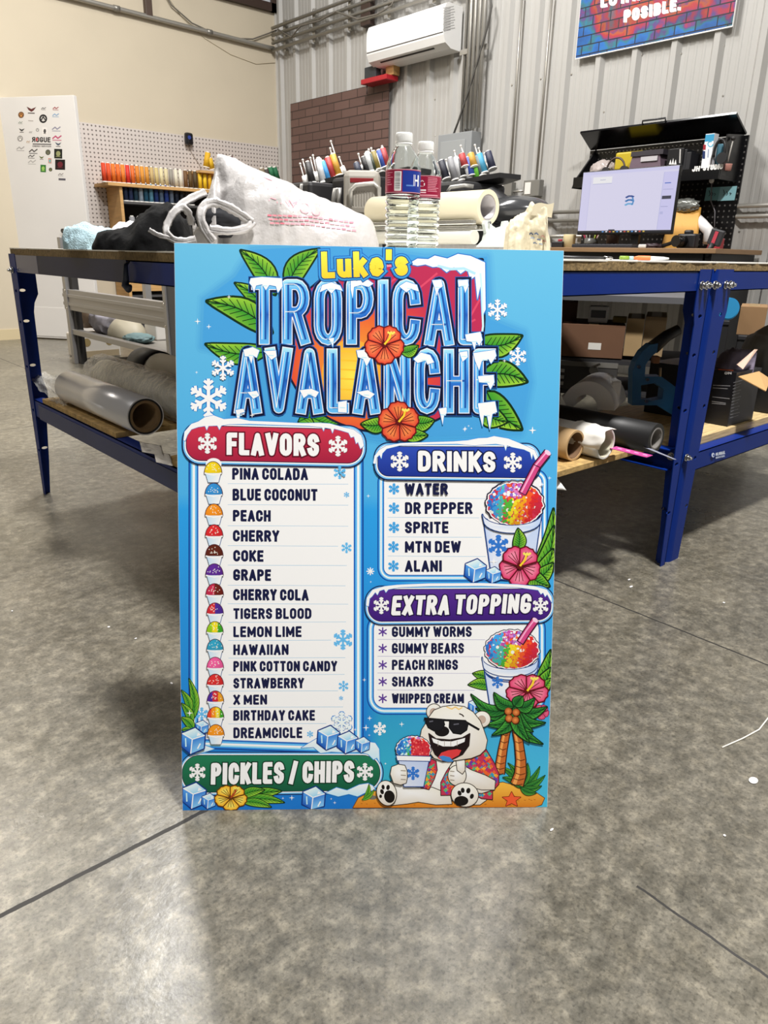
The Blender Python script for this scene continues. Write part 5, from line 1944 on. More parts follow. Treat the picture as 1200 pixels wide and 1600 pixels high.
bm = nb(); tube(bm, [at(*px6(1030, 210), D1-.002), at(*px6(1028, 290), D1-.002)], .004, 8); obj('pin', bm, M('#a08a6a', .4, .6), hp)
bm = nb(); tube(bm, [at(*px6(960, 20), D1+.02), at(*px6(1090, -90), D1+.04), at(*px6(1200, -150), D1+.06)], [.022, .018, .016], 12); obj('lever', bm, M('#121214', .5), hp)

# ================================================================== under the second bench
slab('shelf_plank', (BX0+.04, .985, .338), (BX1-.04, 1.13, .362), pine, 'pale pine plank in front under the black carton', 'plank')
slab('shelf_plank', (BX0+.04, 1.14, .338), (BX1-.04, 1.40, .362), pine, 'pale pine plank behind the front one under the black carton', 'plank')
c = onz(1136, 667, .362)
bxx = thing('printed_carton', 'open black printed carton on the pine planks', 'box', (c.x, c.y, .3625))
BH = at(1147, 582, math.hypot(c.x, c.y)).z-.3625
bm = nb(); bx(bm, (c.x, c.y, .3625), (c.x+.19, c.y+.30, .3625+BH), .001); obj('body', bm, M('#15151a', .4), bxx)
A = Art(lambda x, y: onx(x, y, c.x-.0001), (-1, 0, 0), 1e-5)
for (x0, y0, x1, y1) in ((1114, 602, 1141, 603), (1114, 606, 1137, 607.5), (1113, 620, 1140, 623), (1112, 627, 1134, 630), (1112, 630, 1134, 632)):
    A.stroke([(x0, y0), (x1, y1)], 1, '#8e8e92')
A.text('ON', 1132, 1143, 585, 4, 1.2, [(0, '#d8d8d8')])
A.stroke([(1122, 577), (1146, 579)], 2, '#7a3c28')
A.build('carton_print', bxx, .4, 'pale printed lines')
A = Art(lambda x, y: ony(x, y, c.y-.0001), (0, -1, 0), 1e-5)
for i in range(12):
    y = 596+i*5
    A.stroke([(1146-i*.5, y+2), (1160-i*.4-(i*7 % 5), y-2)], .8, '#77777c')
A.build('carton_print', bxx, .4, 'pale printed lines')
def flap(px, D, col, lb, nm='flap', th=.003):
    bm = nb()
    P = [at(x, y, d) for (x, y), d in zip(px, D)]
    prism(bm, P, (P[1]-P[0]).cross(P[2]-P[1]).normalized()*th)
    return obj(nm, bm, M(col, .7), bxx, lb)
dz = math.hypot(c.x, c.y)
flap([(1154, 588), (1186, 580), (1204, 592), (1197, 611)], [dz, dz+.1, dz+.12, dz-.05], '#c29a66', 'tan cardboard flap')
flap([(1152, 570), (1180, 546), (1184, 546), (1161, 577)], [dz+.02, dz+.08, dz+.09, dz+.02], '#d8b8a4', 'pale flap edge')
tag(obj('packing_paper', heap([(1112, 572, .1), (1125, 556, .16), (1145, 547, .2), (1165, 550, .16), (1182, 556, .08)], 2.75, .3625+BH-.01, 30, 20, .02, 16, 3, .7), M('#6f6677', .7)), 'crumpled mauve-grey packing sheet on top of the black carton', 'paper')
def carton(label, x0, y0, x1, y1, D, dep, col, yaw=None, tape_=None, lidc=None):
    # upright carton whose front fills the given patch at level distance D
    a, b = at(x0, y1, D), at(x1, y1, D)
    t_ = at(x0, y0, D)
    w_ = (V((b.x, b.y, 0))-V((a.x, a.y, 0))).length
    h_ = t_.z-a.z
    u = V((b.x-a.x, b.y-a.y, 0)).normalized()
    n_ = V((-u.y, u.x, 0))
    if n_.dot(V((a.x, a.y, 0))) < 0:
        n_ = -n_
    c_ = V((a.x, a.y, a.z))+u*w_/2+n_*dep/2+V((0, 0, h_/2))
    yw = math.atan2(u.y, u.x)
    t = thing('cardboard_carton', label, 'box', c_-V((0, 0, h_/2)))
    bm = nb(); box(bm, c_, (w_, dep, h_), yw, .002); obj('carton_body', bm, mat('cardboard', col, .8, var=.08, scale=6), t)
    bm = nb(); box(bm, c_+V((0, 0, h_/2+.0005)), (.05, dep*.98, .001), yw); obj('sealing_tape', bm, M('#9b7f55', .3), t)
    if lidc:
        bm = nb(); box(bm, c_-n_*(dep/2+.0008)+u*w_*lidc[0]+V((0, 0, h_*lidc[1])), (lidc[2], .001, lidc[3]), yw); obj('address_label', bm, M('#dedad2', .6), t, 'white paper label')
    return t
# low rack beyond the benches, loaded with cartons
rk = thing('storage_rack', 'low dark rack beyond the benches holding cartons and gear', 'rack', at(960, 560, 4.1))
a, b = at(858, 557, 4.05), at(1100, 557, 4.05)
zs = a.z-.012
u = V((b.x-a.x, b.y-a.y, 0)).normalized(); n_ = V((-u.y, u.x, 0)); L_ = V((b.x-a.x, b.y-a.y, 0)).length
if n_.dot(V((a.x, a.y, 0))) < 0:
    n_ = -n_
yw = math.atan2(u.y, u.x)
mid = V((a.x, a.y, 0))+u*L_/2+n_*.3
for z in (zs, at(905, 612, 3.98).z-.0125):
    bm = nb(); box(bm, mid+V((0, 0, z)), (L_, .6, .022), yw); obj('shelf', bm, M('#2b2a2c', .6), rk)
zt3 = at(950, 469, 3.8).z
bm = nb(); box(bm, mid+n_*.06+V((0, 0, zt3)), (L_+.1, .86, .03), yw); obj('worktop', bm, M('#5d5d60', .5), rk, 'grey worktop')
for su_ in (-1, 1):
    for sv in (-1, 1):
        bm = nb(); q = mid+u*su_*(L_/2-.02)+n_*sv*.28; box(bm, q+V((0, 0, zt3/2-.01)), (.035, .035, zt3-.015), yw); obj('post', bm, M('#252426', .5), rk)
carton('long brown carton with a white address label on the dark rack', 874, 505, 972, 556, 4.05, .4, '#6a4a34', lidc=(.05, -.15, .065, .035))
carton('tan carton beside the long brown carton on the dark rack', 973, 497, 1000, 556, 4.08, .4, '#a58a62')
carton('square tan carton at the right end of the dark rack', 1001, 494, 1034, 556, 4.1, .4, '#9b8260')
carton('small dark brown carton left on top of the long carton', 872, 470, 900, 505, 4.2, .3, '#50382a')
t = thing('plastic_tray', 'small white plastic tray standing on the long brown carton', 'tray', at(935, 504, 4.15))
p = at(934, 504, 4.15); bm = nb(); hh = at(934, 478, 4.15).z-p.z
box(bm, p+V((0, 0, hh/2+.001)), (.10, .09, hh), yw, .006); obj('tray_body', bm, M('#d6d6d6', .4), t)
bm = nb(); box(bm, p+V((0, 0, hh*.55))-n_*.046, (.075, .003, hh*.45), yw); obj('dark_front', bm, M('#55555a', .4), t)
bm = nb(); q = at(968, 504, 4.15); box(bm, q+V((0, 0, .016)), (.07, .08, .03), yw, .004); tag(obj('foam_block', bm, M('#7a6a34', .8)), 'small olive block beside the white plastic tray', 'block')
# dark machine with pale labels on the rack's lower shelf
mc = thing('power_mixer', 'dark audio unit with pale label strips on the lower rack shelf', 'device', at(900, 600, 4.0))
p = at(905, 612, 3.98); hh = at(905, 566, 3.98).z-p.z
bm = nb(); box(bm, p+V((0, 0, hh/2))+n_*.2, (.36, .3, hh), yw, .004); obj('case', bm, M('#3a3836', .6), mc)
bm = nb(); box(bm, p+V((0, 0, hh*.9))+n_*.049, (.36, .004, hh*.16), yw); obj('top_strip', bm, M('#6f6c66', .5), mc)
for k in range(3):
    bm = nb(); box(bm, p-u*.12+V((0, 0, hh*(.2+.22*k)))+n_*.048, (.06, .004, hh*.12), yw); obj('label_strip', bm, M('#a8a6a2', .5), mc)
bm = nb(); q = p+u*.06+V((0, 0, hh*.75))+n_*.04
cyl(bm, q, q-n_*.03, .022, n=16); tube(bm, [q-n_*.03+V((0, 0, .02)), q-n_*.04+u*.03+V((0, 0, .035))], .006, 8); obj('clamp_knob', bm, M('#8e8c88', .4, .5), mc)
# right edge: open carton and garments beyond the second bench
bm = nb(); bx(bm, (2.72, .99, .3625), (3.08, 1.37, .47), .006)
tag(obj('black_case', bm, M('#141416', .6)), 'flat black case under the grey garment on the second bench shelf', 'case')
tag(obj('grey_garment', heap([(1158, 548, .05), (1166, 532, .16), (1182, 520, .2), (1200, 514, .22), (1225, 512, .2), (1250, 530, .1)], 3.2, .4705, 40, 30, .03, 9, 5, .7), M('#8f8d8a', .85)), 'grey garment heap on the flat black case at the right edge', 'clothes')
def crate(label, x0, x1, yt, D, dep):
    a, b = at(x0, yt, D), at(x1, yt, D)
    u = V((b.x-a.x, b.y-a.y, 0)); w_ = u.length; u.normalize(); n_ = V((-u.y, u.x, 0))
    c_ = V((a.x, a.y, a.z/2))+u*w_/2+n_*dep/2
    t = thing('storage_crate', label, 'crate', (c_.x, c_.y, 0))
    bm = nb(); box(bm, c_, (w_, dep, a.z-.002), math.atan2(u.y, u.x), .004); obj('crate_body', bm, M('#141315', .6), t)
    bm = nb(); box(bm, V((c_.x, c_.y, a.z-.014))-n_*(dep/2+.004), (w_*.98, .008, .02), math.atan2(u.y, u.x), .002); obj('rim', bm, M('#232225', .5), t)
    return a.z
crate('tall black crate under the open tan carton by the metal wall', 1153, 1206, 523, 4.25, .35)
carton('tan carton on the tall black crate, right of the joined legs', 1150, 478, 1192, 522.5, 4.3, .3, '#8d6d4a')
crate('black crate carrying the round blue lid behind the joined legs', 1112, 1141, 499, 4.25, .3)
bm = nb(); q = at(1138, 487, 4.26); rl = q.z-at(1118, 499, 4.25).z; q.z = at(1112, 499, 4.25).z+.056
cyl(bm, q, q+V((.665, .747, 0))*.02, .055, n=32); cyl(bm, q-V((.665, .747, 0))*.004, q, .049, n=32)
tag(obj('blue_disc', bm, M('#2f8fc4', .4)), 'round blue disc standing on the black crate behind the joined legs', 'lid')

# ================================================================== stand behind the far bench end
SX = 2.03
sg = thing('machine_stand', 'aluminium machine stand behind the far end of the bench', 'stand', (SX, 5.2, 0))
alu = mat('brushed_aluminium', '#a5a3a2', .38, .6)
rz0, rz1 = onx(258, 500, SX).z, onx(100, 460, SX).z
za, zb = onx(180, 498, SX).z, onx(180, 462, SX).z
bm = nb(); bx(bm, (SX, 4.32, za), (SX+.05, 6.14, zb), .003)
for k in (.3, .7):
    z = za+(zb-za)*k; bx(bm, (SX-.006, 4.32, z-.012), (SX, 6.14, z+.012), .002)
obj('upper_rail', bm, alu, sg)
zc = onx(200, 540, SX).z
bm = nb(); bx(bm, (SX, 4.32, zc-.02), (SX+.05, 6.05, zc+.02), .003); obj('lower_rail', bm, alu, sg)
bm = nb(); bx(bm, (SX-.01, 6.03, 0), (SX+.02, 6.09, .95), .002); obj('post', bm, alu, sg)
bm = nb(); bx(bm, (SX+.02, 5.97, 0), (SX+.07, 6.09, .95), .002); obj('post', bm, M('#2a2826', .5), sg, 'dark rear post')
bm = nb(); bx(bm, (SX+.0, 4.16, 0), (SX+.08, 4.30, .95), .002); obj('post', bm, M('#55565a', .5), sg, 'grey sheet metal post')
bm = nb(); bx(bm, (SX-.01, 4.30, 0), (SX+.02, 4.34, .95), .002); obj('post', bm, alu, sg)
bm = nb(); bx(bm, (SX+.07, 4.2, zc-.015), (SX+.62, 6.05, zc-.005)); obj('shelf', bm, M('#77736d', .5), sg)
bm = nb(); bx(bm, (SX+.62, 4.2, 0), (SX+.67, 4.26, .95)); obj('post', bm, alu, sg)
bm = nb(); bx(bm, (SX+.62, 6.0, 0), (SX+.67, 6.06, .95)); obj('post', bm, alu, sg)
bm = nb()
for yy, z in ((4.33, zb-.01), (4.33, za+.012), (6.06, zb-.01), (6.06, za+.012), (4.33, zc)):
    cyl(bm, (SX-.012, yy, z), (SX-.002, yy, z), .009, n=8)
obj('bolt', bm, STEEL, sg)
ts = zc-.0045
def on_shelf(x, y, dX):
    p = onx(x, y, SX+dX); return p
def soft(nm, label, cat, x, y, dX, s, col, seed, amp=.3):
    p = onx(x, y, SX+dX)
    bm = nb(); blob(bm, (p.x, p.y, ts+s[2]*.9), s, amp, 2.2, 4, seed, ts+.001, True)
    return tag(obj(nm, bm, M(col, .6)), label, cat)
tb = soft('hanging_tote', 'brownish tote bag at the left end of the stand shelf', 'bag', 140, 505, .25, (.12, .16, .14), '#6f5d4c', 4, .2)
soft('clear_bag', 'grey clear plastic bag in the middle of the stand shelf', 'bag', 168, 515, .2, (.11, .2, .13), '#a9a6b0', 8, .35)
bm = nb(); p = onx(199, 520, SX+.22); blob(bm, (p.x, p.y, ts+.0), (.13, .22, .155), .03, 1.5, 4, 3, ts+.001)
tag(obj('rounded_cushion', bm, M('#98917f', .6)), 'rounded taupe half-dome cushion on the stand shelf', 'cushion')
soft('teal_cloth', 'dark teal folded cloth at the right end of the stand shelf', 'cloth', 218, 538, .15, (.1, .14, .035), '#5d7577', 6, .2)
bm = nb(); p = onx(235, 520, SX+.3); bx(bm, (p.x, p.y-.1, ts+.001), (p.x+.1, p.y+.1, ts+.24), .01)
tag(obj('white_canister', bm, M('#c9c5bf', .5)), 'pale upright canister at the right end of the stand shelf', 'canister')
wb = thing('white_tote_box', 'white box with two tan dots under the stand', 'box', onz(160, 560))
p = onz(130, 562); q = onz(190, 557)
dd_ = (q-p); dd_.z = 0; w_ = dd_.length; dd_.normalize(); nn_ = V((-dd_.y, dd_.x, 0))
hh = .20
bm = nb(); box(bm, p+dd_*w_/2+nn_*.15+V((0, 0, hh/2+.001)), (w_, .3, hh), math.atan2(dd_.y, dd_.x), .012); obj('box_body', bm, M('#d9d3c9', .5), wb)
for k in (.14, .72):
    bm = nb(); q = p+dd_*w_*k+V((0, 0, hh*.68)); cyl(bm, q-nn_*.001, q+nn_*.002, .034, n=20); obj('dot', bm, M('#9a8658', .6), wb, 'tan round dot')
bm = nb(); q = p+dd_*w_*.5+V((0, 0, hh*.2)); box(bm, q, (w_*.9, .004, .05), math.atan2(dd_.y, dd_.x)); obj('lower_band', bm, M('#a8977a', .6), wb)
bm = nb(); a = onz(160, 572); bx(bm, (a.x, a.y-.5, .001), (a.x+.5, a.y+.2, .03)); tag(obj('floor_mat', bm, M('#4a4740', .8)), 'dark flat mat on the floor under the stand', 'mat')
# floor litter
def litter(pts, r, label, col='#e6e2d8', z=.0016):
    bm = nb(); tube(bm, [onz(x, y, z) for x, y in pts], r, 6)
    tag(obj('plastic_strand', bm, M(col, .5)), label, 'litter')
litter([(1128, 1168), (1160, 1154), (1186, 1140), (1200, 1122), (1215, 1105)], .0014, 'long white strand on the concrete at the right edge')
def petal(x, y, rx, ry, label):
    c_ = onz(x, y, .001)
    bm = nb(); cyl(bm, c_, c_+V((0, 0, .0015)), 1, n=14)
    for v in bm.verts:
        d = v.co-c_; v.co = c_+V((d.x*rx, d.y*ry, d.z))
    tag(obj('paper_chip', bm, M('#e6e4e4', .5)), label, 'litter')
petal(1177, 1220, .010, .007, 'white petal-shaped chip on the concrete below the strand')
for i, (x, y, rx, ry, lb) in enumerate(((983, 906, .006, .0025, 'upper white chip near the foot of the joined legs'), (986, 917, .007, .003, 'lower white chip near the foot of the joined legs'), (1131, 942, .003, .003, 'lone tiny white chip right of the saw-cut joint'), (862, 1297, .004, .0015, 'tiny white sliver beside the lower right corner of the board'), (1132, 1306, .002, .002, 'pin-sized white speck near the lower right crack'),
                                (170, 980, .003, .003, 'round white speck on the floor left of the board'), (212, 998, .003, .002, 'oblong white speck on the floor left of the board'), (268, 1068, .002, .004, 'white speck on the floor closest to the board edge'), (19, 955, .002, .002, 'white speck at the far left of the floor'))):
    petal(x, y, rx, ry, lb)

# ================================================================== cream wall: conduit, pegboard, thread rack
GALV = M('#a8a59e', .35, .6)
def pipe(nm, pts, r, label, m=None, cat='pipe'):
    bm = nb(); tube(bm, pts, r, 12)
    return tag(obj(nm, bm, m or GALV), label, cat)
a, b = ony(130, 0, YL-.04), ony(428, 76, YL-.04)
cd = thing('wall_conduit', 'grey conduit crossing the top of the cream wall', 'pipe', a)
bm = nb(); tube(bm, [a-(b-a)*.8, a, b-V((.1, 0, 0)), b], .022, 12); obj('pipe', bm, GALV, cd)
for k in (.15, .62):
    bm = nb(); q = a.lerp(b, k); tube(bm, [q-V((.03, 0, 0)), q+V((.03, 0, 0))], .027, 12); obj('coupling', bm, M('#8f8c86', .4, .6), cd)
def sag(pts, Y):
    return [ony(x, y, Y) for x, y in pts]
pipe('cable_and_shadow', sag([(255, -15), (268, 8), (300, 36), (330, 50), (365, 60), (395, 61), (420, 52), (432, 47)], YL-.03), .007, 'thin grey cable sagging across the top of the cream wall', M('#6a655c', .6), 'cable')
pipe('cable_and_shadow', sag([(262, -5), (285, 28), (320, 60), (360, 85), (400, 100), (433, 98)], YL-.004), .003, 'painted thin shadow of the sagging cable on the cream wall', M('#b3a78e', .7), 'cable')  # thin strand on the wall stands in for the cable's cast shadow

def peg_mat(name, base, hole, pitch, r, u, v, rough=.5):
    m = bpy.data.materials.new(name); m.use_nodes = True
    nt = m.node_tree; b = nt.nodes['Principled BSDF']; b.inputs['Roughness'].default_value = rough
    tc = nt.nodes.new('ShaderNodeTexCoord'); sp = nt.nodes.new('ShaderNodeSeparateXYZ')
    nt.links.new(tc.outputs['Object'], sp.inputs[0])
    def mt(op, a, bb=None):
        n = nt.nodes.new('ShaderNodeMath'); n.operation = op
        for i, x in enumerate((a, bb)):
            if x is None: continue
            if isinstance(x, (int, float)): n.inputs[i].default_value = x
            else: nt.links.new(x, n.inputs[i])
        return n.outputs[0]
    def cell(o):
        return mt('SUBTRACT', mt('FRACT', mt('DIVIDE', mt('ADD', o, 20.0), pitch)), .5)
    a_, b_ = cell(sp.outputs[u]), cell(sp.outputs[v])
    d = mt('SQRT', mt('ADD', mt('MULTIPLY', a_, a_), mt('MULTIPLY', b_, b_)))
    k = mt('LESS_THAN', d, r/pitch)
    mx = nt.nodes.new('ShaderNodeMix'); mx.data_type = 'RGBA'
    nt.links.new(k, mx.inputs[0]); mx.inputs[6].default_value = (*hexc(base), 1); mx.inputs[7].default_value = (*hexc(hole), 1)
    nt.links.new(mx.outputs[2], b.inputs['Base Color'])
    return m
bm = nb(); bx(bm, (2.97, YL-.016, .95), (5.32, YL-.004, 2.045))
tag(obj('pegboard', bm, peg_mat('white_pegboard', '#c8c0bb', '#6d6561', .0406, .0085, 'X', 'Z')), 'long white pegboard on the cream wall', 'pegboard')
sc = ony(295, 217, YL-.06)
sec = thing('wall_sensor', 'small black camera sensor on the pegboard top', 'sensor', sc)
bm = nb(); box(bm, sc, (.09, .06, .12), .3, .02); obj('body', bm, M('#17181c', .3), sec)
bm = nb(); q = sc+V((-.01, -.036, .01)); cyl(bm, q+V((0, .01, 0)), q, .02, n=16); obj('lens', bm, M('#2a3f8a', .1), sec, 'bluish lens')
bm = nb(); tube(bm, [sc+V((0, .04, -.05)), ony(300, 240, YL-.02), ony(312, 258, YL-.02), ony(318, 280, YL-.02)], .005, 8); obj('cord', bm, M('#9a8f86', .6), sec)

# thread rack
RX0, RX1 = 3.20, 5.0
ZT = ony(158, 276, YL-.2).z
Yf = YL-.36
ztop = onx(170, 282, RX0).z if False else ony(240, 297, Yf+.05).z
ztop = ony(200, 287, Yf).z
rackm = mat('pine_rack', '#c49a62', .6, var=.15, scale=5, stretch=(1, 1, 12))
rk2 = thing('thread_rack', 'pine thread rack in front of the pegboard', 'rack', ((RX0+RX1)/2, Yf+.15, 0))
bm = nb(); bx(bm, (RX0-.12, Yf-.03, ztop-.03), (RX1+.1, YL-.03, ztop), .002); obj('top_board', bm, rackm, rk2)
for xx in (RX0, RX1):
    bm = nb(); bx(bm, (xx, Yf, 0), (xx+.03, YL-.03, ztop-.031)); obj('side_board', bm, rackm, rk2)
zs1 = ony(240, 351, Yf).z-.0
zs1 = ony(222, 316, Yf).z
for z, nm in ((zs1, 'shelf'), (zs1-.32, 'shelf'), (.42, 'shelf'), (.1, 'shelf')):
    bm = nb(); bx(bm, (RX0+.031, Yf+.005, z-.022), (RX1-.001, YL-.03, z)); obj(nm, bm, M('#4c4b4c', .5), rk2)
bm = nb(); bx(bm, (RX0+.031, YL-.05, .05), (RX1, YL-.03, ztop-.04)); obj('back_panel', bm, M('#2a2624', .8), rk2)
bm = nb(); bx(bm, (RX0+.031, Yf-.001, .46), (RX0+.62, Yf+.02, .85)); obj('drawer_front', bm, rackm, rk2)
# cones of thread
def cone(p0, p1, r, col, label, group, baser=None, parent_cat='thread cone'):
    p0, p1 = V(p0), V(p1)
    t = thing('thread_cone', label, parent_cat, p0, group)
    d = p1-p0
    bm = nb(); cyl(bm, p0+d*.06, p0+d*.94, r, r*.84, 16); obj('thread', bm, mat('thread_%s' % col.strip('#'), col, .55, bump=.4, bscale=300) if col not in TH else TH[col], t)
    bm = nb(); cyl(bm, p0, p0+d*.06, r*1.15, r*1.1, 16); cyl(bm, p0+d*.05, p0+d*.95, r*.55, r*.5, 8, False); cyl(bm, p0+d*.94, p1, r*.62, r*.5, 12); obj('spool', bm, M('#e6e3dc', .5), t)
    return t
TH = {}
def th(col):
    if col not in TH:
        TH[col] = mat('thread_%s' % col.strip('#'), col, .5, bump=.4, bscale=300)
top = [('#d8431c', 'orange-red'), ('#e0501c', 'bright orange-red'), ('#e0701c', 'orange'), ('#e0661a', 'deep orange'), ('#e37a22', 'warm orange'), ('#cc2a1c', 'red'), ('#d9661f', 'burnt orange'), ('#cf7a1e', 'amber'),
       ('#cf8a2a', 'golden'), ('#c98a30', 'ochre'), ('#b9a06a', 'khaki'), ('#c2b078', 'sand'), ('#cfc49a', 'cream'), ('#c9bd96', 'pale beige'), ('#8f8a80', 'grey'), ('#d3cdb8', 'ivory'), ('#d9d4c4', 'off-white'), ('#6a4a26', 'brown'), ('#5a4420', 'dark brown'), ('#4a3a1c', 'umber'),
       ('#e3b81c', 'yellow'), ('#e8c01a', 'lemon yellow'), ('#e2ac14', 'golden yellow')]
ordn = ['first', 'second', 'third', 'fourth', 'fifth', 'sixth', 'seventh', 'eighth', 'ninth', 'tenth', 'eleventh', 'twelfth', 'thirteenth', 'fourteenth', 'fifteenth', 'sixteenth', 'seventeenth', 'eighteenth', 'nineteenth', 'twentieth', 'twenty-first', 'twenty-second', 'twenty-third']
x = 163.0
for i, (c, nm) in enumerate(top):
    th(c)
    xx = 163+i*(328-163)/22
    p = ony(xx, 278+.08*(xx-160), Yf+.06); p.z = ztop+.0005
    hgt = .185
    cone(p, p+V((0, 0, hgt)), .0235, c, '%s thread cone, %s from the left on the rack top' % (nm, ordn[i]), 'thread cones on the rack top')
row2 = [('#1d2a4a', 'navy'), ('#26355e', 'dark navy'), ('#1c3f52', 'petrol'), ('#9fb0c2', 'silver blue'), ('#1f5a78', 'deep teal'), ('#5f9ab8', 'sky blue'), ('#1d3a7a', 'royal blue'), ('#5a6f8a', 'slate blue'), ('#223f8f', 'cobalt'), ('#6f7d94', 'grey blue'), ('#1a2438', 'blue-black'), ('#2a2c34', 'charcoal'), ('#3a3436', 'soft black'), ('#252228', 'black')]
for i, (c, nm) in enumerate(row2):
    th(c)
    xx = 197+i*(300-197)/13
    p = ony(xx, 312, Yf+.06); p.z = zs1+.0005
    cone(p, p+V((0, 0, .19)), .0245, c, '%s thread cone, %s from the left on the rack middle shelf' % (nm, ordn[i]), 'thread cones on the middle rack shelf')
for i in range(5):
    c = ('#8d8d90', '#a4a4a8', '#b8b8ba', '#c4c4c6', '#9a9a9c')[i]; th(c)
    p = ony(206+i*11, 340, Yf+.06); p.z = zs1-.3195
    cone(p, p+V((0, 0, .19)), .032, c, 'grey thread cone, %s from the left on the lower rack shelf' % ordn[i], 'grey thread cones on the lower rack shelf')
# cones seen over the bag at the right end of the rack
for i, (x0, y0, x1, y1, c, lb) in enumerate(((322, 262, 325, 237, '#d9a91c', 'yellow thread cone standing tilted above the rack beside the bag'), (331, 264, 327, 246, '#e0b422', 'short yellow thread cone lying against the tilted one'), (364, 262, 359, 243, '#5a3438', 'dark maroon thread cone above the bag'),
                                             (376, 268, 373, 252, '#3a2f2c', 'dark brown thread cone just right of the maroon one'), (412, 276, 408, 262, '#8a7a62', 'tan thread cone above the bag near the wall corner'), (418, 277, 415, 263, '#4a3f3a', 'umber thread cone between the tan and green cones'), (426, 279, 421, 260, '#2f7a52', 'green thread cone above the bag, left of its green twin'), (434, 282, 428, 260, '#1f6a44', 'dark green thread cone nearest the wall corner'))):
    th(c)
    Yq = Yf+.08
    cone(ony(x0, y0, Yq), ony(x1, y1, Yq-.02), .034, c, lb, 'thread cones above the bag')
bm = nb(); bx(bm, (RX1-.2, Yf+.02, ony(420, 284, Yf).z-.03), (5.3, YL-.03, ony(420, 284, Yf).z-.005)); tag(obj('small_shelf', bm, rackm), 'small pine shelf under the green cones near the wall corner', 'shelf')
bm = nb(); bx(bm, (4.1, Yf+.0, ony(330, 266, Yf).z-.03), (4.75, YL-.03, ony(330, 266, Yf).z-.008)); tag(obj('small_shelf', bm, rackm), 'small pine shelf under the tilted yellow cone', 'shelf')

# ================================================================== metal wall: pipes, air conditioner, boxes
def wpt(x, y, off=0.0):
    return onx(x, y, XR-off)
zc4 = [3.235, 3.165, 3.09, 3.02]
yv = [4.78, 4.83, 4.88, 4.93]
for i in range(4):
    z, y = zc4[i], yv[i]
    pts = [V((XR-.095, YL-.05, z)), V((XR-.095, y+.14, z)), V((XR-.095, y+.05, z-.02)), V((XR-.095, y, z-.10)), V((XR-.095, y, 1.93))]
    pipe('bent_conduit', pts, .017, ('topmost of four grey conduits bending down to the panel', 'second of four grey conduits from the top', 'third of four grey conduits from the top', 'lowest of four grey conduits above the air conditioner')[i])
for i, y in enumerate((4.975, 5.02)):
    pipe('riser_conduit', [V((XR-.052, y, 1.90)), V((XR-.052, y, 4.8))], .014, ('straight grey riser beside the bent conduits', 'straight grey riser nearest the air conditioner')[i])
ss = thing('pipe_straps', 'steel strut bars carrying the grey conduits', 'strut', (XR-.03, 6.4, 3.1))
for y in (5.4, 6.0, 6.6, 7.2, 7.75):
    bm = nb(); bx(bm, (XR-.077, y-.02, 2.98), (XR-.034, y+.02, 3.28)); obj('strut', bm, GALV, ss)
bm = nb(); bx(bm, (XR-.077, 4.74, 2.52), (XR-.068, 5.06, 2.56)); obj('strut', bm, GALV, ss)
pipe('loose_cable', [wpt(x, y, .11) for x, y in ((434, 46), (455, 58), (470, 40), (500, 32), (525, 18), (560, 30), (590, 22), (612, 8), (620, -10))], .008, 'loose grey cable looped over the conduits', M('#6f6a62', .6), 'cable')
pipe('black_cable', [wpt(x, y, .11) for x, y in ((764, -12), (768, 10), (762, 40), (748, 90), (733, 140), (716, 190), (709, 209))], .009, 'dark cable crossing the risers down to the panel', M('#4a4844', .6), 'cable')
ebx = thing('breaker_panel', 'grey metal breaker panel below the conduits', 'electrical panel', (XR, 5.0, 1.6))
bm = nb(); bx(bm, (XR-.16, 4.79, 1.2), (XR-.036, 5.20, 1.90), .004); obj('box', bm, M('#8f9294', .45), ebx)
bm = nb(); bx(bm, (XR-.166, 4.86, 1.3), (XR-.16, 5.16, 1.84), .002); obj('door', bm, M('#989b9c', .45), ebx)
for i, (x0, y0, x1, y1) in enumerate(((776, 286, 799, 306), (819, 282, 842, 306))):
    a, b = wpt(x0, y0, .09), wpt(x1, y1, .09)
    t = thing('outlet_box', ('grey outlet box left, nearer the thread machines', 'grey outlet box right, nearer the monitor')[i], 'outlet', (XR-.05, (a.y+b.y)/2, b.z))
    bm = nb(); bx(bm, (XR-.095, b.y, b.z), (XR-.035, a.y, a.z), .004); obj('box', bm, M('#8a8985', .4, .5), t)
    bm = nb(); ym, zm = (a.y*.7+b.y*.3), (a.z+b.z)/2; bx(bm, (XR-.1, ym-.03, zm-.045), (XR-.095, ym+.03, zm+.045)); obj('socket', bm, M('#dedad4', .4), t, 'white socket face')
pipe('outlet_drop', [wpt(816, -10, .045), wpt(807, 130, .045), wpt(797, 282, .045)], .010, 'thin conduit dropping to the left outlet box', M('#98948c', .4, .5))
pipe('outlet_drop', [wpt(863, -10, .045), wpt(851, 130, .045), wpt(838, 282, .045)], .010, 'thin conduit dropping to the right outlet box', M('#98948c', .4, .5))
pipe('outlet_link', [wpt(799, 300, .06), wpt(820, 298, .06)], .009, 'short conduit linking both outlet boxes')
for z, lb in ((1.225, 'upper grey conduit running low along the metal wall'), (1.16, 'middle grey conduit running low along the metal wall'), (1.04, 'lowest grey conduit along the metal wall left of the hutch')):
    pipe('low_conduit', [V((XR-.06, 1.2 if z > 1.1 else 3.6, z)), V((XR-.06, 4.25, z))], .015, lb)
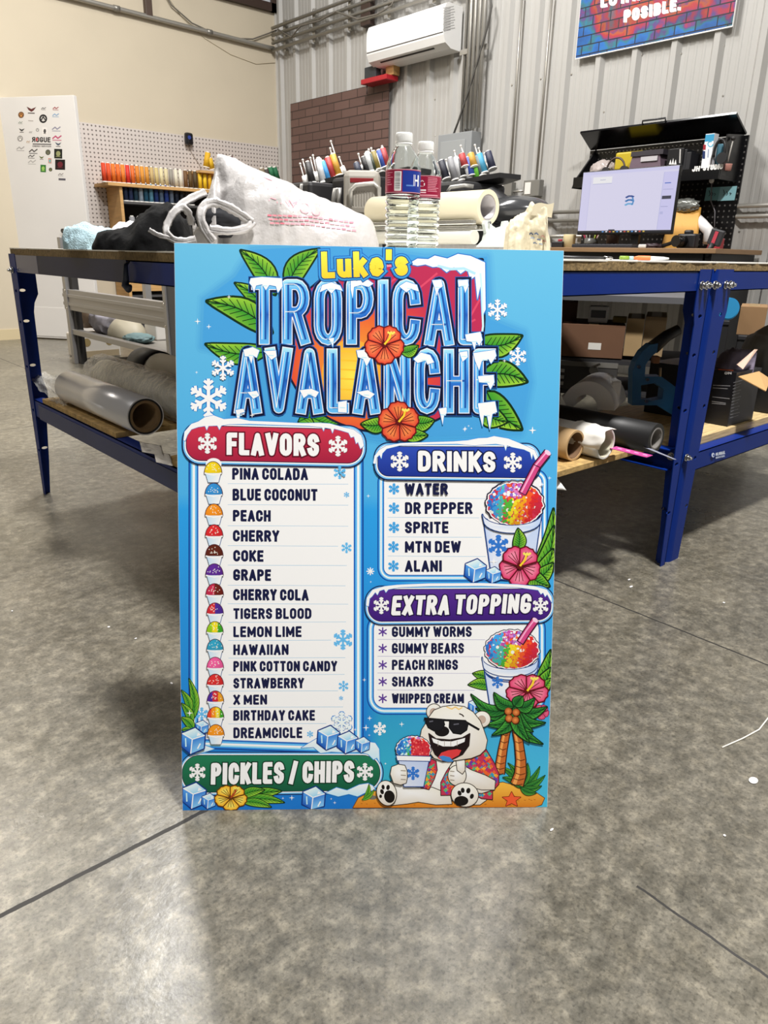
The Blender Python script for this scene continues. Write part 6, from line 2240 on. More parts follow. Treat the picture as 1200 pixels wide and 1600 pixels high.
# air conditioner
ac = thing('air_conditioner', 'white wall-mounted air conditioner high on the metal wall', 'air conditioner', (XR, 5.6, 2.6))
prof = [(XR-.034, 2.895), (5.16, 2.90), (5.125, 2.885), (5.105, 2.84), (5.10, 2.70), (5.105, 2.655), (5.13, 2.60), (5.20, 2.565), (XR-.034, 2.56)]
Y0, Y1 = 5.09, 6.11
bm = nb(); prism(bm, [V((x, Y0, z)) for x, z in prof], (0, Y1-Y0, 0)); obj('housing', bm, mat('white_plastic_housing', '#efeeec', .4), ac)
bm = nb(); prism(bm, [V((5.099, Y0+.004, 2.675)), V((5.102, Y0+.004, 2.668)), V((5.112, Y0+.004, 2.668)), V((5.112, Y0+.004, 2.675))], (0, Y1-Y0-.008, 0)); obj('panel_seam', bm, M('#4f4c4a', .6), ac)
bm = nb()
prism(bm, [V((5.150, Y0+.16, 2.588)), V((5.165, Y0+.16, 2.580)), V((5.168, Y0+.16, 2.586)), V((5.153, Y0+.16, 2.594))], (0, Y1-Y0-.3, 0)); obj('air_outlet', bm, M('#2b2928', .6), ac)
A = Art(lambda x, y: ony(x, y, Y0-.0004), (0, -1, 0), 1e-5)
for k in range(9):
    A.stroke([(692+(k % 2), 13+k*4.2), (709+(k % 3), 10+k*4.2)], 1.5, '#a9a8a6')
    A.stroke([(693, 15.2+k*4.2), (704, 12.6+k*4.2)], .8, '#77777a')
A.build('rating_sheet', ac, .5, 'grey printed rating sheet')
bm = nb(); tube(bm, [V((5.25, 6.05, 2.56)), V((5.28, 6.09, 2.52)), V((XR-.05, 6.10, 2.49))], .015, 8); obj('drain_hose', bm, M('#9a9893', .5), ac)
# red bracket shelf with black box
rs = thing('red_shelf', 'small red bracket shelf under the air conditioner', 'shelf', wpt(590, 124))
a, b = wpt(566, 126, .17), wpt(606, 120, .17)
bm = nb(); bx(bm, (XR-.19, b.y, a.z-.04), (XR-.036, a.y, a.z+.005), .006); obj('ledge', bm, M('#a8202a', .4), rs)
bm = nb(); tube(bm, [V((XR-.15, a.y-.05, a.z-.045)), V((XR-.15, a.y-.05, a.z-.12))], .006, 6); obj('hook', bm, M('#3a3030', .5), rs)
zt_ = a.z+.006
bm = nb(); bx(bm, (XR-.17, a.y-.20, zt_), (XR-.07, a.y-.03, zt_+.10), .006)
tag(obj('router_box', bm, M('#33363a', .5)), 'dark grey box on the red shelf', 'box')
bm = nb(); bx(bm, (XR-.12, b.y-.02, zt_), (XR-.036, b.y+.09, zt_+.13), .004)
tag(obj('wood_block', bm, rackm), 'small wooden block on the wall beside the red shelf', 'block')
# faux brick panel
def brick_mat(name, c1, c2, mort, bw, bh, ax, mix=None):
    m = bpy.data.materials.new(name); m.use_nodes = True
    nt = m.node_tree; b = nt.nodes['Principled BSDF']; b.inputs['Roughness'].default_value = .6
    tc = nt.nodes.new('ShaderNodeTexCoord'); sp = nt.nodes.new('ShaderNodeSeparateXYZ'); cb = nt.nodes.new('ShaderNodeCombineXYZ')
    nt.links.new(tc.outputs['Object'], sp.inputs[0]); nt.links.new(sp.outputs[ax], cb.inputs[0]); nt.links.new(sp.outputs['Z'], cb.inputs[1])
    br = nt.nodes.new('ShaderNodeTexBrick'); nt.links.new(cb.outputs[0], br.inputs['Vector'])
    br.inputs['Scale'].default_value = 1; br.inputs['Brick Width'].default_value = bw; br.inputs['Row Height'].default_value = bh
    br.inputs['Mortar Size'].default_value = bh*.07; br.inputs['Mortar Smooth'].default_value = .2
    br.inputs['Color1'].default_value = (*hexc(c1), 1); br.inputs['Color2'].default_value = (*hexc(c2), 1); br.inputs['Mortar'].default_value = (*hexc(mort), 1)
    out = br.outputs['Color']
    if mix:
        n = nt.nodes.new('ShaderNodeTexNoise'); n.inputs['Scale'].default_value = mix[1]; n.inputs['Detail'].default_value = 5
        nt.links.new(tc.outputs['Object'], n.inputs['Vector'])
        r = nt.nodes.new('ShaderNodeValToRGB'); e = r.color_ramp.elements
        st_ = mix[0]
        while len(e) < len(st_): e.new(.5)
        for el, (p, c) in zip(e, st_): el.position = p; el.color = (*hexc(c), 1)
        nt.links.new(n.outputs['Fac'], r.inputs['Fac'])
        mx = nt.nodes.new('ShaderNodeMix'); mx.data_type = 'RGBA'; mx.blend_type = 'MIX'
        nt.links.new(br.outputs['Fac'], mx.inputs[0]); nt.links.new(r.outputs['Color'], mx.inputs[6]); mx.inputs[7].default_value = (*hexc(mort), 1)
        m2 = nt.nodes.new('ShaderNodeMix'); m2.data_type = 'RGBA'; m2.blend_type = 'OVERLAY'; m2.inputs[0].default_value = .55
        nt.links.new(mx.outputs[2], m2.inputs[6]); nt.links.new(br.outputs['Color'], m2.inputs[7])
        out = m2.outputs[2]
    nt.links.new(out, b.inputs['Base Color'])
    return m
bm = nb(); bx(bm, (XR-.05, 6.02, 1.1), (XR-.036, 7.70, 2.46))
tag(obj('brick_panel', bm, brick_mat('printed_dark_brick', '#6b524b', '#5f4842', '#392a27', .26, .082, 'Y')), 'dark brown brick-print panel on the metal wall', 'panel')
# poster
PX = XR-.05
PY0 = V((PX, 3.28, 2.33))
ps = thing('wall_poster', 'colourful graffiti brick poster with white lettering on the metal wall', 'poster', (PX, 3.28, 2.33))
pb_ = [onx(899, 90, PX), onx(1144, 45, PX)]
z0 = (pb_[0].z+pb_[1].z)/2
yl, yr = pb_[0].y, pb_[1].y
bm = nb(); bx(bm, (PX, yr, z0), (XR-.036, yl, z0+.80)); obj('backing', bm, M('#e8e6e4', .5), ps)
bm = nb(); bx(bm, (PX-.0015, yr+.004, z0+.008), (PX-.0002, yl-.004, z0+.795))
pm = brick_mat('graffiti_brick', '#a0a0a0', '#505050', '#1b2438', .15, .062, 'Y', ([(0, '#124f96'), (.25, '#1f6fc0'), (.34, '#2a7a86'), (.42, '#5a3f86'), (.5, '#a82f4e'), (.58, '#b8323a'), (.66, '#b85a2e'), (.74, '#7a3a6e'), (.84, '#a8323a'), (1, '#3a6a7a')], 5.5))
nt = pm.node_tree
nz = [n for n in nt.nodes if n.type == 'TEX_NOISE'][0]; rp = [n for n in nt.nodes if n.type == 'VALTORGB'][0]; spn = [n for n in nt.nodes if n.type == 'SEPXYZ'][0]
def mt_(op, a, bb):
    n = nt.nodes.new('ShaderNodeMath'); n.operation = op
    for i, x in enumerate((a, bb)):
        if isinstance(x, (int, float)): n.inputs[i].default_value = x
        else: nt.links.new(x, n.inputs[i])
    return n.outputs[0]
def PYZ(o, v, sg, k):
    return mt_('MULTIPLY', mt_('SUBTRACT', o, v), sg*k)
ed = mt_('MINIMUM', mt_('MINIMUM', PYZ(spn.outputs['Y'], yl-PY0.y, -1, 3.8), PYZ(spn.outputs['Y'], yr-PY0.y, 1, 3.0)), PYZ(spn.outputs['Z'], z0-PY0.z, 1, 4.2))
fac = mt_('ADD', mt_('MULTIPLY', mt_('MINIMUM', ed, 1.0), .66), mt_('MULTIPLY', mt_('SUBTRACT', nz.outputs['Fac'], .40), 1.5))
nt.links.new(fac, rp.inputs['Fac'])
obj('poster_print', bm, pm, ps)
A = Art(lambda x, y: onx(x, y, PX-.003), (-1, 0, 0), 1e-5)
A.text('LO IMPOSIBLE', 938, 1085, 13, 22, 5.4, [(0, '#efe9ea')], -17, slant=.05)
A.text('POSIBLE.', 974, 1064, 36, 20, 5.6, [(0, '#efe9ea')], 16, slant=.05)
A.build('lettering', ps, .5, 'white slanted lettering')

# ================================================================== desk, hutch and computer
DZ = .945
dk = thing('work_desk', 'brown-topped black desk against the metal wall', 'desk', (4.98, 2.98, 0))
bm = nb(); bx(bm, (4.64, 2.20, DZ-.03), (5.31, 3.78, DZ), .003); obj('desk_top', bm, mat('brown_desktop', '#8a6c4c', .5, var=.1, scale=4), dk)
for y in (2.24, 3.70):
    bm = nb(); bx(bm, (4.68, y, 0), (5.30, y+.04, DZ-.031)); obj('side_panel', bm, M('#17171a', .5), dk)
bm = nb(); bx(bm, (4.67, 2.29, DZ-.16), (4.70, 3.69, DZ-.031)); obj('drawer_front', bm, M('#1a1a1d', .45), dk)
bm = nb(); q = onx(1056, 400, 4.66); bx(bm, (4.655, q.y-.03, DZ-.09), (4.669, q.y+.03, DZ-.075)); obj('drawer_handle', bm, M('#8f7430', .4, .6), dk, 'brassy drawer handle')
hu = thing('desk_hutch', 'black metal hutch with raised flap and pegboard behind the monitor', 'hutch', (5.2, 3.0, DZ))
blk_ = M('#0d0d0f', .3)
HY0, HY1 = 2.44, 3.56
peg = peg_mat('black_pegboard', '#0e0e10', '#5f5d5b', .036, .006, 'Y', 'Z', .35)
bm = nb(); bx(bm, (5.285, HY0-.03, DZ+.001), (5.30, HY1+.06, 1.655)); obj('back_panel', bm, peg, hu)
bm = nb(); prism(bm, [V((5.03, HY0, 1.375)), V((5.284, HY0, 1.375)), V((5.284, HY0, 1.66)), V((5.06, HY0, 1.64))], (0, .012, 0)); obj('side_panel', bm, blk_, hu)
bm = nb(); prism(bm, [V((5.02, HY1, 1.37)), V((5.284, HY1, 1.37)), V((5.284, HY1, 1.66)), V((5.06, HY1, 1.44))], (0, .012, 0)); obj('side_panel', bm, blk_, hu)
bm = nb(); bx(bm, (5.03, HY0+.013, 1.415), (5.284, HY1, 1.43)); obj('shelf', bm, blk_, hu)
bm = nb(); bx(bm, (5.018, HY0+.001, 1.375), (5.03, HY1, 1.445)); obj('shelf_lip', bm, blk_, hu)
bm = nb(); prism(bm, [V((5.29, HY0-.01, 1.66)), V((5.29, HY1+.06, 1.66)), V((5.10, HY1+.04, 1.758)), V((5.10, HY0-.01, 1.758))], (.006, 0, .012)); obj('raised_flap', bm, M('#0b0b0d', .16), hu, 'glossy black raised flap')
q0, q1 = onx(1004, 193, 5.10), onx(1040, 188, 5.10)
bm = nb(); tube(bm, [V((5.10, q0.y, 1.765)), V((5.095, q0.y, 1.785)), V((5.095, q1.y, 1.785)), V((5.10, q1.y, 1.765))], .006, 8); obj('flap_handle', bm, M('#2a2a2c', .4), hu)
bm = nb(); bx(bm, (5.278, HY0+.02, 1.63), (5.284, HY1, 1.645)); obj('hinge_strip', bm, peg_mat('hinge_strip', '#1a1a1c', '#b9b7b2', .03, .006, 'Y', 'Z', .4), hu)
A = Art(lambda x, y: onx(x, y, 5.0179), (-1, 0, 0), 1e-5)
A.text('JH', 1081, 1093, 268.5, 8.5, 2.2, [(0, '#dcdad6')], 267.5, slant=.2)
A.text('STUDIO', 1098, 1129, 267, 8.5, 2.2, [(0, '#dcdad6')], 264, slant=.2)
A.build('lettering', hu, .4, 'white lettering on the lip')
def deskpt(x, X, z=DZ):
    p = onx(x, 300, X); return V((X, p.y, z+.0006))
def sticky(x0, y0, x1, y1, label, marks):
    a, b = onx(x0, y0, 5.282), onx(x1, y1, 5.282)
    t = thing('sticky_note', label, 'note', (5.283, (a.y+b.y)/2, b.z))
    bm = nb(); prism(bm, [V((5.2845, a.y, a.z)), V((5.2845, b.y, a.z)), V((5.279, b.y, b.z)), V((5.279, a.y, b.z))], (-.0008, 0, 0)); obj('paper', bm, M('#8fc2ca' if marks else '#6fa3a8', .7), t)
    bm = nb()
    for k in range(3):
        y = a.y+(b.y-a.y)*(.25+.2*k); tube(bm, [V((5.278, y, a.z-.02-.01*k)), V((5.2775, y-.012, a.z-.045)), V((5.277, y-.004, a.z-.055))], .002, 5)
    obj('handwriting', bm, M('#2c3c48', .7), t)
sticky(1104, 293, 1122, 313, 'darker teal sticky note on the black pegboard, left of its neighbour', False)
sticky(1125, 292, 1148, 313, 'bright blue sticky note with arrows on the black pegboard', True)
pipe('hutch_cord', [onx(x, y, 5.27) for x, y in ((1112, 275), (1112, 285), (1111, 315), (1117, 330), (1116, 358))], .004, 'thin grey cord hanging down the black pegboard', M('#77757a', .5), 'cord')
bm = nb(); q = onx(1112, 282, 5.265); blob(bm, q, (.012, .018, .018), .05, 1, 3); tag(obj('round_button', bm, M('#d6d4d0', .4)), 'small round white button hanging under the shelf lettering', 'button')
# monitor
MX = 4.78
mo = thing('computer_monitor', 'large computer monitor showing a pale design screen', 'monitor', deskpt(985, MX+.1))
c4_ = [onx(910, 269, MX), onx(1062, 257, MX), onx(1050, 366, MX), onx(902, 367, MX)]
zt2, zb2 = (c4_[0].z+c4_[1].z)/2, (c4_[2].z+c4_[3].z)/2
yl2, yr2 = (c4_[0].y+c4_[3].y)/2, (c4_[1].y+c4_[2].y)/2
bm = nb(); bx(bm, (MX, yr2, zb2), (MX+.035, yl2, zt2), .006); obj('bezel', bm, M('#0f0f11', .35), mo)
scm = bpy.data.materials.new('lit_screen'); scm.use_nodes = True
b_ = scm.node_tree.nodes['Principled BSDF']; at_ = scm.node_tree.nodes.new('ShaderNodeAttribute'); at_.attribute_name = 'ink'
b_.inputs['Base Color'].default_value = (.02, .02, .02, 1); b_.inputs['Roughness'].default_value = .25
scm.node_tree.links.new(at_.outputs['Color'], b_.inputs['Emission Color']); b_.inputs['Emission Strength'].default_value = .78
PRINT['screen'] = scm
W_, H_ = yl2-yr2, zt2-zb2
def scr(u, v):                                     # u left to right, v top to bottom, 0..100
    return V((MX-.0006, yl2-.006-(W_-.012)*u/100, zt2-.005-(H_-.018)*v/100))
A = Art(scr, (-1, 0, 0), 2e-5)
R_ = lambda x0, y0, x1, y1, c: A.poly([(x0, y0), (x1, y0), (x1, y1), (x0, y1)], c)
R_(0, 0, 100, 96.5, '#d3d0f6'); R_(0, 0, 100, 5, '#c9c7ee'); R_(0, 5, 9, 96, '#cdcaf2'); R_(86, 8, 100, 96, '#c6c3ec'); R_(86, 8, 86.4, 96, '#aeb0d8'); R_(9, 10, 9.4, 96, '#b9b8de')
R_(12, 9, 33, 20, '#e6e5fa'); R_(12, 19.6, 33, 20.4, '#a9abd2'); R_(20, 13.5, 26, 14.2, '#8a8cb6')
R_(88, 24, 94, 25.5, '#4f6cc0'); R_(87, 44, 96, 49, '#38394c'); R_(87, 60, 94, 60.8, '#9698c0'); R_(87, 34, 97, 34.6, '#9698c0'); R_(87, 68, 90, 72, '#b2b3da')
R_(0, 96.5, 100, 100, '#14151f')
for k in range(12):
    R_(28+k*4, 97.3, 30+k*4, 99.3, ('#4f8fd0', '#d8d8e0', '#c0483a', '#d0b24a')[k % 4])
R_(35, 94.6, 42, 96.6, '#2b2d3c')
for y0, c in ((42, '#2b4a8e'), (48, '#2f6fae'), (54, '#6aa6d2')):
    A.stroke([(50, y0+2.4), (53, y0), (56, y0+.2), (58.5, y0+1.6)], 2.6, c)
A.stroke([(57, 44), (58.6, 50), (57.5, 56)], 1.6, '#4a86c0')
sc_ = A.build('screen', mo, 'screen', 'glowing pale lavender screen')
bm = nb(); ym = (yl2+yr2)/2-.08
bx(bm, (MX+.036, ym-.03, DZ+.012), (MX+.07, ym+.03, zb2+.1), .004); bx(bm, (MX-.05, ym-.12, DZ+.0006), (MX+.16, ym+.12, DZ+.012), .004); obj('stand', bm, M('#141416', .4), mo)
# things on the hutch shelf
SZ = 1.4305
def shp(x, X=5.15):
    p = onx(x, 250, X); return V((X, p.y, SZ))
def simple(nm, label, cat, bm, col, rough=.5, **k):
    return tag(obj(nm, bm, M(col, rough, **k)), label, cat)
p = shp(944, 5.16); bm = nb(); blob(bm, p+V((0, 0, .065)), (.075, .10, .07), .3, 2.4, 4, 5, SZ+.001, True); simple('clear_pouch', 'crinkled clear pouch at the left end of the hutch shelf', 'pouch', bm, '#a79c98', .3)
hp_ = thing('headphones', 'brown-banded headphones resting on the clear pouch', 'headphones', shp(962, 5.08))
q = onx(962, 262, 5.06)
bm = nb(); tube(bm, [q+V((0, .075*_c(a), .085*_s(a)-.02)) for a in [PI*i/14 for i in range(15)]], .007, 8); obj('band', bm, M('#4a3c38', .5), hp_)
for s in (-1, 1):
    bm = nb(); cyl(bm, q+V((-.02, s*.075, -.022)), q+V((.02, s*.075, -.022)), .03, .027, 16); obj('ear_cup', bm, M('#2d2a2c', .5), hp_)
q = onx(990, 238, 5.2); bm = nb(); box(bm, V((5.2, q.y, q.z-.06)), (.12, .22, .12), 0, .012); simple('yellow_case', 'yellow tool case at the back of the hutch shelf', 'case', bm, '#b8a01e', .5)
tc_ = thing('tool_case', 'purple-grey tool case in the middle of the hutch shelf', 'case', shp(1012, 5.12))
a, b = onx(984, 255, 5.08), onx(1040, 236, 5.08)
bm = nb(); prism(bm, [V((5.06, a.y, SZ+.001)), V((5.06, b.y, SZ+.001)), V((5.06, b.y+.03, b.z-.01)), V((5.06, b.y+.10, b.z+.015)), V((5.06, a.y-.03, b.z-.0))], (.12, 0, 0)); obj('case_body', bm, M('#6b5a66', .45), tc_)
bm = nb(); bx(bm, (5.052, b.y+.04, a.z-.0), (5.06, a.y-.1, a.z+.03)); obj('latch', bm, M('#b9b5b8', .4), tc_)
bm = nb(); bx(bm, (5.05, b.y, b.z-.02), (5.19, a.y-.02, b.z+.012)); obj('lid', bm, M('#3a363c', .4), tc_)
a, b = onx(1041, 258, 5.06), onx(1069, 231, 5.06)
nb1 = thing('product_box', 'black product box with a pale angular mark on the hutch shelf', 'box', shp(1055, 5.1))
bm = nb(); bx(bm, (5.06, b.y, SZ+.0005), (5.16, a.y, b.z), .002); obj('box_body', bm, M('#141417', .4), nb1)
A = Art(lambda x, y: onx(x, y, 5.0598), (-1, 0, 0), 1e-5)
for k in range(3):
    A.poly([(1045+k*4, 257), (1048+k*4, 247+abs(k-1)*2), (1049+k*4, 257)], '#d9d7d4')
A.stroke([(1062, 255), (1063, 233)], 2.2, '#a9a7a4')
A.build('box_print', nb1, .4, 'pale printed mark')
for k in range(2):
    bm = nb(); q = shp(1074+k*7, 5.12); bx(bm, (5.07, q.y-.016, SZ+.0005), (5.2, q.y+.016, SZ+.145-.02*k), .002); simple('black_case', ('thin black case leaning right of the black product box', 'shorter thin black case second right of the product box')[k], 'case', bm, '#1d1d21')
wx = thing('medicine_carton', 'tall white and blue carton upright on the hutch shelf', 'box', shp(1107, 5.1))
a, b = onx(1096, 255, 5.06), onx(1117, 208, 5.06)
bm = nb(); bx(bm, (5.06, b.y, SZ+.0005), (5.12, a.y, b.z), .001); obj('carton_body', bm, M('#e6e6ea', .5), wx)
bm = nb(); bx(bm, (5.0592, b.y+.0005, b.z-.045), (5.06, a.y-.0005, b.z-.004)); obj('blue_band', bm, M('#2f8fb8', .5), wx)
A = Art(lambda x, y: onx(x, y, 5.0588), (-1, 0, 0), 1e-5)
A.stroke([(1101, 226), (1100.5, 234)], 4, '#8e2630'); A.stroke([(1100, 236), (1099.5, 248)], 4, '#1f2f5a'); A.stroke(arc(1110, 225, 4, 4, 0, 300, 12), 1.4, '#3f9ab8'); A.stroke([(1107, 233), (1106, 246)], 2, '#8a94a8')
A.build('carton_print', wx, .5, 'printed capsules')
hd = thing('headset', 'black over-ear headset hanging in front of the hutch shelf', 'headphones', onx(1125, 240, 5.03))
q = onx(1124, 238, 5.0)
bm = nb(); tube(bm, [q+V((0, .035*_c(a), .075*_s(a))) for a in [PI*.5+2*PI*.62*(i/18-.5) for i in range(19)]], .009, 8); obj('band', bm, M('#131315', .4), hd)
bm = nb(); q2 = onx(1127, 247, 4.99); cyl(bm, q2, q2+V((.03, 0, 0)), .034, .03, 18); obj('ear_cup', bm, M('#18181b', .5), hd)
bm = nb(); q = shp(1124, 5.16); lathe(bm, [(.03, 0), (.034, .16), (.036, .165)], q, 20); simple('blue_tumbler', 'blue tumbler behind the black headset', 'cup', bm, '#5f93a8', .4)
bm = nb(); q = shp(1137, 5.12); lathe(bm, [(.03, 0), (.033, .035), (.034, .04)], q, 18); simple('pink_pot', 'small pink pot at the right end of the hutch shelf', 'pot', bm, '#c98f84', .5)
br_ = thing('paint_brush', 'thin brush leaning out of the pink pot', 'brush', q)
bm = nb(); e = onx(1146, 216, 5.10); tube(bm, [q+V((0, 0, .04)), e], [.005, .004], 8); obj('handle', bm, M('#cfcbc4', .4), br_)
bm = nb(); blob(bm, e, (.014, .016, .014), .1, 1, 2); obj('head', bm, M('#2a2826', .6), br_)
# things on the desk
bm = nb(); q = deskpt(897, 4.9); lathe(bm, [(.035, 0), (.045, .002), (.047, .09), (.045, .094), (.03, .094)], q, 24); simple('tape_roll', 'cream roll of tape standing at the left end of the desk', 'tape', bm, '#cdbf95')
bm = nb(); q = deskpt(880, 4.85); box(bm, q+V((0, 0, .022)), (.06, .09, .042), .2, .006); simple('label_printer', 'small black gadget left of the tape roll', 'gadget', bm, '#1d1b1e')
bm = nb(); q = deskpt(880, 4.82); box(bm, q+V((.02, 0, .052)), (.02, .03, .016), .2, .003); simple('red_clip', 'red clip on the small black gadget', 'clip', bm, '#9a2a38')
kb = thing('keyboard', 'dark keyboard lying in front of the monitor', 'keyboard', deskpt(955, 4.72))
a, b = deskpt(908, 4.72), deskpt(1004, 4.72)
bm = nb(); bx(bm, (4.67, b.y, DZ+.0008), (4.79, a.y, DZ+.022), .004); obj('case', bm, M('#2b2b30', .5), kb)
bm = nb()
for i in range(14):
    for j in range(4):
        y = b.y+.01+(a.y-b.y-.02)*(i+.5)/14; bx(bm, (4.678+.027*j, y-.011, DZ+.022), (4.70+.027*j, y+.011, DZ+.027))
obj('keys', bm, M('#1c1c20', .5), kb)
cupc = thing('pen_cup', 'clear cup full of pens under the monitor', 'cup', deskpt(932, 5.0))
q = deskpt(932, 5.0); bm = nb(); hollow(bm, q, q+V((0, 0, .07)), .05, .046, 24); obj('cup_wall', bm, M('#6a6a66', .3), cupc)
for k in range(9):
    a_ = 2*PI*k/9; c_ = ('#8a9a2a', '#d6d4cc', '#4a5a2a', '#b83a5a', '#c9c7c0', '#2b2b2f', '#9ab03a', '#cfcdc6', '#a82a3c')[k]
    bm = nb(); tube(bm, [q+V((.02*_c(a_), .02*_s(a_), .01)), q+V((.06*_c(a_), .08*_s(a_), .135+.01*(k % 3)))], .006, 8)
    tag(obj('pen', bm, M(c_, .4)), '%s pen in the cup under the monitor' % ('olive', 'white', 'dark green', 'crimson', 'pale grey', 'black', 'lime green', 'cream', 'red')[k], 'pen', 'pens in the cup')
bm = nb(); q = deskpt(966, 5.0); lathe(bm, [(.04, 0), (.045, .09), (.046, .095)], q, 20); simple('glass_jar', 'brownish jar beside the pen cup under the monitor', 'jar', bm, '#6b5a58', .3)
bm = nb(); q = deskpt(1015, 4.74); box(bm, q+V((0, 0, .012)), (.04, .05, .022), .4, .005); simple('white_dongle', 'small white gadget on the desk below the monitor', 'gadget', bm, '#d4d2cc')
bm = nb(); q = deskpt(1030, 4.78); blob(bm, q+V((0, 0, .014)), (.04, .07, .018), .3, 2, 3, 7, DZ+.0006); simple('dark_pouch', 'dark maroon pouch right of the white gadget', 'pouch', bm, '#2a1a20')
en = thing('padded_envelope', 'yellow padded envelope leaning behind the monitor', 'envelope', deskpt(1065, 5.0))
P4 = [(1032, 388, 4.98), (1086, 388, 4.98), (1093, 326, 5.14), (1058, 318, 5.14), (1050, 330, 5.1)]
pts = [onx(x, y, X) for x, y, X in P4]
for p_ in pts[:2]:
    p_.z = DZ+.001
bm = nb(); prism(bm, pts, (.022, 0, .008)); obj('envelope_body', bm, mat('manila', '#d19a42', .6, bump=.15, bscale=25), en)
bm = nb(); prism(bm, [pts[2]+V((-.002, 0, -.03)), pts[2]+V((-.002, 0, .008)), pts[3]+V((-.002, 0, .01)), pts[3]+V((-.002, 0, -.03))], (-.003, 0, 0)); obj('flap', bm, M('#c08c38', .6), en)
q = onx(1070, 321, 5.12); bm = nb(); blob(bm, q, (.03, .10, .045), .45, 3, 4, 2, None, True); simple('foil_pouch', 'silvery crinkled pouch on top of the yellow envelope', 'pouch', bm, '#8f918c', .25, metal=.4)
bm = nb(); a, b = onx(1086, 338, 5.16), onx(1108, 362, 5.08); tube(bm, [a, a.lerp(b, .5), b, V((b.x-.02, b.y-.01, DZ+.04))], [.03, .035, .035, .03], 16); simple('paper_roll', 'white paper roll leaning right of the yellow envelope', 'paper', bm, '#d9d7d6')
ca = thing('photo_camera', 'black camera standing on the desk before the envelope', 'camera', deskpt(1080, 4.86))
q = deskpt(1086, 4.86); bm = nb(); box(bm, q+V((0, 0, .047)), (.06, .13, .09), 0, .012); box(bm, q+V((0, 0, .10)), (.045, .05, .03), 0, .01); obj('body', bm, M('#17171a', .45), ca)
bm = nb(); l0 = q+V((-.03, .015, .045)); cyl(bm, l0, l0+V((-.06, .012, 0)), .036, .033, 24); cyl(bm, l0+V((-.06, .012, 0)), l0+V((-.075, .015, 0)), .036, .036, 24); obj('lens', bm, M('#0e0e10', .25), ca)
bm = nb(); tube(bm, [q+V((-.02, .06, .05)), q+V((-.03, .11, .03)), q+V((-.03, .14, .02)), q+V((-.01, .17, .015))], .012, 8); obj('strap', bm, M('#101012', .7), ca)
dv_ = thing('clamp_light', 'dark grey clamp gadget with red lettering at the desk end', 'gadget', deskpt(1115, 4.75))
q = onx(1119, 371, 4.72)
bm = nb(); box(bm, q, (.03, .085, .095), Matrix.Rotation(.25, 3, 'X'), .008); obj('head', bm, M('#2c2b2e', .5), dv_)
bm = nb(); box(bm, q+V((-.017, 0, 0)), (.002, .022, .07), Matrix.Rotation(.25, 3, 'X')); obj('red_label', bm, M('#b03a4a', .5), dv_, 'red label')
bm = nb(); e = onx(1108, 392, 4.69); tube(bm, [q-V((0, -.02, .04)), q.lerp(e, .6), V((e.x, e.y, DZ-.0)), V((e.x-.02, e.y, DZ-.05))], [.014, .018, .014, .01], 10); obj('clamp_arm', bm, M('#1b1b1d', .5), dv_)
bm = nb(); q = deskpt(1130, 4.85); prism(bm, [q+V((0, .05, 0)), q+V((0, -.035, 0)), q+V((0, -.035, .06)), q+V((0, -.005, .075)), q+V((0, .03, .07))], (.05, 0, 0)); simple('red_tool', 'red plastic tool at the right end of the desk', 'tool', bm, '#8e2530')

# ================================================================== thread machines behind the bench
def pat(x, y, x0, D0_, x1, D1_):
    return at(x, y, D0_+(D1_-D0_)*(x-x0)/(x1-x0))
def tray(nm, label, pl, pr, wid, grp, into=None):
    (xl, yl_, dl), (xr, yr_, dr) = pl, pr
    a, b = at(xl, yl_, dl), at(xr, yr_, dr)
    u = (b-a); L_ = u.length; u.normalize()
    n_ = V((-u.y, u.x, 0)).normalized()
    if n_.dot(V((a.x, a.y, 0))) < 0:
        n_ = -n_
    t = into or thing(nm, label, 'embroidery machine', V((a.x, a.y, 0))*.5+V((b.x, b.y, 0))*.5, grp)
    pts = []
    for i in range(25):
        s = i/24
        pts.append(a+u*(L_*s)-n_*(.03*math.sin(PI*s)))
    pts += [a+u*(L_*(1-i/24))+n_*(wid*(.75+.25*math.sin(PI*i/24))) for i in range(25)]
    bm = nb(); prism(bm, [p-V((0, 0, .03)) for p in pts], (0, 0, .025)); obj('thread_tray', bm, M('#232325', .4), t)
    return t, a, b, u, n_
def spindles(t, pts, D):
    for (x0, y0, x1, y1) in pts:
        bm = nb(); p0, p1 = at(x0, y0, D), at(x1, y1, D+.03)
        cyl(bm, p0, p0+(p1-p0).normalized()*.05, .014, .011, 12); cyl(bm, p0, p1, .0035, n=6); blob(bm, p1, (.007, .007, .007), 0, 1, 2)
        obj('spindle', bm, M('#d9d7d2', .35), t)
def mcones(lst, D, r, where):
    for (x0, y0, x1, y1, c, nm) in lst:
        th(c)
        cone(at(x0, y0, D), at(x1, y1, D+.03), r, c, '%s thread cone on the %s thread tray' % (nm, where), 'cones on the %s tray' % where)
t1, a, b, u, n_ = tray('embroidery_machine', 'two thread machines joined as one before the brick panel, partly behind the bottles', (472, 291, 4.75), (549, 268, 4.35), .22, 'embroidery machines')  # two overlapping machines merged into one thing; the single machine is made up
mcones([(489, 288, 480, 252, '#1a1618', 'black'), (506, 287, 497, 246, '#d0d2d4', 'silver'), (517, 288, 503, 251, '#2f8ac8', 'bright blue'), (522, 280, 511, 245, '#a82c2c', 'red'), (530, 276, 519, 240, '#c8942c', 'gold')], 4.52, .021, 'left')
spindles(t1, [(478, 289, 469, 256), (483, 287, 473, 250), (494, 283, 485, 247), (498, 283, 489, 243), (528, 282, 516, 232), (535, 276, 517, 221), (540, 273, 530, 246)], 4.54)
bm = nb(); mid = a.lerp(b, .5); bx(bm, mid+V((-.2, -.12, -.42)), mid+V((.22, .22, -.03)), .02); obj('head', bm, M('#2a292b', .5), t1)
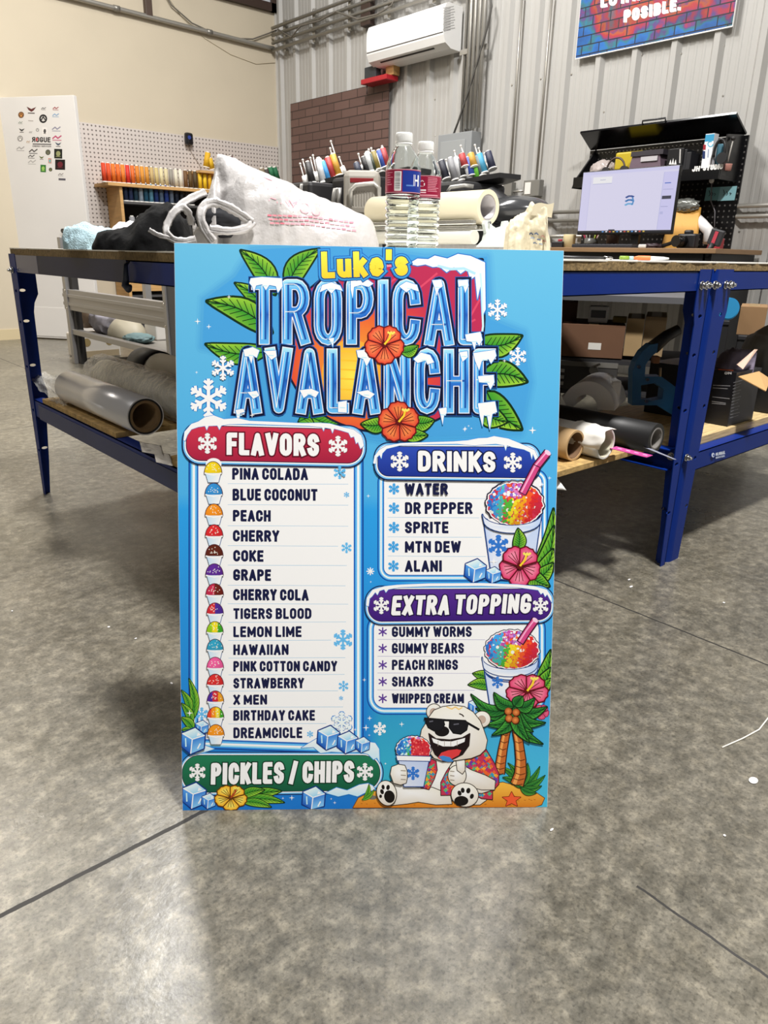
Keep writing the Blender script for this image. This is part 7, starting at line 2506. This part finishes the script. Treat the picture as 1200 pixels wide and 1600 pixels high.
bm = nb(); tube(bm, [at(470, 312, 4.4), at(472, 291, 4.4), at(496, 288, 4.4), at(499, 310, 4.4), at(498, 335, 4.4)], .016, 10); tube(bm, [at(520, 320, 4.3), at(524, 296, 4.3), at(530, 294, 4.3), at(529, 320, 4.3)], .014, 10); obj('guard_bow', bm, M('#b9b7b4', .35, .5), t1)
bm = nb(); box(bm, V((mid.x, mid.y, .45)), (.5, .4, .88), .7, .01); obj('stand', bm, M('#3b3a3b', .6), t1)
t2, a, b, u, n_ = tray('embroidery_machine', 'thread machine behind the bottles, showing a grey control head', (557, 277, 4.6), (640, 262, 4.2), .22, 'embroidery machines', t1)
mcones([(563, 275, 556, 254, '#232a3e', 'dark navy'), (577, 272, 567, 245, '#1c1a1c', 'black'), (581, 270, 573, 237, '#b4b6b6', 'grey'), (589, 270, 578, 240, '#22301c', 'bottle green'), (592, 267, 583, 236, '#7a6a20', 'olive'), (596, 271, 587, 240, '#dcdad8', 'white'), (601, 264, 591, 234, '#2a4a9a', 'royal blue'), (606, 262, 597, 231, '#9a2a2e', 'red')], 4.42, .021, 'middle')
spindles(t2, [(569, 272, 560, 241), (584, 266, 576, 234), (590, 266, 580, 232), (604, 260, 597, 229)], 4.46)
mid = a.lerp(b, .5)
bm = nb(); bx(bm, mid+V((-.2, -.1, -.42)), mid+V((.2, .2, -.03)), .02); obj('head', bm, M('#201f21', .5), t2)
bm = nb(); p0 = at(566, 302, 4.15)
fw = V((_c(YAW), _s(YAW), 0))
box(bm, p0, (.16, .19, .21), YAW, .03); obj('control_head', bm, M('#9a958c', .45), t2, 'grey control head')
bm = nb(); box(bm, p0-fw*.082+V((0, 0, .055)), (.006, .12, .022), YAW, .002); obj('display', bm, M('#7a2024', .3), t2, 'red display strip')
bm = nb()
for k in range(9):
    box(bm, p0-fw*.081+V((_s(YAW), -_c(YAW), 0))*(-.056+.014*k)+V((0, 0, -.03)), (.006, .005, .07), YAW)
obj('vent', bm, M('#7d786f', .5), t2)
bm = nb(); tube(bm, [at(548, 322, 4.05), at(548, 298, 4.05), at(556, 290, 4.05), at(584, 287, 4.05), at(592, 294, 4.05), at(592, 322, 4.05)], .013, 10); obj('guard_bow', bm, M('#aaa7a0', .35, .4), t2)
bm = nb(); box(bm, V((mid.x, mid.y, .45)), (.5, .4, .88), .7, .01); obj('stand', bm, M('#3b3a3b', .6), t2)
t3, a, b, u, n_ = tray('embroidery_machine', 'thread machine right of the bottles, before the breaker panel', (686, 289, 4.85), (781, 268, 4.45), .22, 'embroidery machines')
mcones([(698, 281, 689, 250, '#1b1d2c', 'navy black'), (712, 283, 703, 246, '#7d7d80', 'mid grey'), (721, 284, 712, 245, '#a2a2a4', 'silver grey'), (724, 278, 716, 248, '#17161a', 'black'), (735, 284, 726, 247, '#cccccd', 'white'), (727, 262, 721, 240, '#a02c2c', 'red'), (737, 276, 731, 245, '#2a4aa0', 'royal blue'), (741, 262, 735, 239, '#b98a2a', 'gold'), (747, 283, 740, 248, '#62b52a', 'lime green'), (757, 272, 748, 239, '#3a8fb2', 'turquoise'), (754, 276, 746, 243, '#5a6a70', 'slate'), (770, 265, 762, 236, '#181c38', 'dark navy')], 4.63, .023, 'right')
spindles(t3, [(690, 282, 683, 254), (703, 284, 697, 250), (716, 262, 710, 236), (732, 262, 720, 228), (752, 262, 742, 227), (758, 262, 748, 232), (765, 268, 758, 240), (762, 275, 757, 240)], 4.68)
mid = a.lerp(b, .55)
bm = nb(); bx(bm, mid+V((-.18, -.1, -.36)), mid+V((.2, .2, -.03)), .02); obj('head', bm, M('#2b2b2d', .5), t3)
bm = nb(); q = at(806, 330, 4.4); blob(bm, q, (.15, .20, .08), .05, 1.2, 4, 3, None, False, .35); obj('hood', bm, M('#3a3b3d', .2), t3, 'glossy dark hood')
bm = nb(); tube(bm, [mid+V((.02, .05, -.2)), (mid+q)*.5-V((0, 0, .04)), q-V((0, 0, .03))], [.09, .08, .06], 14); obj('hood_arm', bm, M('#2b2b2d', .5), t3)
bm = nb(); tube(bm, [at(700, 300, 4.4), at(704, 293, 4.4), at(726, 290, 4.4), at(740, 292, 4.4)], .012, 8); obj('guard_bow', bm, M('#9a9894', .35, .4), t3)
bm = nb(); box(bm, V((mid.x, mid.y, .45)), (.5, .4, .88), .7, .01); obj('stand', bm, M('#3b3a3b', .6), t3)

# ================================================================== pieces that belong to a part of their thing
NEST = {'flap_handle': ['raised_flap'], 'hinge_strip': ['back_panel'], 'drawer_handle': ['drawer_front'], 'display': ['control_head'], 'vent': ['control_head'], 'latch': ['case_body'],
        'rating_sheet': ['housing'], 'panel_seam': ['housing'], 'air_outlet': ['housing'], 'socket': ['box'], 'sealing_tape': ['carton_body'], 'address_label': ['carton_body'],
        'carton_print': ['body', 'carton_body'], 'blue_band': ['carton_body'], 'box_print': ['box_body'], 'laminate_skin': ['tabletop'], 'label_band': ['bottle_body'], 'red_label': ['head'], 'marks': ['strip'], 'screw': ['side_plate'],
        'lettering': ['shelf_lip', 'poster_print'], 'dot': ['box_body'], 'lower_band': ['box_body'], 'top_strip': ['case'], 'label_strip': ['case'], 'rim': ['crate_body'],
        'handwriting': ['paper'], 'bag_print': ['bag_body'], 'printed_patch': ['crumpled_paper'], 'maker_mark': ['stringer'], 'dark_front': ['tray_body'], 'keys': ['case'], 'screen': ['bezel'], 'hook': ['apron'], 'tape_wrap': ['apron']}
def base_name(o):
    return o.name.split('.')[0]
for root in [o for o in COL.objects if o.parent is None and o.type == 'EMPTY']:
    kids = list(root.children)
    for k in kids:
        for want in NEST.get(base_name(k), ()):
            hit = [p for p in kids if base_name(p) == want and p is not k]
            if hit:
                k.parent = hit[0]
                break
